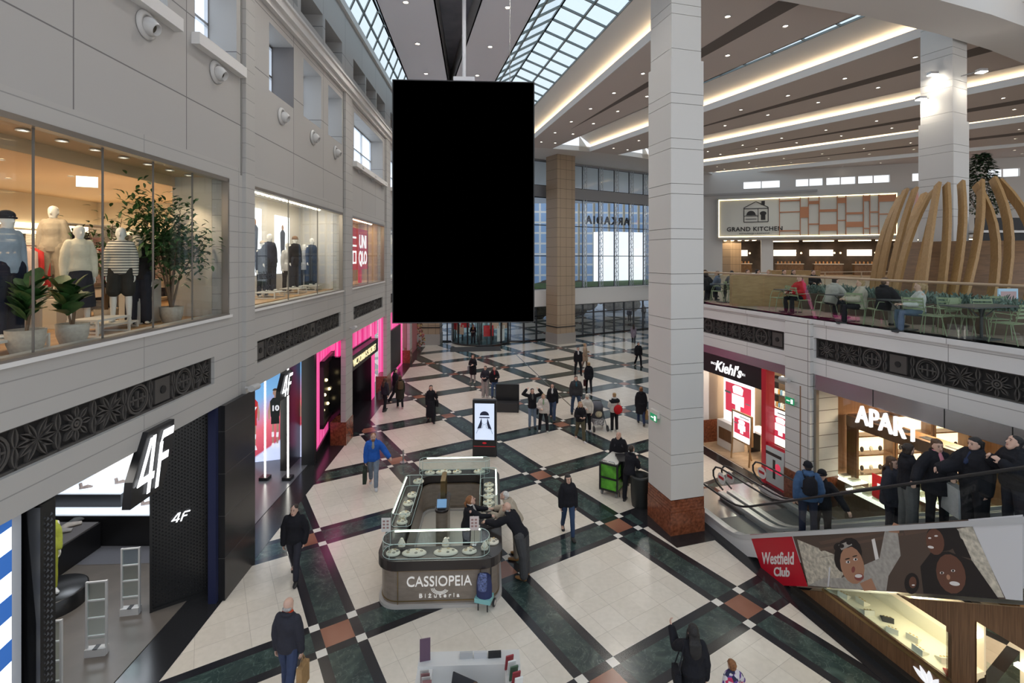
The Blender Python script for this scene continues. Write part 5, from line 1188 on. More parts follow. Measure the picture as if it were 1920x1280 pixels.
text('small_print', 'OFICJALNY PARTNER TECHNICZNY\nPOLSKIEJ SIATKOWKI', tmat(Lb, 1.0, .012, 3.2), .075, pm[1], lbx, .002)
lt = mat('tube_white', (1, .98, .9), emit=9, ecol=(1, .97, .88))
for i, (px) in enumerate((497, 540)):
    p = at(px, 870, 16.4); t = thing('light_tube', 'tall glowing light tube before the athletes lightbox, %s one' % ('left', 'right')[i], 'lamp', rz(p.x, 16.4, 0)); a = MB(); a.tube([(0, 0, .12), (0, 0, 3.9)], .028, 8); a.build('tube', lt, t); a = MB(); a.box(-.14, .14, -.14, .14, .001, .12); a.build('foot', black_m, t)
logo(lgm(13.45, .12, 3.5, .8, 1.1), .5, 'large lit white sports logo before the athletes lightbox', None, .12)
m_ = MB(); m_.box(17.1, 19.4, -1.45, -1.2, 0, 4.15) ; m_.M = Matrix.Identity(4)
o = struct(m_.build('wall_left', black_m)); o.matrix_world = LF
m_ = MB(); m_.box(11.97, 19.4, -6, -.7, .004, .02); o = struct(m_.build('floor', mat('shop_floor_grey', (.16, .16, .18), .25))); o.matrix_world = LF
# pink striped shop
pink = bpy.data.materials.new('pink_stripes'); pink.use_nodes = True; t_ = pink.node_tree; b_ = t_.nodes['Principled BSDF']; tc_ = t_.nodes.new('ShaderNodeTexCoord'); wv = t_.nodes.new('ShaderNodeTexNoise'); mp_ = t_.nodes.new('ShaderNodeMapping'); mp_.inputs['Scale'].default_value = (9, 9, .02)
cr_ = t_.nodes.new('ShaderNodeValToRGB'); cr_.color_ramp.interpolation = 'CONSTANT'; e_ = cr_.color_ramp.elements; e_[0].color = (.80, .02, .22, 1); e_[1].position = .45; e_[1].color = (.95, .10, .38, 1); q_ = e_.new(.53); q_.color = (1, .30, .55, 1); q_ = e_.new(.6); q_.color = (.85, .04, .28, 1)
t_.links.new(tc_.outputs['Object'], mp_.inputs[0]); t_.links.new(mp_.outputs[0], wv.inputs['Vector']); wv.inputs['Scale'].default_value = 1; t_.links.new(wv.outputs['Fac'], cr_.inputs[0]); t_.links.new(cr_.outputs[0], b_.inputs['Base Color']); t_.links.new(cr_.outputs[0], b_.inputs['Emission Color']); b_.inputs['Emission Strength'].default_value = .75
VF = frame(-7.05, 17.9, -.75, 4.3, 1)
m_ = MB(); m_.box(0, 4.4, -.2, 0, .35, 4.15); o = struct(m_.build('wall_left', pink), 'glowing pink striped wall of the lingerie shop'); o.matrix_world = VF
m_ = MB(); m_.box(0, 4.4, -.2, .05, 0, .35); m_.box(-.35, 0, -.4, .03, 0, 4.15); o = struct(m_.build('wall_left', black_m)); o.matrix_world = VF
vw = thing('showcase_window', 'black framed showcase window set in the pink striped wall', 'window', VF); a = MB()
for x0, x1, z0, z1 in ((.7, 3.0, .9, 1.05), (.7, 3.0, 3.2, 3.4), (.7, .85, .9, 3.4), (2.85, 3.0, .9, 3.4)): a.box(x0, x1, 0, .14, z0, z1)
a.build('frame', black_m, vw); a = MB(); a.box(.85, 2.85, .005, .02, 1.05, 3.2); a.build('inside', mat('showcase_inside', (.05, .05, .03), .4), vw)
a = MB(); 
for k in range(6): a.ell((1.1 + k * .3, .05, 1.5 + (k % 3) * .5), .06, 0, 8, 6)
a.build('gold_bulb', mat('gold_glow', (1, .75, .3), emit=4, ecol=(1, .8, .4)), vw)
m_ = MB(); m_.box(20.3, 26.9, -.6, -.4, 3.25, 4.15); m_.box(25.5, 26.3, -.6, -.4, 0, 3.3); m_.box(28.0, 34.4, -.6, -.4, 0, 4.15); o = struct(m_.build('wall_left', pink), 'pink striped front of the lingerie shop'); o.matrix_world = LF
m_ = MB(); m_.box(20.3, 25.5, -1.6, -1.5, 0, 3.3); m_.box(20.3, 25.5, -1.5, -.4, 3.15, 3.3); m_.box(25.4, 25.5, -1.6, -.38, 0, 3.3); m_.box(20.3, 20.45, -1.5, -.38, 0, 3.3); m_.box(20.3, 25.5, -1.5, -.4, 0, .02); o = struct(m_.build('wall_left', mat('portal_black', (.01, .01, .012), .2)), 'black entrance portal of the lingerie shop'); o.matrix_world = LF
m_ = MB(); m_.box(29.2, 33.2, -.42, -.3, .3, 2.9); o = struct(m_.build('window_30', black_m)); o.matrix_world = LF
vs = thing('shop_fascia', 'black slanting fascia with golden shop name over the entrance', 'sign', LF); a = MB(); a.box(20.4, 25.5, -.4, -.05, 2.55, 3.2); a.build('fascia', black_m, vs)
text('lettering', "VICTORIA'S SECRET", tmat(LF, 22.95, -.035, 2.72), .42, mat('letter_gold', (1, .88, .5), emit=.9, ecol=(1, .88, .5)), vs, .012, sx=1.1)
pp = MB(); pp.box(0, .9, 0, .04, .2, 2.3); pp.box(.2, .7, .04, .05, 1.4, 1.75, 1); o = pp.build('white_notice_panel', [mat('notice_white', (.75, .74, .78), .4, emit=.25), mat('notice_grey', (.5, .5, .55), .5)]); o.matrix_world = LF @ rz(23.4, -1.35, .001); tag(o, 'white notice panel inside the black entrance portal', 'sign')
light('pink_light', 'AREA', LF @ Vector((23, -.2, 3.9)), 14, (1, .15, .45), 5, .2, (0, R(-60), 0)); light('pink_light', 'AREA', VF @ Vector((2.2, .5, 3.9)), 14, (1, .15, .45), .3, 3.5, (0, R(-50), R(0)))
light('pink_light', 'AREA', LF @ Vector((31, -.2, 3.9)), 12, (1, .15, .45), 5, .2, (0, R(-60), 0))
# far left corner: pink kiosks and garland
fr_ = MB(); fr_.box(35.5, 40.5, -.5, -.3, 0, 4.1); o = struct(fr_.build('wall_left', mat('rose_wall', (.45, .16, .18), .4))); o.matrix_world = LF
tt = thing('tall_screen_stand', 'tall pink stand with small blue screen at far left corner', 'screen', rz(-8.3, 40.3)); a = MB(); a.box(-.5, .5, -.2, .2, .001, 2.6); a.build('stand', mat('rose_stand', (.5, .2, .2), .5), tt); a = MB(); a.box(-.3, .3, -.22, -.2, 1.5, 2.3); a.build('screen', mat('screen_blue', (.2, .3, .8), emit=1.2, ecol=(.25, .35, 1)), tt)
ga = MB(); rnd = random.Random(3)
for k in range(160): z = rnd.uniform(0, 3.2); q = rnd.uniform(0, 6.28); r_ = .35 - .04 * z + .1 * math.sin(z * 3); ga.ell((r_ * math.cos(q), r_ * math.sin(q), z + .08), rnd.uniform(.05, .09), rnd.choice((0, 0, 1, 2)), 6, 4)
o = ga.build('flower_garland', [mat('garland_brown', (.16, .09, .05), .8), mat('garland_gold', (.5, .33, .12), .4), mat('garland_pink', (.5, .15, .15), .6)]); o.matrix_world = rz(-7.55, 40.6, 0.001); tag(o, 'upright column of brown and gold flowers at far left corner', 'decoration', kind='stuff')

# ================================================================= hanging screen
sc_ = thing('hanging_screen', 'giant black hanging screen in the middle of the hall', 'screen', rz(-1.35, 14.0, 0, R(3.2)))
a = MB(); a.box(-1.99, 1.99, 0, .28, 5.47, 12.27); a.build('housing', black_m, sc_)
a = MB(); a.box(-1.96, 1.96, -.012, 0, 5.5, 12.24); a.build('display_surface', mat('screen_off', (.0, .0, .0), 1.0, spec=0), sc_)
a = MB(); a.tube([(0, .14, 12.27), (0, .14, 16.95)], .055, 12); a.box(-.3, .3, .04, .24, 12.27, 12.4); a.build('hanging_pole', mat('pole_white', (.55, .56, .60), .4), sc_)
a = MB(); a.tube([(1.3, .14, 12.27), (1.3, .14, 16.0)], .012, 6); a.build('cable', steel, sc_)
# ================================================================= escalators
EF = frame(9.13, 0, -.271, 1, -1)
U0, SL = 13.15, .577
def zr(u): return .98 + max(0, (U0 - u)) * SL - (0 if u < U0 - .6 else 0)
def prof(off, ua=4.0, ub=16.2, n=26):
    us = [ua, U0 - .5, U0 - .25, U0, U0 + .3, ub]; out = []
    for u in us:
        d = U0 - u; z = .98 + (SL * d if d > .5 else (SL * (d + .3) ** 2 / 1.6 if d > -.3 else 0)) + off; out.append((u, z))
    return out
black_rub = mat('rubber_black', (.012, .012, .013), .35); truss_w = mat('truss_panel', (.60, .60, .61), .4); step_m = jointed('step_ribs', (.16, .16, .17), 4, .02, (.03, .03, .03), .004, 'xy', .35)
esc_glass = glass('escalator_glass', (.84, .88, .87), .10)
def escalator(n0, wd, label, ub, lower=True):
    t = thing('escalator', label, 'escalator', EF)
    for k, n in enumerate((n0, n0 - wd)):
        P_ = prof(0, 4.0, ub); g = MB(); G = prof(-.70, 4.0, ub - .15); H = prof(-.04, 4.0, ub - .05)
        for (u0, z0), (u1, z1), (a0, b0), (a1, b1) in zip(G[:-1], G[1:], H[:-1], H[1:]): g.add([(u0, n, z0), (u1, n, z1), (a1, n, b1), (a0, n, b0)], [(0, 1, 2, 3)])
        g.build('glass_balustrade', esc_glass, t)
        h = MB(); pts = [(u, n, z) for u, z in P_] + [(ub + .22, n, .93), (ub + .34, n, .78), (ub + .33, n, .62), (ub + .2, n, .48), (ub - .1, n, .38)]
        h.tube(pts, .027, 8); h.build('handrail', black_rub, t)
        s_ = MB(); 
        for (u0, z0), (u1, z1) in zip(prof(-.78, 4.0, ub)[:-1], prof(-.78, 4.0, ub)[1:]): s_.bar((u0, n, z0), (u1, n, z1), .16, .12, up=(0, 1, 0)) if False else s_.add([(u0, n - .09, z0), (u1, n - .09, z1), (u1, n + .09, z1), (u0, n + .09, z0), (u0, n - .09, z0 + .09), (u1, n - .09, z1 + .09), (u1, n + .09, z1 + .09), (u0, n + .09, z0 + .09)], [(0, 1, 2, 3), (7, 6, 5, 4), (0, 4, 5, 1), (3, 2, 6, 7), (1, 5, 6, 2), (0, 3, 7, 4)])
        s_.build('skirt_trim', mat('skirt_silver', (.62, .63, .65), .35, .4), t)
    st = MB(); k = 0; u = U0 - .1; z = .10
    while u > 4.0: st.box(u - .4, u, n0 - wd + .1, n0 - .1, z - .15, z + .12); u -= .4; z += .4 * SL
    st.box(U0 - .1, U0 + 1.0, n0 - wd + .1, n0 - .1, .001, .12); st.build('steps', step_m, t)
    st = MB(); st.box(U0 + 1.0, ub + .6, n0 - wd - .05, n0 + .05, .001, .12); st.build('landing_plate', steel, t)
    a = MB()
    for n in (n0 + .02, n0 - wd - .02):
        for (u0, z0), (u1, z1) in zip(prof(-.72, 4.0, ub)[:-1], prof(-.72, 4.0, ub)[1:]):
            l0, l1 = max(.0, z0 - 1.26), max(.0, z1 - 1.26); a.add([(u0, n, l0), (u1, n, l1), (u1, n, z1), (u0, n, z0), (u0, n + .05, l0), (u1, n + .05, l1), (u1, n + .05, z1), (u0, n + .05, z0)], [(0, 1, 2, 3), (7, 6, 5, 4), (3, 2, 6, 7), (0, 4, 5, 1), (0, 3, 7, 4), (1, 5, 6, 2)])
    q = prof(-1.98, 4.0, ub); 
    for (u0, z0), (u1, z1) in zip(q[:1], [(U0 - 1.7, .0)]): a.add([(u0, n0, z0), (u1, n0, .02), (u1, n0 - wd, .02), (u0, n0 - wd, z0)], [(0, 1, 2, 3)])
    a.build('truss_cladding', truss_w, t)
    for n in (n0, n0 - wd):
        b = MB(); b.lathe([(.17, 0), (.17, .012), (1e-4, .012)], 20, 0, Matrix.Translation((ub - .05, n + .02, .70)) @ Matrix.Rotation(R(90), 4, 'X')); b.box(ub - .16, ub + .06, n - .02, n + .028, .68, .76, 1); b.build('safety_sticker', [mat('sticker_white', (.8, .8, .8), .5), mat('sticker_red', (.5, .02, .03), .5)], t)
    return t
escalator(0, 1.15, 'near escalator with advertising panel on its side, carrying the riders', 15.2)
escalator(-1.45, 1.15, 'far escalator beside the jeweller, empty', 15.2)
# advertising banner on the near side
SLV = math.atan(SL)
def skewp(u, v): # v 0..1 across the panel height
    return u, .98 + (U0 - u) * SL - .76 - (1 - v) * 1.17
ad = thing('escalator_banner', 'Westfield Club banner with laughing people on the escalator side', 'banner', EF)
def adpoly(mb, pts, mi, d=.0): mb.add([(u, .075 + d, z) for u, z in (skewp(*p) for p in pts)], [tuple(range(len(pts)))], mi)
am = [mat('ad_red', (.48, .004, .02), .4), mat('ad_dark', (.085, .058, .045), .45), mat('ad_white', (.62, .62, .64), .45), mat('ad_skin', (.40, .21, .13), .5), mat('ad_skin_dark', (.13, .055, .035), .5), mat('ad_hair', (.014, .010, .010), .5), mat('ad_grey', (.36, .34, .31), .6, noise=.2, nscale=12), mat('ad_beam', (.12, .075, .055), .5), mat('ad_wall', (.50, .46, .38), .6, noise=.4, nscale=14), mat('ad_teeth', (.75, .72, .70), .4), mat('ad_lips', (.25, .07, .06), .5)]
def ur(px): Y = 9.13 / ((px - 960) / F_PX + .271); return Y * 1.036
def uv(px, py):   # photo direction on the banner plane -> (u, v)
    Y = 9.13 / ((px - 960) / F_PX + .271) - .0; u = Y * 1.036; z = EYE - (py - HOR) / F_PX * Y; return u, 1 - (.98 + (U0 - u) * SL - .76 - z) / 1.17
def A_(pts, mi, d=0, mb=None): adpoly(mb or adm, [uv(*p) for p in pts], mi, d)
def blob(cx, cy, rx, ry_, mi, d, n=16, rot=0, a0=0, a1=360):
    A_([(cx + rx * math.cos(R(t)) * math.cos(rot) - ry_ * math.sin(R(t)) * math.sin(rot), cy + rx * math.cos(R(t)) * math.sin(rot) + ry_ * math.sin(R(t)) * math.cos(rot)) for t in [a0 + (a1 - a0) * k / n for k in range(n)]], mi, d)
adm = MB(); A_([(1490, 998), (1822, 972), (1893, 1121), (1521, 1098)], 1)
A_([(1500, 1010), (1600, 1050), (1580, 1088), (1521, 1096)], 8, .001)
for y0, y1 in ((1000, 1010), (1013, 1022), (1030, 1034)): A_([(1540, y0 + 14), (1700, y0 - 16), (1700, y1 - 20), (1545, y1 + 10)], 7, .001)
A_([(1640, 1010), (1646, 1008), (1655, 1050), (1648, 1052)], 9, .0012)
A_([(1700, 992), (1815, 974), (1820, 984), (1704, 1002)], 7, .001); A_([(1800, 990), (1830, 985), (1890, 1118), (1862, 1117)], 8, .001)
A_([(1545, 1098), (1600, 1075), (1625, 1058), (1655, 1045), (1666, 990), (1688, 984), (1695, 1040), (1672, 1078), (1668, 1106)], 6, .002); A_([(1672, 996), (1682, 978), (1694, 983), (1692, 998)], 3, .0022); A_([(1521, 1096), (1550, 1082), (1600, 1082), (1620, 1104)], 6, .0021)
blob(1596, 1040, 26, 34, 5, .003, rot=.2); blob(1604, 1058, 22, 36, 3, .004, rot=-.25); blob(1592, 1018, 12, 8, 5, .006); blob(1578, 1024, 9, 8, 5, .006)
blob(1617, 1080, 9, 7, 10, .005); blob(1616, 1078, 7, 3.5, 9, .006)
for x, y in ((1596, 1052), (1610, 1047)): blob(x, y, 4, 2.6, 9, .005); blob(x + .6, y, 1.8, 2.2, 5, .0056); blob(x - 1, y - 6, 5, 1.2, 5, .0052, rot=-.25)
blob(1775, 1005, 32, 27, 5, .003); A_([(1780, 985), (1812, 1010), (1828, 1045), (1800, 1040), (1790, 1020)], 5, .0031); blob(1760, 1014, 17, 25, 4, .004, rot=-.2); blob(1752, 1024, 6, 2.5, 9, .005, rot=.2)
A_([(1738, 1110), (1732, 1060), (1752, 1034), (1785, 1032), (1830, 1050), (1880, 1121)], 5, .0033); blob(1790, 1074, 27, 38, 4, .005, rot=-.3); blob(1797, 1092, 10, 4, 9, .006, rot=.15)
for x, y in ((1773, 1072), (1794, 1068)): blob(x, y, 4, 2.4, 9, .006); blob(x, y, 2, 2.2, 5, .0066)
blob(1785, 1080, 3.5, 5, 3, .0058, rot=-.2); blob(1606, 1066, 3.5, 6, 10, .0049, rot=.1); blob(1766, 1012, 3, 5, 4, .0052); blob(1762, 1003, 3.5, 1.6, 9, .0054); blob(1750, 1007, 3, 1.6, 9, .0054); A_([(1618, 1092), (1640, 1082), (1650, 1104), (1626, 1106)], 3, .0024); A_([(1578, 1020), (1600, 1012), (1604, 1020), (1584, 1030)], 6, .0064); blob(1584, 1022, 5, 4, 5, .0068); blob(1598, 1016, 5, 4, 5, .0068)
for k in range(6): A_([(1560 + 9 * k, 1062 - 3 * k), (1563 + 9 * k, 1061 - 3 * k), (1560 + 9 * k, 1098), (1557 + 9 * k, 1098)], 5 if k % 2 else 2, .0022) if k < 1 else None
blob(1716, 1092, 14, 20, 5, .003); blob(1718, 1090, 7, 11, 4, .004); blob(1719, 1095, 3, 1.4, 9, .0045)
adm.build('printed_picture', am, ad)
adm = MB(); A_([(1411, 1001), (1488, 997), (1520, 1098), (1467, 1096), (1432, 1063)], 0, .002); adm.build('red_field', am, ad)
adm = MB(); A_([(1822, 972), (1925, 963), (1925, 1124), (1893, 1121)], 2, .001); adm.build('white_field', am, ad)
pu, pv = uv(1463, 1064); bm_ = tmat(EF, pu, .08, skewp(pu, pv)[1], -1); shr = Matrix(((1, 0, 0, 0), (SL, 1, 0, 0), (0, 0, 1, 0), (0, 0, 0, 1)))
text('lettering', 'Westfield', bm_, .28, am[9], ad, .003, bold=.006, pre=shr @ Matrix.Translation((0, .10, 0)) @ Matrix.Diagonal((.85, 1.35, 1, 1)))
text('lettering', 'Club', bm_, .25, am[9], ad, .003, bold=.008, pre=shr @ Matrix.Translation((.12, -.17, 0)) @ Matrix.Diagonal((.95, 1.1, 1, 1)))

# jeweller's wooden counter below the escalator
wal = wood('walnut_panel', (.20, .105, .05), (.11, .055, .025), .35, (5, 5, .12), 4); jew_l = mat('case_light', (1, .9, .7), emit=7, ecol=(1, .88, .62)); jew_in = mat('case_lining', (.85, .78, .62), .5)
JF = EF
m_ = MB(); wall_with_holes(4.5, 11.4, 0, 3.4, [(8.22, 10.9, .56, 1.38), (5.0, 7.75, .50, 1.75)], -.05, 0, 0, m_)
ou = [(u, z) for u, z in ((11.35, .06), (4.5, 4.0))]
v_ = MB()
# keep the panel under the sloping truss: cut as a polygon strip
def under(u): return max(.02, .98 + (U0 - u) * SL - 2.0)
for a, b_ in [(4.5 + .2 * k, 4.7 + .2 * k) for k in range(34)]:
    segs = [(0, None)]; h0, h1 = under(a), under(b_); z0 = .0
    cut = next(((p, q) for x0, x1, p, q in ((8.22, 10.9, .56, 1.38), (5.0, 7.75, .50, 1.75)) if a >= x0 - .05 and b_ <= x1 + .15), None)
    def col(za, zb0, zb1):
        if zb0 > za: v_.add([(a, -.06, za), (b_, -.06, za), (b_, -.06, zb1), (a, -.06, zb0), (a, -.02, za), (b_, -.02, za), (b_, -.02, zb1), (a, -.02, zb0)], [(0, 1, 2, 3), (7, 6, 5, 4), (3, 2, 6, 7)])
    if cut: col(0, min(h0, cut[0]), max(.0, min(h1, cut[0]))); col(cut[1], h0, max(h1, cut[1]))
    else: col(0, h0, h1)
jc = thing('jewellery_counter', 'walnut panelled jewellery counter with lit display windows under the escalator', 'counter', EF)
v_.build('walnut_panel', wal, jc)
v_ = MB(); v_.box(4.5, 11.3, -.02, .10, .001, .14); v_.build('plinth', mat('plinth_dark', (.02, .018, .016), .3), jc)
for k, (x0, x1, z0, z1) in enumerate(((8.22, 10.6, .50, 1.38), (5.0, 7.75, .44, 1.75))):
    a = MB(); a.box(x0, x1, -.75, -.05, z0 - .04, z0 + .06); a.box(x0, x1, -.78, -.74, z0, z1 + .1); a.build('display_case', jew_in, jc)
    a = MB(); a.box(x0, x1, -.7, -.6, z0 + .62, z0 + .66); a.build('case_lamp', jew_l, jc)
    a = MB(); a.box(x0, x1, -.03, -.02, z0, z0 + .8); a.build('glass', clear, jc)
    a = MB(); a.box(x0, x1, -.05, .0, z0 - .03, z0 + .02); a.build('brass_edge', mat('brass', (.45, .30, .14), .3, .9), jc)
jm = [mat('velvet_cream', (.80, .74, .62), .8), mat('jewel_gold', (.70, .50, .22), .25, 1), mat('velvet_dark', (.05, .045, .045), .8), mat('card_red', (.5, .02, .02), .5)]
n_ = 0
for k in range(26):
    u = 5.2 + .24 * k
    if 7.7 < u < 8.3 or u > 10.4: continue
    t = thing('jewellery_display', 'small jewellery display in the lit case, number %s from the near end' % str(k + 1), 'jewellery', EF @ rz(u, -.35 + .18 * (k % 2), .56 if u > 8 else .50, (k % 5) * .3), 'jewellery displays under the escalator')
    t['label'] = 'small cream jewellery display with gold pieces in the lit case under the escalator'
    a = MB(); a.add([(-.09, -.08, 0), (.09, -.08, 0), (.09, .08, 0), (-.09, .08, 0), (-.09, -.08, .02), (.09, -.08, .02), (.09, .08, .10), (-.09, .08, .10)], [(3, 2, 1, 0), (4, 5, 6, 7), (0, 1, 5, 4), (1, 2, 6, 5), (2, 3, 7, 6), (3, 0, 4, 7)], 0); a.build('stand', jm[2 if k % 6 == 0 else 3 if k == 13 else 0], t)
    a = MB()
    for q in range(3): a.tube([(-.05 + .05 * q + .014 * math.cos(w_), .01 + .0 + .02 * math.sin(w_), .075 + .008 * math.sin(w_)) for w_ in [i * .785 for i in range(8)]], .004, 4, closed=True)
    a.build('ring', jm[1], t)
def lotus(mb, y0=0, y1=.01):
    for a_ in (-60, -30, 0, 30, 60):
        pts = []
        for q in range(9): t_ = q / 8; pts.append((.02 * math.sin(R(a_)) + .16 * t_ * math.sin(R(a_)) + .035 * math.sin(math.pi * t_) * math.cos(R(a_)), .16 * t_ * math.cos(R(a_)) - .035 * math.sin(math.pi * t_) * math.sin(R(a_))))
        for q in range(9): t_ = 1 - q / 8; pts.append((.02 * math.sin(R(a_)) + .16 * t_ * math.sin(R(a_)) - .02 * math.sin(math.pi * t_) * math.cos(R(a_)), .16 * t_ * math.cos(R(a_)) + .02 * math.sin(math.pi * t_) * math.sin(R(a_))))
        mb.prism_y(pts, y0, y1)
a = MB(); lotus(a); o = a.build('lotus_emblem', mat('emblem_white', (.8, .8, .82), emit=.8)); o.parent = jc; EM_ = (o, tmat(EF, 8.55, .0, .22, -1) @ Matrix.Rotation(R(-90), 4, 'X') @ Matrix.Scale(1.6, 4)); PENDING.append(EM_)
light('case_light', 'AREA', EF @ Vector((9.3, -.4, 1.3)), 16, (1, .86, .62), .4, 2.0, (0, 0, math.atan(.271))); light('case_light', 'AREA', EF @ Vector((6.4, -.4, 1.6)), 18, (1, .86, .62), .4, 2.2, (0, 0, math.atan(.271)))

# ================================================================= skincare shop and jeweller on the right
K0, K1 = ru(1476), 20.3
m_ = MB(); m_.box(K0, K1, -5, -4.9, 0, 4); m_.box(K0 - .1, K0, -5, -.3, 0, 4); m_.box(K1, K1 + .1, -5, -.5, 0, 4); m_.box(K0, K1, -5, -.3, 3.7, 3.8); o = struct(m_.build('wall_right', mat('skincare_wall', (.38, .28, .2), .6)), 'inner walls of the skincare shop'); o.matrix_world = RF
m_ = MB(); m_.box(K0, K1, -5, -.1, .003, .02); o = struct(m_.build('floor', wood('light_parquet', (.48, .34, .22), (.36, .25, .15), .4, (1, .3, 1), 3))); o.matrix_world = RF
steel_f = mat('fascia_steel', (.42, .40, .42), .22, .9)
m_ = MB(); m_.box(3, ru(1527), -.12, .02, 3.52, 3.95); m_.box(K0, K1, -.12, .02, 3.68, 3.97); o = struct(m_.build('trim_7', steel_f), 'brushed metal fascia above the right shops'); o.matrix_world = RF
m_ = MB()
for px in (1638, 1772, 1900): m_.box(ru(px) - .01, ru(px) + .01, .02, .025, 3.52, 3.95)
o = struct(m_.build('trim_8', black_m)); o.matrix_world = RF
kb = thing('shop_fascia', 'black fascia with white script name of the skincare shop', 'sign', RF); a = MB(); a.box(ru(1432), K1, -.2, -.03, 2.95, 3.68); a.build('board', mat('board_black', (.012, .012, .013), .3), kb)
text('lettering', "Kiehl's", tmat(RF, ru(1363), -.025, 3.12, -1), .52, mat('letter_white', (1, 1, 1), emit=.9), kb, .01, shear=.3, bold=.012); text('lettering', 'SINCE', tmat(RF, ru(1337), -.025, 3.3, -1), .12, MATS['letter_white'], kb, .004); text('lettering', '1851', tmat(RF, ru(1392), -.025, 3.22, -1), .12, MATS['letter_white'], kb, .004)
a = MB(); a.tube([RF @ Vector((ru(1345), -.02, 3.08)), RF @ Vector((ru(1370), -.02, 3.03)), RF @ Vector((ru(1378), -.02, 3.07))], .018, 6); a.build('underline', MATS['letter_white'], kb)
rp = MB(); rp.box(ru(1438), ru(1430), -.3, .05, 0, 3.68); rp.box(ru(1474), ru(1438), -.05, .0, 0.001, 1.35); o = struct(rp.build('pillar', mat('kiehls_red', (.50, .015, .03), .3, emit=.1)), 'red door post of the skincare shop'); o.matrix_world = RF
g = MB(); g.box(ru(1474), ru(1438), -.03, -.02, .05, 3.68); o = struct(g.build('window_31', shop_glass)); o.matrix_world = RF
pr = mat('poster_pinkred', (.62, .03, .07), .5, emit=.6, ecol=(.8, .06, .12)); pw = mat('poster_lit', (.9, .9, .9), emit=1.5, ecol=(.96, .97, 1)); pg = mat('poster_grey', (.30, .34, .38), .5)
def poster(M, w_, h_, label, frame_m=None, name='poster', legs=False):
    t = thing(name, label, 'poster', M); a = MB(); a.box(0, w_, -.05, 0, 0, h_); a.build('board', pw, t); a = MB(); a.box(w_ * .07, w_ * .93, 0, .006, h_ * .22, h_ * .8)
    a.build('red_field', pr, t); a = MB(); a.prism_y([(w_ * .35, h_ * .62), (w_ * .65, h_ * .62), (w_ * .68, h_ * .74), (w_ * .6, h_ * .78), (w_ * .4, h_ * .78), (w_ * .32, h_ * .74)], .006, .012); a.box(w_ * .3, w_ * .7, .006, .012, h_ * .4, h_ * .6); a.box(w_ * .42, w_ * .58, .006, .012, h_ * .28, h_ * .42); a.box(w_ * .1, w_ * .25, .006, .012, h_ * .48, h_ * .5, 1); a.box(w_ * .75, w_ * .95, .006, .012, h_ * .58, h_ * .62, 1); a.box(w_ * .1, w_ * .6, .002, .008, h_ * .88, h_ * .91, 1)
    a.build('printed_robot', [pw, pg], t)
    if frame_m:
        a = MB()
        for x0, x1, z0, z1 in ((-.05, w_ + .05, -.05, 0), (-.05, w_ + .05, h_, h_ + .05), (-.05, 0, 0, h_), (w_, w_ + .05, 0, h_)): a.box(x0, x1, -.06, .02, z0, z1)
        if legs:
            for x, y in ((.0, .1), (w_, .1), (w_ / 2, -.4)): a.bar((x, -.02 + y, -.75), (w_ / 2 if y < 0 else x, -.02, h_ * .7), .04, .04)
        a.build('frame', frame_m, t)
    return t
ok_ = wood('easel_wood', (.45, .28, .13), (.33, .2, .09), .5)
poster(RF @ rz(ru(1373), -.9, 1.0), 1.6, 1.9, 'big lit red and white robot poster at left of skincare shop')
poster(RF @ rz(ru(1392), -.35, .78), .9, .95, 'framed robot poster on a wooden easel in the skincare entrance', ok_, 'easel_poster', True)
poster(RF @ rz(ru(1472), -.35, 1.25), 1.1, 1.15, 'lit robot poster in wooden frame behind the right skincare window', ok_)
ns = MB(); ns.box(0, .9, -.04, 0, .1, 1.25, 0); ns.box(.1, .8, 0, .005, 1.0, 1.1, 1); ns.box(.35, .45, 0, .005, .3, .9, 1); ns.box(.1, .8, 0, .005, .5, .56, 2); ns.ell((.25, 0, .7), (.12, .01, .12), 2); o = ns.build('shop_notice_board', [mat('notice_pale', (.60, .66, .66), .5), black_m, pr]); o.matrix_world = RF @ rz(ru(1472), .04, 0.001); tag(o, 'pale notice board with printed words low in the skincare window', 'sign')
for i in range(4):
    t = thing('product_shelf', 'black shelf full of white bottles in the skincare shop, %s' % ('left', 'second from left', 'third from left', 'right')[i], 'shelf', RF @ rz(K0 + .5 + 1.15 * i, -3.0 - .4 * (i % 2), .02), 'product shelves')
    a = MB(); 
    for z in range(6): a.box(0, 1, 0, .35, z * .5, z * .5 + .03)
    a.box(0, .03, 0, .35, 0, 2.53); a.box(.97, 1, 0, .35, 0, 2.53); a.build('rack', dark_metal, t)
    for z in range(5):
        a = MB()
        for k in range(9): a.cb((.1 + k * .1, .26, z * .5 + .13), (.06, .08, random.uniform(.14, .22)), (0, 0, 1, 2)[(k + z) % 4])
        o = a.build('bottle_row', [mat('bottle_white', (.75, .75, .73), .4), mat('bottle_blue', (.15, .3, .45), .4), mat('bottle_amber', (.4, .2, .05), .4)], t); o['kind'] = 'stuff'
a = MB(); a.box(0, 2.4, -.3, .3, .86, .93); a.box(.05, .12, -.25, .25, .001, .86, 1); a.box(2.28, 2.35, -.25, .25, .001, .86, 1); o = a.build('shop_table', [sh_white, dark_metal]); o.matrix_world = RF @ rz(K0 + .8, -1.5, .02); tag(o, 'high white tester table in the skincare shop', 'table')
a = MB(); a.box(0, .9, -.25, .25, .001, 1.0); a.box(.1, .8, .25, .26, .3, .75, 1); o = a.build('drawer_cabinet', [sh_white, wal]); o.matrix_world = RF @ rz(19.1, -.9, .02); tag(o, 'white cabinet with wooden drawers at skincare entrance', 'cabinet')
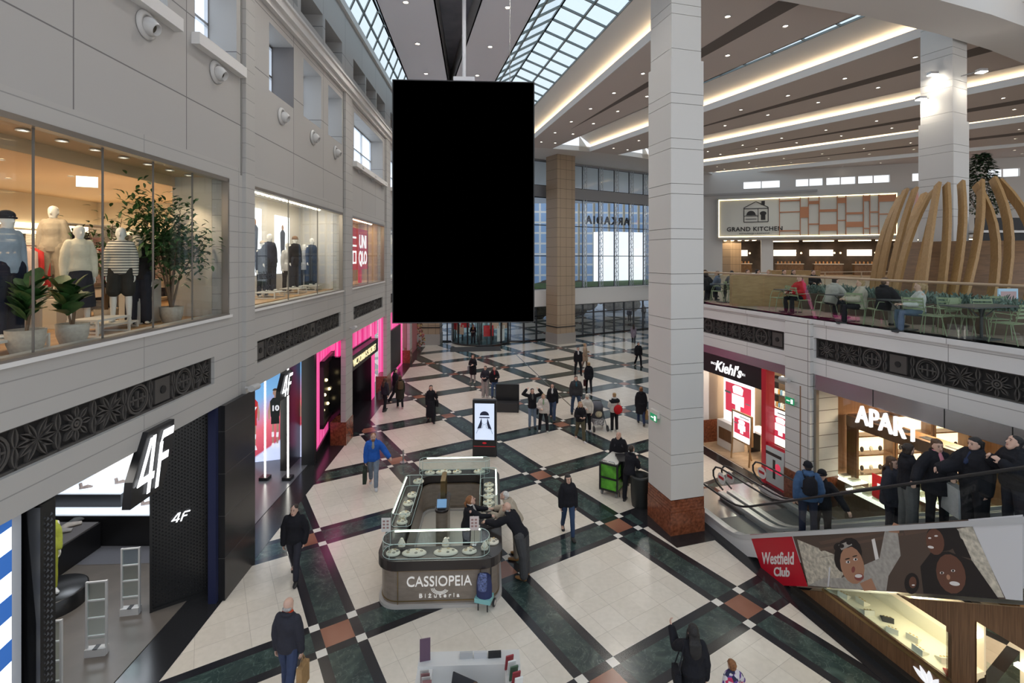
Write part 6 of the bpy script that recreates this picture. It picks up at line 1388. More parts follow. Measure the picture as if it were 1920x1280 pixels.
def stool(M, label, h_=.75):
    t = thing('bar_stool', label, 'stool', M, 'stools in the skincare shop'); a = MB(); a.disc((0, 0, h_ - .04), .19, .04, 0, 18); a.build('seat', ok_, t)
    for k in range(4): q = math.pi / 4 + k * math.pi / 2; a = MB(); a.tube([(.08 * math.cos(q), .08 * math.sin(q), h_ - .04), (.22 * math.cos(q), .22 * math.sin(q), .0)], .012, 6); a.build('leg', dark_metal, t)
    a = MB(); a.tube([(.18 * math.cos(q), .18 * math.sin(q), .28) for q in [i * .52 for i in range(12)]], .009, 5, closed=True); a.tube([(0, 0, .3), (0, 0, h_ - .04)], .02, 6); a.build('foot_ring', dark_metal, t)
stool(RF @ rz(ru(1410) + .1, -.75, .02), 'round wooden stool on black legs in front of the tester table'); stool(RF @ rz(ru(1425), -.85, .02), 'second black legged stool nearer the red post')
a = MB()
for k in range(9): a.ell((K0 + .5 + k * .5, -2.2, 2.9), .06, 0, 8, 6); a.tube([(K0 + .5 + k * .5, -2.2, 2.95), (K0 + .5 + k * .5, -2.2, 3.69)], .006, 4, 1)
o = a.build('pendant_bulbs', [mat('bulb_warm', (1, .85, .6), emit=14, ecol=(1, .85, .6)), black_m]); o.matrix_world = RF; tag(o, 'string of warm pendant bulbs in the skincare shop', 'lamp', kind='stuff')
a = MB(); a.ell((0, 0, .5), (.1, .1, .07)); a.tube([(0, 0, 0), (0, 0, .45)], .04, 8, 1); o = a.build('face_mirror', [sh_white, black_m]); o.matrix_world = RF @ rz(ru(1412) , -1.45, .95); tag(o, 'round white mirror on the tester table', 'mirror')
for u in (K0 + 1.2, K0 + 3.6): light('shop_light', 'AREA', RF @ Vector((u, -1.8, 3.6)), 130, (1, .86, .68), 1.6, 1.6)
# jeweller
G1 = ru(1526)
m_ = MB(); m_.box(2.5, G1, -5.5, -5.4, 0, 4); o = struct(m_.build('wall_right', wal), 'walnut inner walls of the jeweller'); o.matrix_world = RF
m_ = MB(); m_.box(2.5, G1, -5.5, -.15, 3.52, 3.6); o = struct(m_.build('ceiling', mat('jeweller_ceiling', (.5, .34, .2), .5))); o.matrix_world = RF
m_ = MB(); m_.box(2.5, G1, -5.5, 0, .003, .02); o = struct(m_.build('floor', mat('jeweller_floor', (.42, .33, .24), .25))); o.matrix_world = RF
win = thing('shop_window', 'full height glass shopfront of the jeweller', 'window', RF); win['kind'] = 'structure'; g = MB(); g.box(3, G1 - .03, -.05, -.035, .1, 3.52); g.build('pane', shop_glass, win)
g = MB(); g.box(G1 - .08, G1, -.1, 0, 0, 3.52); g.box(3, G1, -.1, 0, 0, .1); g.box(9.3, 9.36, -.1, 0, 0, 3.5); g.box(6.4, 6.46, -.1, 0, 0, 3.5); g.build('frame', bronze, win)
wl = thing('walnut_bulkhead', 'dropped walnut bulkhead with slots inside the jeweller', 'ceiling panel', RF); a = MB(); a.box(10.5, G1 - .2, -1.5, -.95, 2.45, 2.75); a.build('bulkhead', wal, wl); a = MB()
for k in range(7): a.box(10.7 + k * .6, 11.0 + k * .6, -1.35, -1.1, 2.745, 2.76)
a.build('slot', black_m, wl)
case_top = mat('case_top_glow', (1, .9, .75), emit=2.6, ecol=(1, .92, .78))
for i, (u, n) in enumerate(((15.05, -1.15), (13.7, -.75), (12.35, -.75), (13.3, -2.1), (11.9, -2.1), (11.0, -.75), (10.4, -2.1))):
    t = thing('jeweller_case', 'lit glass topped jewellery case in the jeweller, ' + ('window row, deepest', 'window row, second', 'window row, third', 'back row, left', 'back row, middle', 'window row, nearest', 'back row, nearest')[i], 'display case', RF @ rz(u, n, .02)); a = MB(); a.box(-.62, .62, -.3, .3, .001, .8); a.build('base', wal, t); a = MB(); a.box(-.6, .6, -.28, .28, .8, .84); a.build('glowing_tray', case_top, t); a = MB(); a.box(-.62, .62, -.3, .3, .84, 1.05); a.build('glass_top', clear, t)
    for k in range(4): a = MB(); a.cb((-.42 + .28 * k, 0, .87), (.18, .3, .05)); a.build('cream_tray', jm[0], t)
JS = frame(9.0, 14.75, 1, .13)
a = MB(); a.box(-.5, 9, -.1, 0, 0, 3.52); o = struct(a.build('wall_right', wood('cherry_panel', (.36, .19, .10), (.26, .13, .065), .35, (6, 6, .1), 3)), 'cherry wood end wall of the jeweller'); o.matrix_world = JS
for i, u in enumerate((11.3, 9.9, 8.6, 7.3, 6.2)):
    t = thing('wall_showcase', 'glowing wall showcase of the jeweller, ' + ('leftmost', 'second from left', 'middle', 'second from right', 'rightmost')[i], 'display case', JS @ rz(1.55 + .0 + 1.27 * i, .32, .45)); a = MB(); a.box(-.55, .55, -.25, -.2, 0, 2.2); a.build('glowing_back', mat('showcase_glow', (1, .82, .55), emit=1.7, ecol=(1, .80, .52)), t); a = MB()
    for z in (0, .55, 1.1, 1.65, 2.2): a.box(-.58, .58, -.25, .1, z - .02, z + .02)
    a.box(-.62, -.55, -.25, .12, 0, 2.2); a.box(.55, .62, -.25, .12, 0, 2.2); a.box(-.62, .62, -.25, .12, -.9, 0); a.build('case_frame', wal, t)
    for z in (.05, .6, 1.15):
        for k in range(3): a = MB(); a.ell((-.3 + .3 * k, -.05, z + .08), (.06, .04, .08), 0, 8, 6); a.build('necklace_bust', jm[0 if k % 2 else 2], t)
rs = MB(); rs.box(-.35, .35, -.02, .02, 0, .6); rs.box(-.2, -.12, .02, .025, .2, .3, 1); rs.box(.1, .2, .02, .025, .3, .4, 1); o = rs.build('sale_board', [mat('sale_red', (.6, .02, .02), emit=.6), MATS['letter_white']]); o.matrix_world = RF @ rz(13.2, -.5, 1.0); tag(o, 'red board with percent marks in the jeweller window', 'sign')
apt = text('sign_lettering', 'APART', tmat(RF, ru(1668), .12, 3.02, -1), .50, MATS['letter_white'], None, .04, space=1.05, sy=1.35); tag(apt, 'large glowing white letters above the jeweller glass', 'sign')
for u, n in ((12.6, -2), (10.2, -1.5), (7.6, -2), (5.5, -2)): light('shop_light', 'AREA', RF @ Vector((u, n, 3.45)), 150, (1, .78, .52), 1.4, .9)
# small wall fittings
def exitsign(M, label): a = MB(); a.box(-.19, .19, 0, .08, -.08, .1); a.box(-.17, .17, .08, .085, -.2, -.0, 1); a.box(-.12, -.04, .085, .09, -.17, -.04, 2); a.box(.0, .12, .085, .09, -.12, -.09, 2); o = a.build('exit_sign', [sh_white, mat('exit_green', (.01, .28, .12), .5, emit=.3, ecol=(.02, .5, .2)), MATS['letter_white']]); o.matrix_world = M; tag(o, label, 'sign')
PM = rz(4.50, 13.75, 0, R(15.2))
exitsign(RF @ rz(ru(1491), .12, 3.1), 'green exit sign on the pilaster between the right shops')
exitsign(PM @ rz(-.50, .15, 3.0, R(90)), 'green exit sign on the big pillar')
for i, M in enumerate((RF @ rz(ru(1487), .12, 3.62), LF @ rz(19.9, .1, 4.5), LF @ rz(11.5, .1, 4.3))):
    a = MB(); a.tube([(0, 0, 0), (0, .14, 0)], .03, 8); a.tube([(-.16, .2, .02), (.16, .2, .0)], .075, 12); o = a.build('wall_speaker', nz_m); o.matrix_world = M; tag(o, 'white projector loudspeaker on ' + ('the right pilaster', 'the left pilaster before the pink shop', 'the left wall above the black pillar')[i], 'speaker')
for i, (x, y, z, lab) in enumerate(((15.65, 18.55, 14.1, 'left'), (16.95, 18.0, 14.0, 'right'), (15.5, 18.9, 13.3, 'lower left'))):
    t = thing('floodlight', 'bright floodlight fixed near the top of the food court pillar, ' + lab, 'lamp', rz(x, y, z)); a = MB(); a.box(-.14, .14, -.10, .10, 0, .1); a.tube([(0, 0, .05), (16.35 - x, 18.9 - y, 0)], .02, 6); a.build('housing', steel, t); a = MB(); a.box(-.13, .13, -.11, .11, -.02, 0); a.build('lamp_face', mat('flood_on', (1, .95, .85), emit=60, ecol=(1, .93, .8)), t)
    light('flood_beam', 'SPOT', (x, y, z - .05), 50, (1, .9, .75), .1, None, (0, 0, 0), 2.6)
# ================================================================= jewellery kiosk
KM = rz(-1.62, 12.62, 0, R(2.5))
ks = thing('jewellery_kiosk', 'oval edged CASSIOPEIA jewellery kiosk with glass showcases and brown counter', 'kiosk', KM)
def rrect(x0, x1, y0, y1, r, n=7):
    out = []
    for cx, cy, a0 in ((x1 - r, y1 - r, 0), (x0 + r, y1 - r, 90), (x0 + r, y0 + r, 180), (x1 - r, y0 + r, 270)):
        for k in range(n + 1): q = R(a0 + 90 * k / n); out.append((cx + r * math.cos(q), cy + r * math.sin(q)))
    return out
def ringprism(mb, o_, i_, z0, z1, mi=0):
    n = len(o_); vs = [(*p, z) for z in (z0, z1) for p in o_] + [(*p, z) for z in (z0, z1) for p in i_]
    fs = []
    for k in range(n): l = (k + 1) % n; fs += [(k, l, n + l, n + k), (2 * n + l, 2 * n + k, 3 * n + k, 3 * n + l), (n + k, n + l, 3 * n + l, 3 * n + k), (l, k, 2 * n + k, 2 * n + l)]
    mb.add(vs, fs, mi)
def KO(g): return rrect(-1.28 - g, 1.28 + g, -2.2 - g, 2.2 + g, .42 + g * .5)
def KI(g): return rrect(-.84 + g, .84 - g, -1.68 + g, 1.78 - g, .3)
kst = wood('kiosk_marble', (.27, .22, .18), (.22, .18, .145), .3, (1, 1, 3), 1.2); kbr = mat('kiosk_bronze', (.30, .21, .10), .3, .8); kdk = mat('kiosk_counter_dark', (.035, .028, .026), .25); kbase = mat('kiosk_plinth', (.50, .47, .44), .4)
a = MB(); ringprism(a, KO(.04), KI(.05), .001, .07); a.build('plinth', kbase, ks)
a = MB(); ringprism(a, KO(-.02), KI(0), .07, .80); a.build('panelled_body', kst, ks)
a = MB(); ringprism(a, KO(.0), KI(0), .76, .80); ringprism(a, KO(-.01), KI(0), .12, .14)
for x in (-.86, .86): a.box(x - .008, x + .008, -2.195, -2.175, .07, .8)
a.build('bronze_trim', kbr, ks); a = MB(); ringprism(a, KO(.05), KI(-.04), .80, 1.0); a.build('countertop', kdk, ks)
lw_ = mat('kiosk_letters', (.85, .82, .78), .3, emit=.25)
KT = KM @ rz(0, -2.19, 0) @ Matrix.Rotation(R(90), 4, 'X')
text('lettering', 'CASSIOPEIA', KM @ rz(0, -2.19, .44) @ Matrix.Rotation(R(90), 4, 'X'), .30, lw_, ks, .014, sx=.86)
text('small_lettering', 'B i \u017c u t e r i a', KM @ rz(0, -2.19, .20) @ Matrix.Rotation(R(90), 4, 'X'), .12, lw_, ks, .01, sx=1.2)
a = MB(); 
for k in range(3): a.tube([(.02 + (.13 + .03 * k) * math.cos(R(t)), -2.20, .42 + (.10 + .025 * k) * math.sin(R(t))) for t in range(190, 350, 20)], .007, 5)
a.build('emblem', lw_, ks)
def kcase(pts, z0, z1, label):
    t = thing('glass_showcase', label, 'display case', KM); a = MB(); n = len(pts); a.add([(*p, z) for z in (z0, z1) for p in pts], [(k, (k + 1) % n, n + (k + 1) % n, n + k) for k in range(n)] + [tuple(range(n, 2 * n))]); a.build('glass', clear, t)
    a = MB(); a.tube([(*p, z1) for p in pts], .008, 4, closed=True); a.tube([(*p, z0 + .01) for p in pts], .007, 4, closed=True)
    for k in range(0, n, 4): a.tube([(*pts[k], z0), (*pts[k], z1)], .005, 4)
    a.build('edge', mat('glass_edge', (.55, .68, .64), .2), t); xs = [p[0] for p in pts]; ys = [p[1] for p in pts]; a = MB(); lo = max(xs) - min(xs) > max(ys) - min(ys); yy = max(ys) - .03; xx = min(xs) + .03 if max(xs) < 0 else max(xs) - .03
    a.tube([(min(xs) + .2, yy, z1 - .015), (max(xs) - .2, yy, z1 - .015)] if lo else [(xx, min(ys) + .1, z1 - .015), (xx, max(ys) - .1, z1 - .015)], .012, 6); a.build('led_bar', mat('kiosk_led', (1, .95, .82), emit=9, ecol=(1, .93, .78)), t); return t
kcase(rrect(-1.22, 1.05, -2.18, -1.62, .26, 5), 1.0, 1.32, 'front oval glass showcase of the kiosk'); kcase(rrect(-1.0, 1.05, 1.85, 2.2, .17, 5), 1.0, 1.38, 'rear oval glass showcase of the kiosk')
kcase(rrect(-1.25, -.80, -.9, 1.2, .1, 3), 1.0, 1.3, 'left glass showcase of the kiosk'); kcase(rrect(.80, 1.25, -.1, 1.6, .1, 3), 1.0, 1.3, 'right glass showcase of the kiosk')
trl = jm[0]; gold = jm[1]; n_ = 0; TRP = None
for x, y, w_, d_, ps in ((-1.0, -1.95, .30, .24, 'front left corner'), (-.55, -1.97, .52, .26, 'front, second from left'), (.12, -1.97, .52, .26, 'front middle'), (.62, -1.95, .32, .22, 'front right'), (1.12, -1.62, .28, .24, 'right front corner'), (-1.03, -.7, .26, .22, 'left side, nearest'), (-1.03, -.35, .28, .3, 'left side, second'), (-1.03, .2, .26, .26, 'left side, third'), (-1.0, .65, .26, .3, 'left side, fourth'), (-.95, 1.45, .3, .3, 'left rear corner'), (-.7, 2.0, .3, .22, 'rear, leftmost'), (-.3, 2.02, .46, .22, 'rear, second'), (.1, 2.02, .26, .22, 'rear middle'), (.75, 2.02, .34, .24, 'rear right'), (1.03, 1.15, .28, .22, 'right side, farthest'), (1.03, .85, .26, .26, 'right side, second'), (1.03, .5, .3, .3, 'right side, third'), (1.03, .15, .3, .26, 'right side, fourth'), (1.03, -.15, .28, .26, 'right side, nearest tray')):
    M = KM @ rz(x, y, 1.001); t = thing('jewellery_tray', 'cream oval jewellery tray on the kiosk counter, ' + ps, 'tray', M, 'jewellery trays on the kiosk')
    a = MB(); a.lathe([(1, 0), (1.0, .02), (.85, .045), (1e-4, .045)], 20, 0, Matrix.Diagonal((w_ / 2, d_ / 2, 1, 1))); a.build('tray', trl, t)
    for k in range(5):
        a = MB(); cx, cy = (w_ * .3) * math.cos(k * 1.257), (d_ * .28) * math.sin(k * 1.257); a.tube([(cx + .028 * math.cos(i * .785), cy + .022 * math.sin(i * .785), .055) for i in range(8)], .005, 4, closed=True); a.build('jewel', gold if k % 2 else jm[2], t)
for i, (x, y) in enumerate(((.1, -1.8), (.95, -1.9), (-.85, -1.78), (-1.05, -.55))):
    t = thing('necklace_bust', 'cream necklace bust on the kiosk, ' + ('front middle', 'front right', 'front left', 'left side')[i], 'necklace stand', KM @ rz(x, y, 1.047 if i in (0, 2) else 1.001)); a = MB(); a.tube([(0, 0, 0), (0, .0, .06), (0, .02, .12), (0, .02, .17)], [.075, .085, .05, .025], 12, 0, ry=[.03, .04, .03, .02], up=(0, 1, 0)); a.build('bust', trl, t); a = MB(); a.tube([(.055 * math.cos(q), -.045 + .0 * q, .10 + .045 * math.sin(q)) for q in [math.pi + i * .35 for i in range(10)]], .004, 4); a.build('necklace', gold, t)
a = MB(); a.box(-.32, .28, -.2, .2, 0, .03); 
for k in range(9): a.ell((-.24 + .22 * (k % 3), -.12 + .12 * (k // 3), .045), .03, 1, 8, 5)
o = a.build('dark_jewellery_tray', [jm[2], jm[0]]); o.matrix_world = KM @ rz(1.0, -.85, 1.001, .3); tag(o, 'black tray with white pieces before the saleswoman', 'tray')
a = MB(); a.lathe([(.07, 0), (.085, .02), (1e-4, .02)], 14); o = a.build('small_dish', jm[0]); o.matrix_world = KM @ rz(.90, -.45, 1.001); tag(o, 'small white dish on the kiosk counter', 'dish')
for i, (x, y, c_) in enumerate(((-1.2, -1.7, (.7, .68, .65)), (.72, -1.72, (.7, .6, .58)))):
    t = thing('card_holder', 'printed card on a thin stand, %s of kiosk front' % ('left', 'right')[i], 'sign', KM @ rz(x, y, 1.001)); a = MB(); a.tube([(0, 0, 0), (0, 0, .35)], .006, 5); a.disc((0, 0, 0), .05, .01, 0, 12); a.build('stand', steel, t); a = MB(); a.box(-.1, .1, -.006, .006, .33, .63); a.build('card', mat('card_%d' % i, c_, .5), t)
    a = MB(); [a.box(-.07 + .08 * (k % 2), -.02 + .08 * (k % 2), -.009, -.006, .4 + .07 * (k // 2), .44 + .07 * (k // 2)) for k in range(6)]; a.build('printed_photo', mat('card_print', (.35, .2, .18), .5), t)['kind'] = 'stuff'
ci = thing('till_island', 'slim bronze arch and till desk inside the kiosk', 'desk', KM @ rz(-.15, .3, 0)); a = MB(); a.prism(rrect(-.15, .15, -.5, .5, .14), .001, .95); a.build('desk', kst, ci); a = MB(); a.prism(rrect(-.17, .17, -.53, .53, .16), .95, 1.0); a.build('desktop', kdk, ci)
a = MB(); a.box(-.06, .06, -.1, -.04, 1.0, 1.55); a.box(-.06, .06, .4, .46, 1.0, 1.55); a.box(-.06, .06, -.1, .46, 1.5, 1.56); a.build('bronze_arch', kbr, ci)
a = MB(); a.box(-.1, .1, -.45, -.3, 1.0, 1.03); a.add([(-.12, -.4, 1.03), (.12, -.4, 1.03), (.12, -.3, 1.2), (-.12, -.3, 1.2)], [(0, 1, 2, 3)], 1); a.build('till_screen', [black_m, mat('till_blue', (.15, .3, .5), .3, emit=.4)], ci)
kf = MB(); kf.prism(rrect(-.9, .9, -1.75, 1.85, .35), .003, .012); o = struct(kf.build('floor', mat('kiosk_floor', (.60, .55, .48), .3))); o.matrix_world = KM

# totem, bench, column barrier, litter bin
tm_ = thing('digital_totem', 'black standing digital screen showing a sketched face with cap', 'screen', rz(at(909, 0, 18.4).x, 18.4, 0, R(-4)))
a = MB(); a.box(-.44, .44, -.10, .10, .001, 2.07); a.build('housing', black_m, tm_); a = MB(); a.box(-.36, .36, -.108, -.10, .62, 1.95); a.build('display', mat('totem_screen', (.62, .70, .85), .3, emit=.75, ecol=(.66, .76, .95)), tm_)
a = MB(); y0, y1 = -.114, -.108
a.prism_y([(.17 * math.cos(R(t)), 1.52 + .15 * math.sin(R(t))) for t in range(0, 181, 15)], y0, y1); a.box(-.19, .19, y0, y1, 1.42, 1.46)
a.prism_y([(-.12, 1.40), (-.17, 1.25), (-.27, 1.02), (-.12, 1.06), (-.09, 1.2)], y0, y1); a.prism_y([(.12, 1.40), (.17, 1.25), (.27, 1.0), (.14, 1.05), (.09, 1.2)], y0, y1)
for pts in ([(-.11, 1.42), (-.1, 1.25), (0, 1.17), (.1, 1.25), (.11, 1.42)], [(-.06, 1.18), (-.07, 1.08), (-.25, .98), (-.3, .85)], [(.06, 1.18), (.07, 1.08), (.25, .98), (.3, .85)]): a.tube([(x, y0, z) for x, z in pts], .006, 4)
a.build('line_drawing', mat('drawing_navy', (.03, .04, .09), .5), tm_); a = MB(); a.box(-.40, .40, -.104, -.10, .37, .385); a.ell((0, -.1, .5), (.08, .004, .035)); a.build('red_line', mat('totem_red', (.5, .01, .02), .4, emit=.4), tm_)
p = onz(950, 773); bn = thing('high_back_bench', 'black box bench with tall back beside the totem', 'bench', rz(p.x, p.y, 0, R(-4))); a = MB(); a.box(-.56, .56, 0, .5, .001, .42); a.build('seat', mat('bench_grey', (.03, .03, .032), .5), bn); a = MB(); a.box(-.56, .56, .5, .62, .001, 1.2); a.build('backrest', black_m, bn); a = MB(); a.box(-.56, -.5, -.02, .5, .001, .44); a.box(.5, .56, -.02, .5, .001, .44); a.build('end_panel', black_m, bn)
p = onz(1053, 637); a = MB(); a.lathe([(.22, .001), (.25, .1), (.27, .85), (.24, .9), (.24, 1.0), (1e-4, 1.02)], 18); o = a.build('litter_bin', black_m); o.matrix_world = rz(p.x - .1, p.y - 1.2, 0); tag(o, 'round black litter bin at the foot of the tan pillar', 'bin')
p = onz(756, 867); a = MB(); a.tube([(0, 0, .001), (0, 0, .45)], .03, 10); a.disc((0, 0, 0.001), .12, .02, 0, 16); o = a.build('barrier_post', steel); o.matrix_world = rz(p.x, p.y, 0); tag(o, 'short steel post left of the kiosk', 'post')
for i, (px, py) in enumerate(((1032, 720),)):
    q0, q1 = onz(968, 665), onz(1085, 775); a = MB(); a.box(0, (q1 - q0).length, -.03, .03, .001, .006); o = a.build('floor_joint_strip', steel); o.matrix_world = frame(q0.x, q0.y, q1.x - q0.x, q1.y - q0.y); struct(o)

# service desk at the bottom edge
dk = thing('reception_desk', 'white reception desk with leaflets at the bottom edge', 'desk', rz(-.66, 7.75, 0, R(2)))
a = MB(); a.box(-.78, .78, -.16, .12, .001, 1.1); a.box(-.78, -.55, -1.1, -.16, .001, 1.06); a.box(.55, .78, -1.1, -.16, .001, 1.06); a.box(-.55, .55, -.55, -.16, .65, .72); a.build('desk_body', mat('desk_white', (.66, .65, .63), .3), dk)
def smallbox(x, y, z, w_, d_, h_, m, nm, lab, cat, rot=0, tilt=0):
    a = MB(); a.box(-w_ / 2, w_ / 2, -d_ / 2, d_ / 2, 0, h_); o = a.build(nm, m); o.matrix_world = dk.matrix_world @ rz(x, y, z, rot) @ Matrix.Rotation(tilt, 4, 'X'); return tag(o, lab, cat)
for i, x in enumerate((-.05, .17, .39)): smallbox(x, -.02, 1.1, .20, .04, .09, (mat('holder_grey', (.45, .45, .45), .3), mat('holder_pale', (.55, .55, .56), .3), black_m)[i], 'card_box', ('grey', 'pale grey', 'black')[i] + ' small card box on the reception desk', 'box', .05)
smallbox(-.68, -.05, 1.1, .16, .02, .34, mat('leaflet_purple', (.12, .07, .11), .5), 'leaflet_stand', 'tall dark purple leaflet stand at left of the desk', 'sign', .2)
for i in range(4): smallbox(-.64 + .02 * i, -.4 - .06 * i, 1.06, .13, .01, .2, (mat('leaf_a', (.5, .48, .45), .5), mat('leaf_b', (.25, .12, .12), .5))[i % 2], 'leaflet', 'upright leaflet in the left rack of the desk, %s' % ('rear', 'second', 'third', 'front')[i], 'leaflet', .1, .1)
for i in range(5): smallbox(.60 + .03 * i, -.2 - .1 * i, 1.06, .12, .02, .26, (mat('paper_red', (.28, .03, .04), .5), mat('paper_white', (.7, .7, .68), .5), mat('paper_green', (.05, .1, .06), .5))[i % 3], 'folder', 'leaning folder at right of the desk, %s' % ('rearmost red', 'white', 'dark green', 'front red', 'front white')[i], 'folder', .3, .25)
smallbox(-.08, -.55, .95, .40, .02, .26, black_m, 'monitor', 'computer monitor seen from above behind the desk', 'monitor', -.5, -.3)
smallbox(.30, -.45, .72, .10, .16, .03, black_m, 'card_reader', 'small black card reader on the desk', 'device', 0)
a = MB(); a.lathe([(.04, 0), (.05, .03), (.04, .05), (1e-4, .05)], 12); o = a.build('desk_lamp_base', black_m); o.matrix_world = dk.matrix_world @ rz(-.40, -.45, .72); tag(o, 'round black puck on the reception desk', 'device')

# cleaning cart, bins near the pillar
ct = thing('service_cart', 'green panelled service cart on castors with white top', 'cart', rz(onz(1143, 930).x + .28, onz(1143, 930).y + .45, 0, R(-34)))
gr_ = mat('cart_green', (.10, .36, .03), .5, noise=.5, nscale=4); gr2 = mat('cart_green_dark', (.05, .16, .03), .5, noise=.4, nscale=5)
a = MB(); a.box(-.27, .27, -.55, .55, .20, .95); a.build('green_panel', gr_, ct)
a = MB()
for x in (-.28, .28):
    for y in (-.56, .56): a.box(x - .025, x + .025, y - .025, y + .025, .15, 1.02)
for z in (.18, .55, .98): a.box(-.29, .29, -.58, .58, z - .025, z + .025)
a.build('frame', black_m, ct); a = MB(); a.box(-.26, .26, -.54, .54, 1.005, 1.03); a.build('top', sh_white, ct)
a = MB(); a.tube([(-.2, -.56, 1.0), (-.2, -.62, 1.1), (.2, -.62, 1.1), (.2, -.56, 1.0)], .015, 8); a.build('handle', steel, ct)
for x in (-.24, .24):
    for y in (-.5, .5): a = MB(); a.lathe([(.07, -.02), (.07, .02)], 14, 0, Matrix.Translation((x, y, .071)) @ Matrix.Rotation(R(90), 4, 'Y')); a.box(x - .02, x + .02, y - .02, y + .02, .1, .17); a.build('castor', mat('castor_grey', (.18, .18, .18), .5), ct)
p = onz(1203, 952); a = MB(); a.lathe([(.24, .001), (.26, .1), (.30, .85), (.31, .9), (.25, .92), (.25, .6)], 20); o = a.build('waste_bin', mat('bin_dark', (.02, .022, .02), .45)); o.matrix_world = rz(p.x + .0, p.y + .15, 0); tag(o, 'tall dark waste bin beside the big pillar', 'bin')
t = thing('waste_trolley', 'folding trolley with black sack and white lid frame', 'trolley', rz(p.x - .2, p.y + .95, 0)); a = MB(); a.tube([(0, 0, .35), (0, 0, .5), (0, 0, 1.0), (0, 0, 1.08)], [.16, .24, .26, .2], 12); a.build('sack', mat('sack_black', (.015, .015, .016), .3, bump=1, bscale=12), t); a = MB()
for x in (-.3, .3): a.bar((x, -.3, .001), (x, .3, 1.1), .03, .03); a.bar((x, .3, .001), (x, -.3, 1.1), .03, .03)
a.box(-.32, .32, -.32, .32, 1.08, 1.1); a.build('frame', black_m, t)

# stroller, shopping trolley bag
st_ = thing('baby_stroller', 'dark baby stroller with patterned seat and big wheels', 'stroller', rz(onz(1124, 808).x, onz(1124, 808).y + .25, 0, R(8)) @ Matrix.Scale(1.05, 4))
sd_ = mat('stroller_fabric', (.06, .06, .07), .8); a = MB(); a.tube([(0, .18, .42), (0, .12, .62), (0, .18, .82)], [.22, .24, .22], 12, 0, ry=[.18, .2, .14], up=(0, 1, 0)); a.build('seat', sd_, st_)
a = MB(); a.ell((0, .18, .88), (.25, .3, .2)); a.build('canopy', mat('canopy_grey', (.10, .10, .12), .8), st_); a = MB(); a.box(-.2, .2, -.12, .3, .2, .42); a.build('basket', mat('stroller_pattern', (.35, .35, .36), .8, noise=.95, nscale=22), st_)
a = MB(); a.ell((0, -.05, .62), (.15, .1, .13)); a.build('blanket', mat('blanket_cream', (.50, .44, .30), .9, noise=.4, nscale=12), st_)
a = MB(); 
for x in (-.26, .26): a.tube([(x, -.3, .13), (x, .1, .5), (x, .5, 1.02)], .014, 6); a.tube([(x, .4, .13), (x, .1, .5)], .014, 6)
a.tube([(-.26, .5, 1.02), (.26, .5, 1.02)], .018, 6); a.build('frame', dark_metal, st_)
for x in (-.28, .28):
    for y, r_ in ((-.3, .12), (.4, .15)): a = MB(); a.lathe([(r_, -.02), (r_, .02)], 18, 0, Matrix.Translation((x, y, r_)) @ Matrix.Rotation(R(90), 4, 'Y')); a.build('wheel', black_m, st_)
p = onz(908, 1138); tb_ = thing('shopping_trolley_bag', 'navy blue wheeled shopping bag leaning at the kiosk corner', 'bag', rz(p.x, p.y - .02, 0, R(-15)))
nv = mat('navy_canvas', (.025, .035, .12), .7); a = MB(); a.tube([(0, 0, .25), (0, 0, .5), (0, .0, .68)], [.17, .17, .14], 10, 0, ry=[.13, .13, .1], up=(0, 1, 0)); a.build('bag_body', nv, tb_); a = MB(); a.tube([(0, -.13, .45), (0, -.14, .62), (0, -.06, .76)], [.09, .11, .08], 10, 0, ry=[.05, .06, .05], up=(0, 1, 0)); a.build('quilted_pouch', mat('quilt_blue', (.10, .13, .28), .7, noise=.8, nscale=30), tb_)
a = MB(); a.box(-.17, .17, -.14, .13, .17, .26); a.build('turquoise_base', mat('turquoise', (.25, .55, .55), .5), tb_); a = MB(); a.tube([(-.1, .14, .15), (-.1, .16, 1.0), (.1, .16, 1.0), (.1, .14, .15)], .012, 6); a.build('handle', black_m, tb_)
for x in (-.17, .19): a = MB(); a.lathe([(.085, -.015), (.085, .015)], 16, 0, Matrix.Translation((x, .1, .086)) @ Matrix.Rotation(R(90), 4, 'Y')); a.lathe([(.05, .016), (1e-4, .017)], 12, 1, Matrix.Translation((x, .1, .086)) @ Matrix.Rotation(R(90), 4, 'Y')); a.build('wheel', [black_m, sh_white], tb_)
a = MB(); a.bar((-.1, -.1, .0), (-.1, -.1, .18), .02, .02); a.bar((.1, -.1, .0), (.1, -.1, .18), .02, .02); a.build('foot', dark_metal, tb_)
# ================================================================= people in the hall
K = (.014, .014, .016); N_ = (.03, .045, .10); D = (.03, .03, .035); G_ = (.16, .16, .17); JN = (.07, .10, .17)
def gp(px, py, z=0): p = onz(px, py, z); return p.x, p.y
def P_(px, py, face, label, **kw):
    x, y = gp(px, py); return person(x, y, 0.002, face, label=label, near=y < 16, **kw)
P_(552, 1083, 172, 'man in black jacket and jeans walking left of the kiosk', legs='walk', arms=('pocket', 'down'), top=(K, 'hip', .045), bottom=(D, 'trousers'), h=1.78, hair=('dark', 'short'), look=(10, -5))
p = P_(540, 1312, 8, 'man with bright orange scarf seen from behind at bottom left', legs='stroll', arms=('down', 'down'), top=(D, 'hip', .03), bottom=((.04, .055, .11), 'trousers'), h=1.75, hair=('grey', 'bald'), inner=(.60, .07, .02))
handbag(p, 1, (.36, .22, .10), 'brown paper bag held by the man with orange scarf', 'paper_bag', (.24, .10, .34), .12)
p = P_(700, 912, 168, 'bearded man in bright blue jacket carrying a dark bag', legs='walk', arms=('out', 'down'), top=((.02, .10, .42), 'hip', .045), bottom=((.20, .24, .30), 'trousers'), shoes=(.6, .6, .62), h=1.82, hair=('ginger', 'short'), inner=(.25, .25, .25))
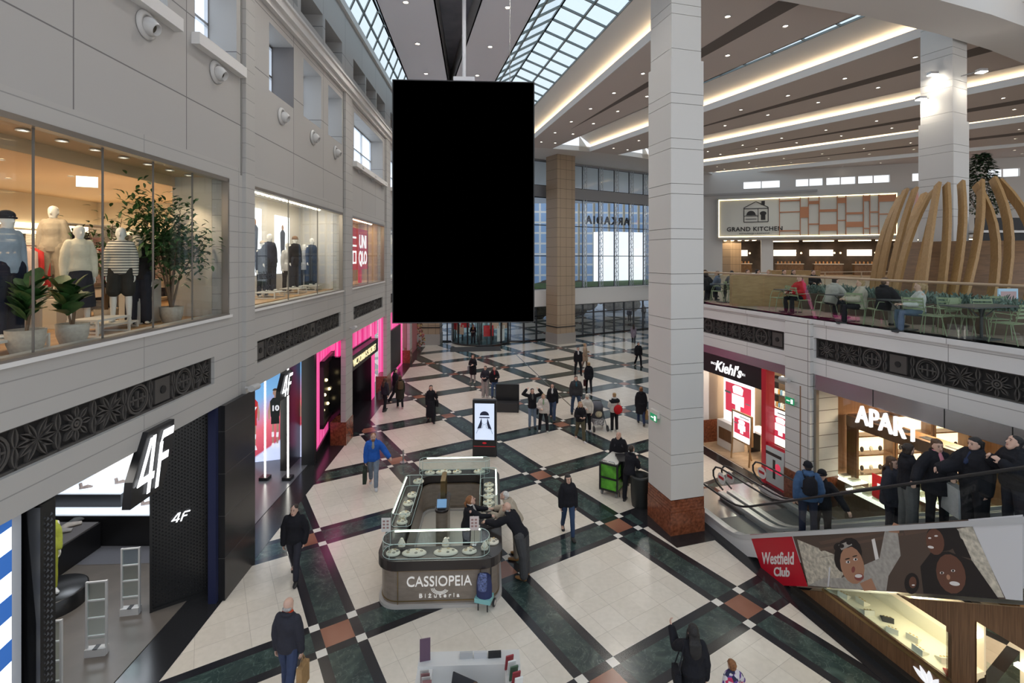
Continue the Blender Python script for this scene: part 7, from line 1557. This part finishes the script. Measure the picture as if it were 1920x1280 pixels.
handbag(p, 1, (.03, .04, .03), 'dark green tote held by the man in blue', 'tote_bag', (.36, .12, .45), .1)
x, y = gp(700, 912); a = MB(); a.ell((0, 0, 0), (.055, .05, .07)); o = a.build('beard', hairm('ginger'), [q for q in C.objects if q.name.startswith('person') and q.get('label', '').startswith('bearded man in bright blue')][0]); i_ = INFO[o.parent.name]; o.location = i_[9] + Vector((0, .05, -.085))
p = P_(808, 790, 165, 'woman in long black coat with phone at her ear', legs='walk', arms=('ear', 'down'), top=(K, 'ankle', .03), bottom=(K, 'wide'), h=1.72, hair=('black', 'bob'))
handbag(p, -1, K, 'black shoulder bag of the woman in long black coat', 'shoulder_bag', (.32, .12, .25))
p = P_(722, 770, 30, 'woman in dark jacket with grey bag near pink shop, left of trio', legs='stroll', top=(D, 'hip', .03), bottom=(K, 'slim'), h=1.65, hair=('brown', 'long')); handbag(p, -1, (.16, .12, .13), 'grey tote of the left woman in the trio', 'tote_bag', (.3, .1, .38))
P_(741, 754, 60, 'man in black with dark hair, rear of the trio', legs='walk', top=(K, 'hip', .03), bottom=(K, 'trousers'), h=1.82, hair=('black', 'short'))
p = P_(750, 765, -20, 'woman in long dark coat with brown backpack, right of trio', legs='stroll', top=((.03, .028, .02), 'knee', .03), bottom=(K, 'slim'), shoes=(.5, .35, .32), h=1.66, hair=('brown', 'bob')); backpack(p, (.11, .075, .04), 'brown backpack on the right woman of the trio')
p = P_(887, 717, 200, 'woman with long hair in dark coat standing before the entrance', legs='stand', arms=('hold', 'cross'), top=(K, 'knee', .03), bottom=((.4, .36, .34), 'slim'), shoes=(.5, .45, .4), h=1.7, hair=('brown', 'long')); handbag(p, 1, (.25, .25, .26), 'grey bag of the woman before the entrance', 'shoulder_bag')
P_(910, 744, 190, 'woman in grey wide trousers, left of the couple by the bench', legs='stand', arms=('hold', 'hold'), top=(D, 'hip', .04), bottom=((.33, .31, .30), 'wide'), shoes=(.5, .5, .5), h=1.7, hair=('dark', 'bob'))
P_(927, 745, 175, 'person in blue jeans, right of the couple by the bench', legs='stand', arms=('hold', 'pocket'), top=(K, 'hip', .04), bottom=((.06, .10, .20), 'trousers'), h=1.7, hair=('dark', 'bob'), inner=(.25, .03, .04))
P_(1084, 703, 180, 'man all in black standing far right in the hall', legs='wide', top=(K, 'hip', .02), bottom=(K, 'trousers'), h=1.82, hair=('black', 'short'), inner=(.6, .6, .6))
P_(1097, 690, 100, 'woman in beige coat beside the man in black', legs='stroll', arms=('hold', 'pocket'), top=((.36, .27, .19), 'knee', .035), bottom=((.2, .15, .12), 'slim'), h=1.72, hair=('blond', 'bun'))
p = P_(1104, 735, 0, 'woman in black coat with small dark bag walking away', legs='walk', top=(K, 'thigh', .03), bottom=(K, 'slim'), h=1.74, hair=('blond', 'bun')); handbag(p, -1, (.05, .015, .018), 'small dark red bag of the woman in black coat', 'handbag', (.22, .12, .3), .05)
P_(1188, 643, 10, 'woman in lilac coat far away by the pillar', legs='walk', top=((.22, .19, .24), 'knee', .03), bottom=(D, 'slim'), h=1.72, hair=('dark', 'long'))
P_(1197, 686, 165, 'person in dark jacket with backpack walking at far right', legs='walk', top=(K, 'hip', .05), bottom=(K, 'trousers'), h=1.7, hair=('black', 'short'))
P_(998, 802, 175, 'man with both hands raised to his head', legs='stand', arms=('head', 'head'), top=(K, 'hip', .03), bottom=((.20, .26, .35), 'slim'), h=1.76, hair=('black', 'short'), inner=(.08, .08, .08))
p = P_(1019, 809, 185, 'woman in cream jacket with green scarf and crossbody bag', legs='wide', arms=('down', 'hold'), top=((.55, .50, .46), 'hip', .05), bottom=(K, 'trousers'), shoes=(.6, .6, .55), h=1.66, hair=('blond', 'bob'), inner=(.20, .28, .17)); handbag(p, 1, K, 'small black crossbody bag of the woman in cream', 'crossbody_bag', (.2, .08, .18))
P_(1036, 787, 190, 'woman in black and white jacket with jeans behind the cream one', legs='walk', arms=('down', 'down'), top=(K, 'hip', .04), bottom=((.06, .09, .16), 'trousers'), h=1.76, hair=('black', 'long'), inner=(.6, .6, .6))
P_(1080, 776, 180, 'man in dark grey jacket and teal shirt by the stroller', legs='wide', arms=('down', 'down'), top=((.045, .045, .05), 'hip', .05), bottom=((.05, .08, .14), 'trousers'), h=1.86, hair=('black', 'short'), inner=(.02, .08, .11))
P_(1088, 826, 170, 'girl with long blond hair in dark jacket and olive trousers', legs='walk', arms=('hold', 'hold'), top=(K, 'hip', .035), bottom=((.09, .08, .05), 'trousers'), shoes=(.7, .7, .7), h=1.66, hair=('blond', 'long'))
P_(1101, 808, 180, 'older woman in white quilted jacket and pale hat', legs='stand', arms=('pocket', 'hold'), top=((.58, .55, .50), 'hip', .045), bottom=(K, 'trousers'), shoes=(.5, .5, .5), h=1.62, hair=('white', 'bob'), hat=((.62, .58, .50), 'beanie'))
p = P_(1152, 808, -15, 'person in black and white jacket with bright red bag', legs='stand', arms=('hold', 'down'), top=((.58, .56, .52), 'hip', .045), bottom=(K, 'trousers'), shoes=(.65, .65, .6), h=1.68, hair=('blond', 'short')); i_ = INFO[p.name]; a = MB(); a.ell(i_[8] + Vector((0, 0, .07)), (.25, .17, .14)); soften(a.build('black_yoke', cloth(K), p), .014)
a = MB(i_[0]); a.ell(i_[2] + Vector((.06, -.22, .08)), (.2, .12, .2)); a.tube([i_[2] + Vector((.06, -.2, .25)), i_[5][1][0] + Vector((0, 0, .06)), i_[8] + Vector((-.1, .18, 0))], .012, 5); tag(a.build('red_bag', cloth((.45, .015, .02)), None), 'bright red sling bag on the person in white sleeves', 'bag')
p = P_(1202, 795, 8, 'woman in long black hooded coat carrying paper bags by the pillar', legs='walk', top=(K, 'knee', .045), bottom=(N_, 'slim'), h=1.74, hair=('ginger', 'bun'), extra='hood'); handbag(p, 1, (.36, .22, .10), 'brown paper bag of the woman in long black coat', 'paper_bag', (.25, .12, .38), .08)
p = P_(1160, 905, 195, 'man in black coat with backpack looking down near the cart', legs='walk', arms=('down', 'down'), top=(K, 'thigh', .05), bottom=(K, 'trousers'), h=1.76, hair=('grey', 'bald'), look=(20, -20)); backpack(p, (.05, .05, .06), 'dark grey backpack on the man near the cart')
P_(1180, 943, 40, 'cleaner in black suit bending over the bins', legs='wide', arms=('reach', 'hold'), top=(K, 'hip', .02), bottom=(K, 'trousers'), h=1.78, hair=('dark', 'fade'), lean=14, look=(0, -25), inner=(.6, .6, .6))
P_(1065, 1003, 176, 'woman in black puffer jacket and blue jeans walking to camera', legs='walk', arms=('down', 'down'), top=(K, 'hip', .045), bottom=((.035, .06, .12), 'slim'), shoes=K, h=1.70, hair=('black', 'long'), look=(-12, 0))
# kiosk group
q = KM @ Vector((.50, -.75, 0)); person(q.x, q.y, .014, 75, h=1.68, label='saleswoman with ginger ponytail inside the kiosk', near=True, arms=('reach', 'reach'), top=(K, 'hip', .02), bottom=(K, 'trousers'), hair=('ginger', 'pony'), look=(0, -28), lean=10, inner=(.6, .58, .55))
q = KM @ Vector((1.78, -1.25, 0)); person(q.x, q.y, .002, -62, h=1.80, label='customer in black jumper and grey trousers leaning over kiosk counter', near=True, legs=(((.05, -.25, -1), (.02, -.05, -1)), ((.05, -.1, -1), (.02, -.08, -1))), arms=('reach', 'table'), top=(K, 'hip', .035), bottom=((.06, .06, .062), 'wide'), shoes=(.28, .13, .04), hair=('grey', 'bald'), look=(0, -30), lean=38)
q = KM @ Vector((1.72, -.55, 0)); person(q.x, q.y, .002, -75, h=1.74, label='customer in beige jacket behind the black one at the kiosk', near=True, legs='stand', arms=('table', 'table'), top=((.42, .36, .28), 'hip', .045), bottom=((.3, .27, .22), 'trousers'), shoes=(.3, .15, .05), hair=('white', 'short'), look=(10, -30), lean=32)
# foreground
p = P_(1300, 1368, 5, 'woman with very long black hair in leather jacket at bottom right', legs='stroll', arms=(((.25, .6, -.6), (.1, .7, .75)), 'down'), top=(K, 'waist', .035), bottom=(K, 'slim'), h=1.70, hair=('black', 'long')); handbag(p, -1, K, 'black bag of the long haired woman', 'handbag', (.25, .1, .2))
fl = mat('floral_print', (.5, .5, .5), .85); t_ = fl.node_tree; vo = t_.nodes.new('ShaderNodeTexVoronoi'); vo.inputs['Scale'].default_value = 16; cr_ = t_.nodes.new('ShaderNodeValToRGB'); cr_.color_ramp.interpolation = 'CONSTANT'; e_ = cr_.color_ramp.elements; e_[0].color = (.65, .6, .62, 1); e_[1].position = .4; e_[1].color = (.02, .02, .06, 1)
for p_, c_ in ((.55, (.5, .03, .1)), (.7, (.6, .55, .6)), (.82, (.12, .05, .25))): z_ = e_.new(p_); z_.color = (*c_, 1)
tc_ = t_.nodes.new('ShaderNodeTexCoord'); t_.links.new(tc_.outputs['Object'], vo.inputs['Vector']); sp_ = t_.nodes.new('ShaderNodeSeparateColor'); t_.links.new(vo.outputs['Color'], sp_.inputs[0]); t_.links.new(sp_.outputs[0], cr_.inputs[0]); t_.links.new(cr_.outputs[0], t_.nodes['Principled BSDF'].inputs['Base Color'])
P_(1372, 1372, -20, 'small child in colourful floral jacket beside the long haired woman', legs='walk', arms=('down', 'out'), top=(K, 'hip', .04), bottom=(D, 'trousers'), h=1.18, hair=('ginger', 'bun'), stripes=fl)
q = dk.matrix_world @ Vector((.12, -.72, 0)); person(q.x, q.y, .002, -10, h=1.34, label='receptionist with brown hair behind the reception desk', near=True, top=((.2, .2, .22), 'hip', .02), arms=('table', 'table'), hair=('brown', 'bob'))
x, y = gp(886, 648); person(x, y + .7, .002, 180, h=1.75, label='person in black jacket inside the revolving door', arms=('hold', 'hold'), top=(K, 'hip', .03), inner=(.5, .33, .02), hair=('dark', 'short'))
for px, Y, f_, lab, c_ in ((1180, 57, 10, 'person in navy coat walking outside the glass doors', (.03, .05, .10)), (1207, 60, 190, 'person with bicycle helmet walking outside at right', (.05, .05, .05))): q = at(px, 0, Y); person(q.x, q.y, .0, f_, h=1.75, label=lab, legs='walk', top=(c_, 'hip', .04))
# riders
def rider(px, face, label, dn=-.6, **kw):
    r_ = (px - 960) / F_PX; Y = (9.13 - dn * 1.036) / (r_ + .271); u = Y * 1.036; k = round((U0 - .1 - u) / .4 + .5); z = .10 + .12 + max(0, k) * .4 * SL - .4 * SL * 0
    p = EF @ Vector((u, dn, 0)); q = Vector((r_ * Y, Y, 0)); zz = .22 + max(0, math.floor((U0 - .1 - u) / .4)) * .4 * SL
    return person(q.x, q.y, zz, face, label=label, near=True, **kw)
p = rider(1515, 20, 'man in blue jacket with black beanie, left of the escalator couple', dn=-.35, arms=('down', 'pocket'), top=((.05, .10, .20), 'hip', .05), bottom=((.02, .025, .05), 'trousers'), h=1.74, hair=('dark', 'fade'), hat=(K, 'beanie'), extra='hood'); backpack(p, K, 'black backpack on the man in blue jacket')
rider(1541, 215, 'man in black with glossy black cap facing his friend on the escalator', dn=-.75, arms=('out', 'out'), top=(K, 'hip', .035), bottom=(K, 'trousers'), h=1.74, hair=('dark', 'fade'), hat=(K, 'beanie'), look=(20, 0))
rider(1672, 150, 'woman with long dark brown hair, half hidden behind the first rider', dn=-.85, arms=('pocket', 'pocket'), top=(D, 'thigh', .05), h=1.66, hair=('brown', 'long'))
rider(1703, 100, 'woman in shiny black jacket and grey trousers holding the escalator rail', dn=-.55, arms=('hold', (((.4, .7, -.7), (.6, .9, -.15)))), top=(K, 'hip', .05), bottom=((.13, .13, .13), 'wide'), h=1.68, hair=('dark', 'bun'), look=(-20, 0))
p = rider(1757, 190, 'woman with pink scarf holding a large grey shopping bag on escalator', dn=-.6, arms=('hold', 'out'), top=(K, 'thigh', .05), bottom=(K, 'trousers'), h=1.68, hair=('brown', 'bun'), inner=(.58, .22, .27)); handbag(p, -1, (.5, .5, .5), 'large pale grey paper bag of the woman with pink scarf', 'shopping_bag', (.42, .16, .48), .02)
rider(1828, 262, 'woman with dark ponytail in black puffer and blue collar on escalator', dn=-.55, arms=('down', (((.2, .6, -.8), (.1, 1, -.2)))), top=(K, 'hip', .07), bottom=(K, 'wide'), h=1.70, hair=('black', 'pony'), inner=(.02, .03, .07))
rider(1902, 275, 'rider in black jacket looking at a phone, uppermost on escalator', dn=-.6, legs='stand', arms=('phone', 'phone'), top=(K, 'hip', .055), bottom=(D, 'trousers'), h=1.66, hair=('black', 'bob'), look=(0, -25))

# ================================================================= food court
gch = mat('sage_green_metal', (.30, .36, .22), .4); tbl = mat('dark_table', (.06, .065, .07), .4); cp = None; nc = 0
def chair(x, y, rot, label):
    global cp
    M = rz(x, y, FL + .001, rot)
    if cp is not None: return dup(cp, M, None, label)
    t = thing('slatted_chair', label, 'chair', M, 'green slatted metal chairs'); a = MB()
    for k in range(6): a.box(-.2, .2, -.2 + .07 * k, -.145 + .07 * k, .44, .455)
    a.build('seat', gch, t); a = MB()
    for k in range(4): a.box(-.2, .2, -.235 - .02 * k, -.225 - .02 * k, .56 + .08 * k, .61 + .08 * k)
    a.build('backrest', gch, t)
    for x_ in (-.21, .21):
        a = MB(); a.tube([(x_, -.34, .86), (x_, -.24, .5), (x_, -.18, .44), (x_, -.28, 0)], .011, 6); a.build('leg', gch, t)
        a = MB(); a.tube([(x_, -.2, .44), (x_, .2, .44), (x_, .26, 0)], .011, 6); a.build('leg', gch, t)
        a = MB(); a.tube([(x_ * 1.15, -.26, .64), (x_ * 1.2, .12, .66), (x_ * 1.15, .2, .44)], .011, 6); a.build('armrest', gch, t)
    cp = t; return t
tp = None
def table(x, y, label, w_=.75, l_=.75, rot=0):
    t = thing('food_court_table', label, 'table', rz(x, y, FL + .001, rot)); a = MB(); a.box(-w_ / 2, w_ / 2, -l_ / 2, l_ / 2, .72, .745); a.build('tabletop', tbl, t); a = MB(); a.tube([(0, 0, .04), (0, 0, .72)], .03, 8)
    for q in (0, 1, 2, 3): a.bar((.06 * math.cos(q * 1.57 + .78), .06 * math.sin(q * 1.57 + .78), .5), (.26 * math.cos(q * 1.57 + .78), .26 * math.sin(q * 1.57 + .78), .72), .02, .02)
    a.build('column', tbl, t); a = MB(); a.box(-.24, .24, -.24, .24, 0.0, .03); a.build('base', tbl, t); return t
def rail_pt(px, n):    # direction px at distance n behind the rail
    r_ = (px - 960) / F_PX; Y = (12.6 + n * 1.036) / (r_ + .27); return r_ * Y, Y
RA = math.atan2(.27, 1)
for px, n, rot, lab in ((1760, .45, 20, 'green slatted chair by the rail, left of the big empty table'), (1815, .95, 200, 'green slatted chair behind the empty table, seen from front'), (1860, 1.1, 170, 'second green chair behind the empty table'), (1895, .5, 10, 'green slatted chair nearest camera at right of the rail'), (1722, .45, -60, 'green chair under the woman in white'), (1648, .55, 80, 'green chair under the man in black'), (1612, .5, -60, 'green chair under the person in cream'), (1548, .9, 80, 'green chair under the grey hooded person'), (1462, 1.0, 90, 'empty green chair beside the wooden planter'), (1500, 1.0, -80, 'green chair under the person in red'), (1345, 1.2, 60, 'green chair at the far left of the rail'), (1375, 1.5, -100, 'green chair left of the wooden partition'), (1785, .8, 150, 'green chair tucked at the empty table'), (1880, 2.4, 160, 'green chair farther back at right')):
    x, y = rail_pt(px, n); chair(x, y, R(rot), lab)
for px, n, lab, l_ in ((1840, .75, 'long dark empty table at right by the rail', 1.5), (1690, .5, 'dark table between the man in black and woman in white', .75), (1585, .7, 'dark table between two light jacketed people', .75), (1482, 1.05, 'dark table before the person in red', .7), (1360, 1.4, 'dark table at far left by the rail', .75)):
    x, y = rail_pt(px, n); table(x, y, lab, .7, l_, RA + (R(90) if l_ > 1 else 0))
def sitter(px, n, face, label, **kw): x, y = rail_pt(px, n); kw.setdefault('arms', ('table', 'table')); return person(x, y, FL, face, label=label, legs='sit', near=False, **kw)
sitter(1724, .45, -70, 'woman with ponytail in white top seated at a rail table', top=((.58, .58, .56), 'waist', .02), bottom=((.10, .14, .20), 'trousers'), hair=('blond', 'pony'), h=1.68)
sitter(1656, .55, 78, 'man in black jacket seated opposite the woman in white', top=(K, 'hip', .04), bottom=((.35, .33, .30), 'trousers'), hair=('brown', 'short'), h=1.78, lean=5)
sitter(1614, .5, -70, 'person in cream coat with light hair seated by the rail', top=((.50, .44, .36), 'hip', .05), bottom=(K, 'trousers'), hair=('blond', 'bob'), h=1.68)
sitter(1556, .8, 70, 'person in grey hoodie bending over food', top=((.42, .40, .36), 'hip', .045), bottom=(D, 'trousers'), hair=('dark', 'short'), h=1.75, lean=22)
sitter(1500, 1.1, -100, 'person in red jacket seated by wooden partition', top=((.48, .02, .025), 'hip', .045), bottom=(K, 'trousers'), hair=('dark', 'short'), h=1.7)
for i, (px, n, f_, c_, hc) in enumerate(((1325, 1.2, 60, K, 'dark'), (1345, 1.6, -60, (.1, .12, .17), 'brown'), (1372, 2.6, 10, (.1, .1, .11), 'black'), (1322, 2.4, 100, K, 'brown'), (1402, 4.5, 170, (.40, .42, .40), 'dark'), (1420, 5.2, 100, K, 'black'), (1442, 5.4, -80, (.45, .43, .4), 'blond'), (1470, 6.0, 170, K, 'black'), (1488, 6.6, 180, K, 'dark'), (1525, 6.6, 190, K, 'dark'))):
    x, y = rail_pt(px, n); person(x, y, FL, f_, label='diner seated in the food court, ' + ('far left at the rail', 'beside the far left diner, blue grey top', 'grey top, behind left tables', 'behind the far left pair', 'pale top beyond the partition', 'black top, second row beyond the partition', 'light hair, second row beyond the partition', 'black top, middle of the back row', 'back row right of middle', 'rightmost of the back row')[i], legs='sit', arms=('table', 'table'), top=(c_, 'hip', .035), hair=(hc, 'short' if i % 2 else 'bob'), h=1.72)
    if i > 1: chair(x, y - .05, -R(f_), 'green chair under the diner ' + ('', '', 'in grey at left', 'behind the far left pair', 'in pale top', 'in black, second row', 'with light hair', 'in the middle back row', 'right of middle in back row', 'rightmost in back row')[i])
# wooden partitions
for px, n, w_, lab in ((1440, 1.9, 2.6, 'low oak partition box left of the person in red'), (1490, 8.2, 2.2, 'second low oak partition farther back')):
    x, y = rail_pt(px, n); a = MB(); a.box(-w_ / 2, w_ / 2, -.2, .2, .001, 1.15); a.box(-w_ / 2 - .01, w_ / 2 + .01, -.21, .21, 1.1, 1.16); o = a.build('oak_partition', wood('partition_oak', (.42, .27, .12), (.34, .21, .09), .5, (.3, 1, 1), 3)); o.matrix_world = rz(x, y, FL, R(-12)); tag(o, lab, 'partition')
a = MB(); a.box(1.5, 24, -.03, .03, 1.02, 1.06); [a.box(1.5 + 2.5 * k, 1.54 + 2.5 * k, -.02, .02, 0, 1.05) for k in range(10)]; o = a.build('second_handrail', rail_m); o.matrix_world = frame(7.9, 24, 1, .28) @ Matrix.Translation((0, 0, FL)); tag(o, 'tan handrail crossing the food court behind the tables', 'railing')
# planters with grey green grass
gg = mat('grey_green_leaf', (.13, .19, .16), .7, noise=.5, nscale=8)
for i, px in enumerate((1545, 1590, 1640, 1700, 1760, 1830, 1900)):
    x, y = rail_pt(px, 3.0 - .12 * i); t = thing('grass_planter', 'planter of grey green grasses behind the rail tables, ' + ('leftmost', 'second', 'third', 'fourth', 'fifth', 'sixth', 'rightmost')[i], 'planter', rz(x, y, FL, R(-15))); a = MB(); a.box(-.75, .75, -.22, .22, .001, .55); a.build('trough', mat('trough_brown', (.11, .075, .05), .6), t); rnd = random.Random(i); a = MB()
    for k in range(170):
        b_ = Vector((rnd.uniform(-.72, .72), rnd.uniform(-.2, .2), .52)); leafshape(a, b_, Vector((rnd.uniform(-.5, .5), rnd.uniform(-.5, .5), 1)), rnd.uniform(.3, .62), .035, up=Vector((rnd.random(), 1, 0)), curl=.35)
    a.build('grass', gg, t)
# curved timber ribs
rw = wood('rib_timber', (.42, .25, .10), (.33, .19, .07), .45, (3, 3, .2), 3)
ribs = [((1632, 17.5), (1689, 17.6, 371), -14), ((1642, 17.0), (1699, 17.2, 359), -12), ((1658, 16.4), (1716, 16.9, 357), -10), ((1666, 18.8), (1734, 18.6, 366), -14), ((1672, 15.6), (1748, 16.5, 363), -14), ((1708, 15.0), (1752, 16.2, 385), -8), ((1722, 14.6), (1758, 16.0, 349), -9), ((1757, 14.4), (1773, 15.8, 350), -5), ((1776, 14.2), (1800, 15.7, 346), -3), ((1794, 14.0), (1836, 15.6, 344), -2), ((1850, 13.9), (1826, 15.6, 350), 4), ((1871, 13.9), (1858, 15.5, 339), 3), ((1917, 14.0), (1866, 15.5, 343), 12)]
gt = 'curved timber ribs around the food court pillar'
for i, ((bx, by), (tx, ty, tpy), bulge) in enumerate(ribs):
    b0 = at(bx, 0, by); b0.z = FL + .01; t0 = at(tx, tpy, ty); m = MB(); pts = []
    for k in range(9):
        f_ = k / 8; q = b0.lerp(t0, f_); r_ = math.sin(math.pi * f_ * .95); q += Vector((bulge * .032 * r_, -.35 * r_, .25 * r_)); pts.append(q)
    for p, q in zip(pts[:-1], pts[1:]): m.bar(p, q + (q - p) * .04, .12, .30, up=(1, -.3, 0)) if False else m.bar(p, q + (q - p) * .04, .24, .09, up=(1, 0, 0))
    o = m.build('timber_rib', rw); tag(o, 'curved timber rib at the food court pillar, ' + ('leftmost', 'second from left', 'third from left', 'fourth from left, rear one', 'fifth from left', 'sixth, shorter one', 'seventh, middle', 'eighth', 'ninth', 'tenth, leaning right', 'eleventh', 'twelfth, nearly upright', 'rightmost')[i], 'rib', gt)
bx_ = thing('timber_drum', 'brown plywood drum enclosing the food court pillar foot', 'enclosure', rz(16.3, 17.8, FL)); a = MB(); a.lathe([(2.3, .001), (2.3, 2.35), (2.22, 2.35), (2.22, .001)], 40, 0, None, True, 1, .8); a.build('curved_wall', wood('plywood_brown', (.24, .125, .055), (.17, .09, .04), .5, (.4, .4, 2.5), 1.5), bx_); a = MB(); a.tube([(2.6 * math.cos(R(t)), 2.15 * math.sin(R(t)), .95) for t in range(160, 380, 10)], .025, 6); a.build('ledge_rail', rw, bx_)
kb_ = thing('serving_stall', 'stall with black awning panels at right edge of the food court', 'stall', rz(17.35, 18.4, FL, R(2))); a = MB(); a.box(0, 5, 0, 1.2, .001, 1.1); a.build('counter', MATS['plywood_brown'], kb_); a = MB(); a.box(-.3, 5, -.1, 0, 2.25, 2.7); a.box(-.3, 5, -.1, 0, 2.82, 3.27); a.build('black_panel', mat('awning_black', (.012, .012, .014), .6), kb_); a = MB(); a.box(-.3, 5, -.14, 1.4, 2.72, 2.80); a.box(-.3, 5, -.14, 1.4, 2.16, 2.22); [a.box(x - .04, x + .04, .5, .58, .0, 3.3) for x in (-.2, 2, 4.5)]; a.build('white_frame', white_ceil, kb_); a = MB(); a.box(.3, 4.6, 1.1, 1.15, 1.4, 2.1); a.build('lit_menu', menu, kb_)
pt = potted(rz(19.0, 20.2, FL + 2.9), 'dark green conifer tree rising above the stall', 'tree', 1.0, 'indoor_tree'); 
for ch in list(pt.children):
    if ch.name.startswith(('foliage', 'pot')): bpy.data.objects.remove(ch)
a = MB(); rnd = random.Random(5)
for k in range(1500):
    z = rnd.uniform(.7, 3.1); r_ = (3.2 - z) * .38 + .1; q = rnd.uniform(0, 6.28); rr_ = r_ * rnd.uniform(.3, 1); leafshape(a, Vector((rr_ * math.cos(q), rr_ * math.sin(q), z)), Vector((math.cos(q), math.sin(q), rnd.uniform(-.2, .5))), rnd.uniform(.14, .26), .09)
a.build('foliage', [leaf_d], pt)
a = MB(); a.box(-.25, .25, -.04, 0, .4, 1.0); a.box(-.2, .2, -.045, -.04, .47, .93, 1); a.box(-.3, -.26, -.03, 0, 0, .5); a.box(.26, .3, -.03, 0, 0, .5); x, y = rail_pt(1888, 3.6); o = a.build('menu_stand', [mat('stand_blue', (.35, .5, .65), .4, emit=.3), mat('stand_pink', (.6, .4, .42), .5)]); o.matrix_world = rz(x, y, FL + .001); tag(o, 'pale blue menu stand at right behind the tables', 'sign')
# roof structure of the stall arches far right
for i in range(2): a = MB(); a.tube([(19.5 - .1 * i, 16.5, 9.1 + .5 * i - .0), (20.2, 16.6, 9.75 + .4 * i - .3), (22.5, 16.8, 9.8 + .4 * i - .3)], .05, 8); o = a.build('curved_roof_batten', rw); tag(o, 'thin curved timber batten at the right edge, %s' % ('lower', 'upper')[i], 'batten')
bake_all()
# ---------------------------------------------------------------- finish: place lettering in the world
bpy.context.view_layer.update()
for o, M in PENDING: o.matrix_world = M
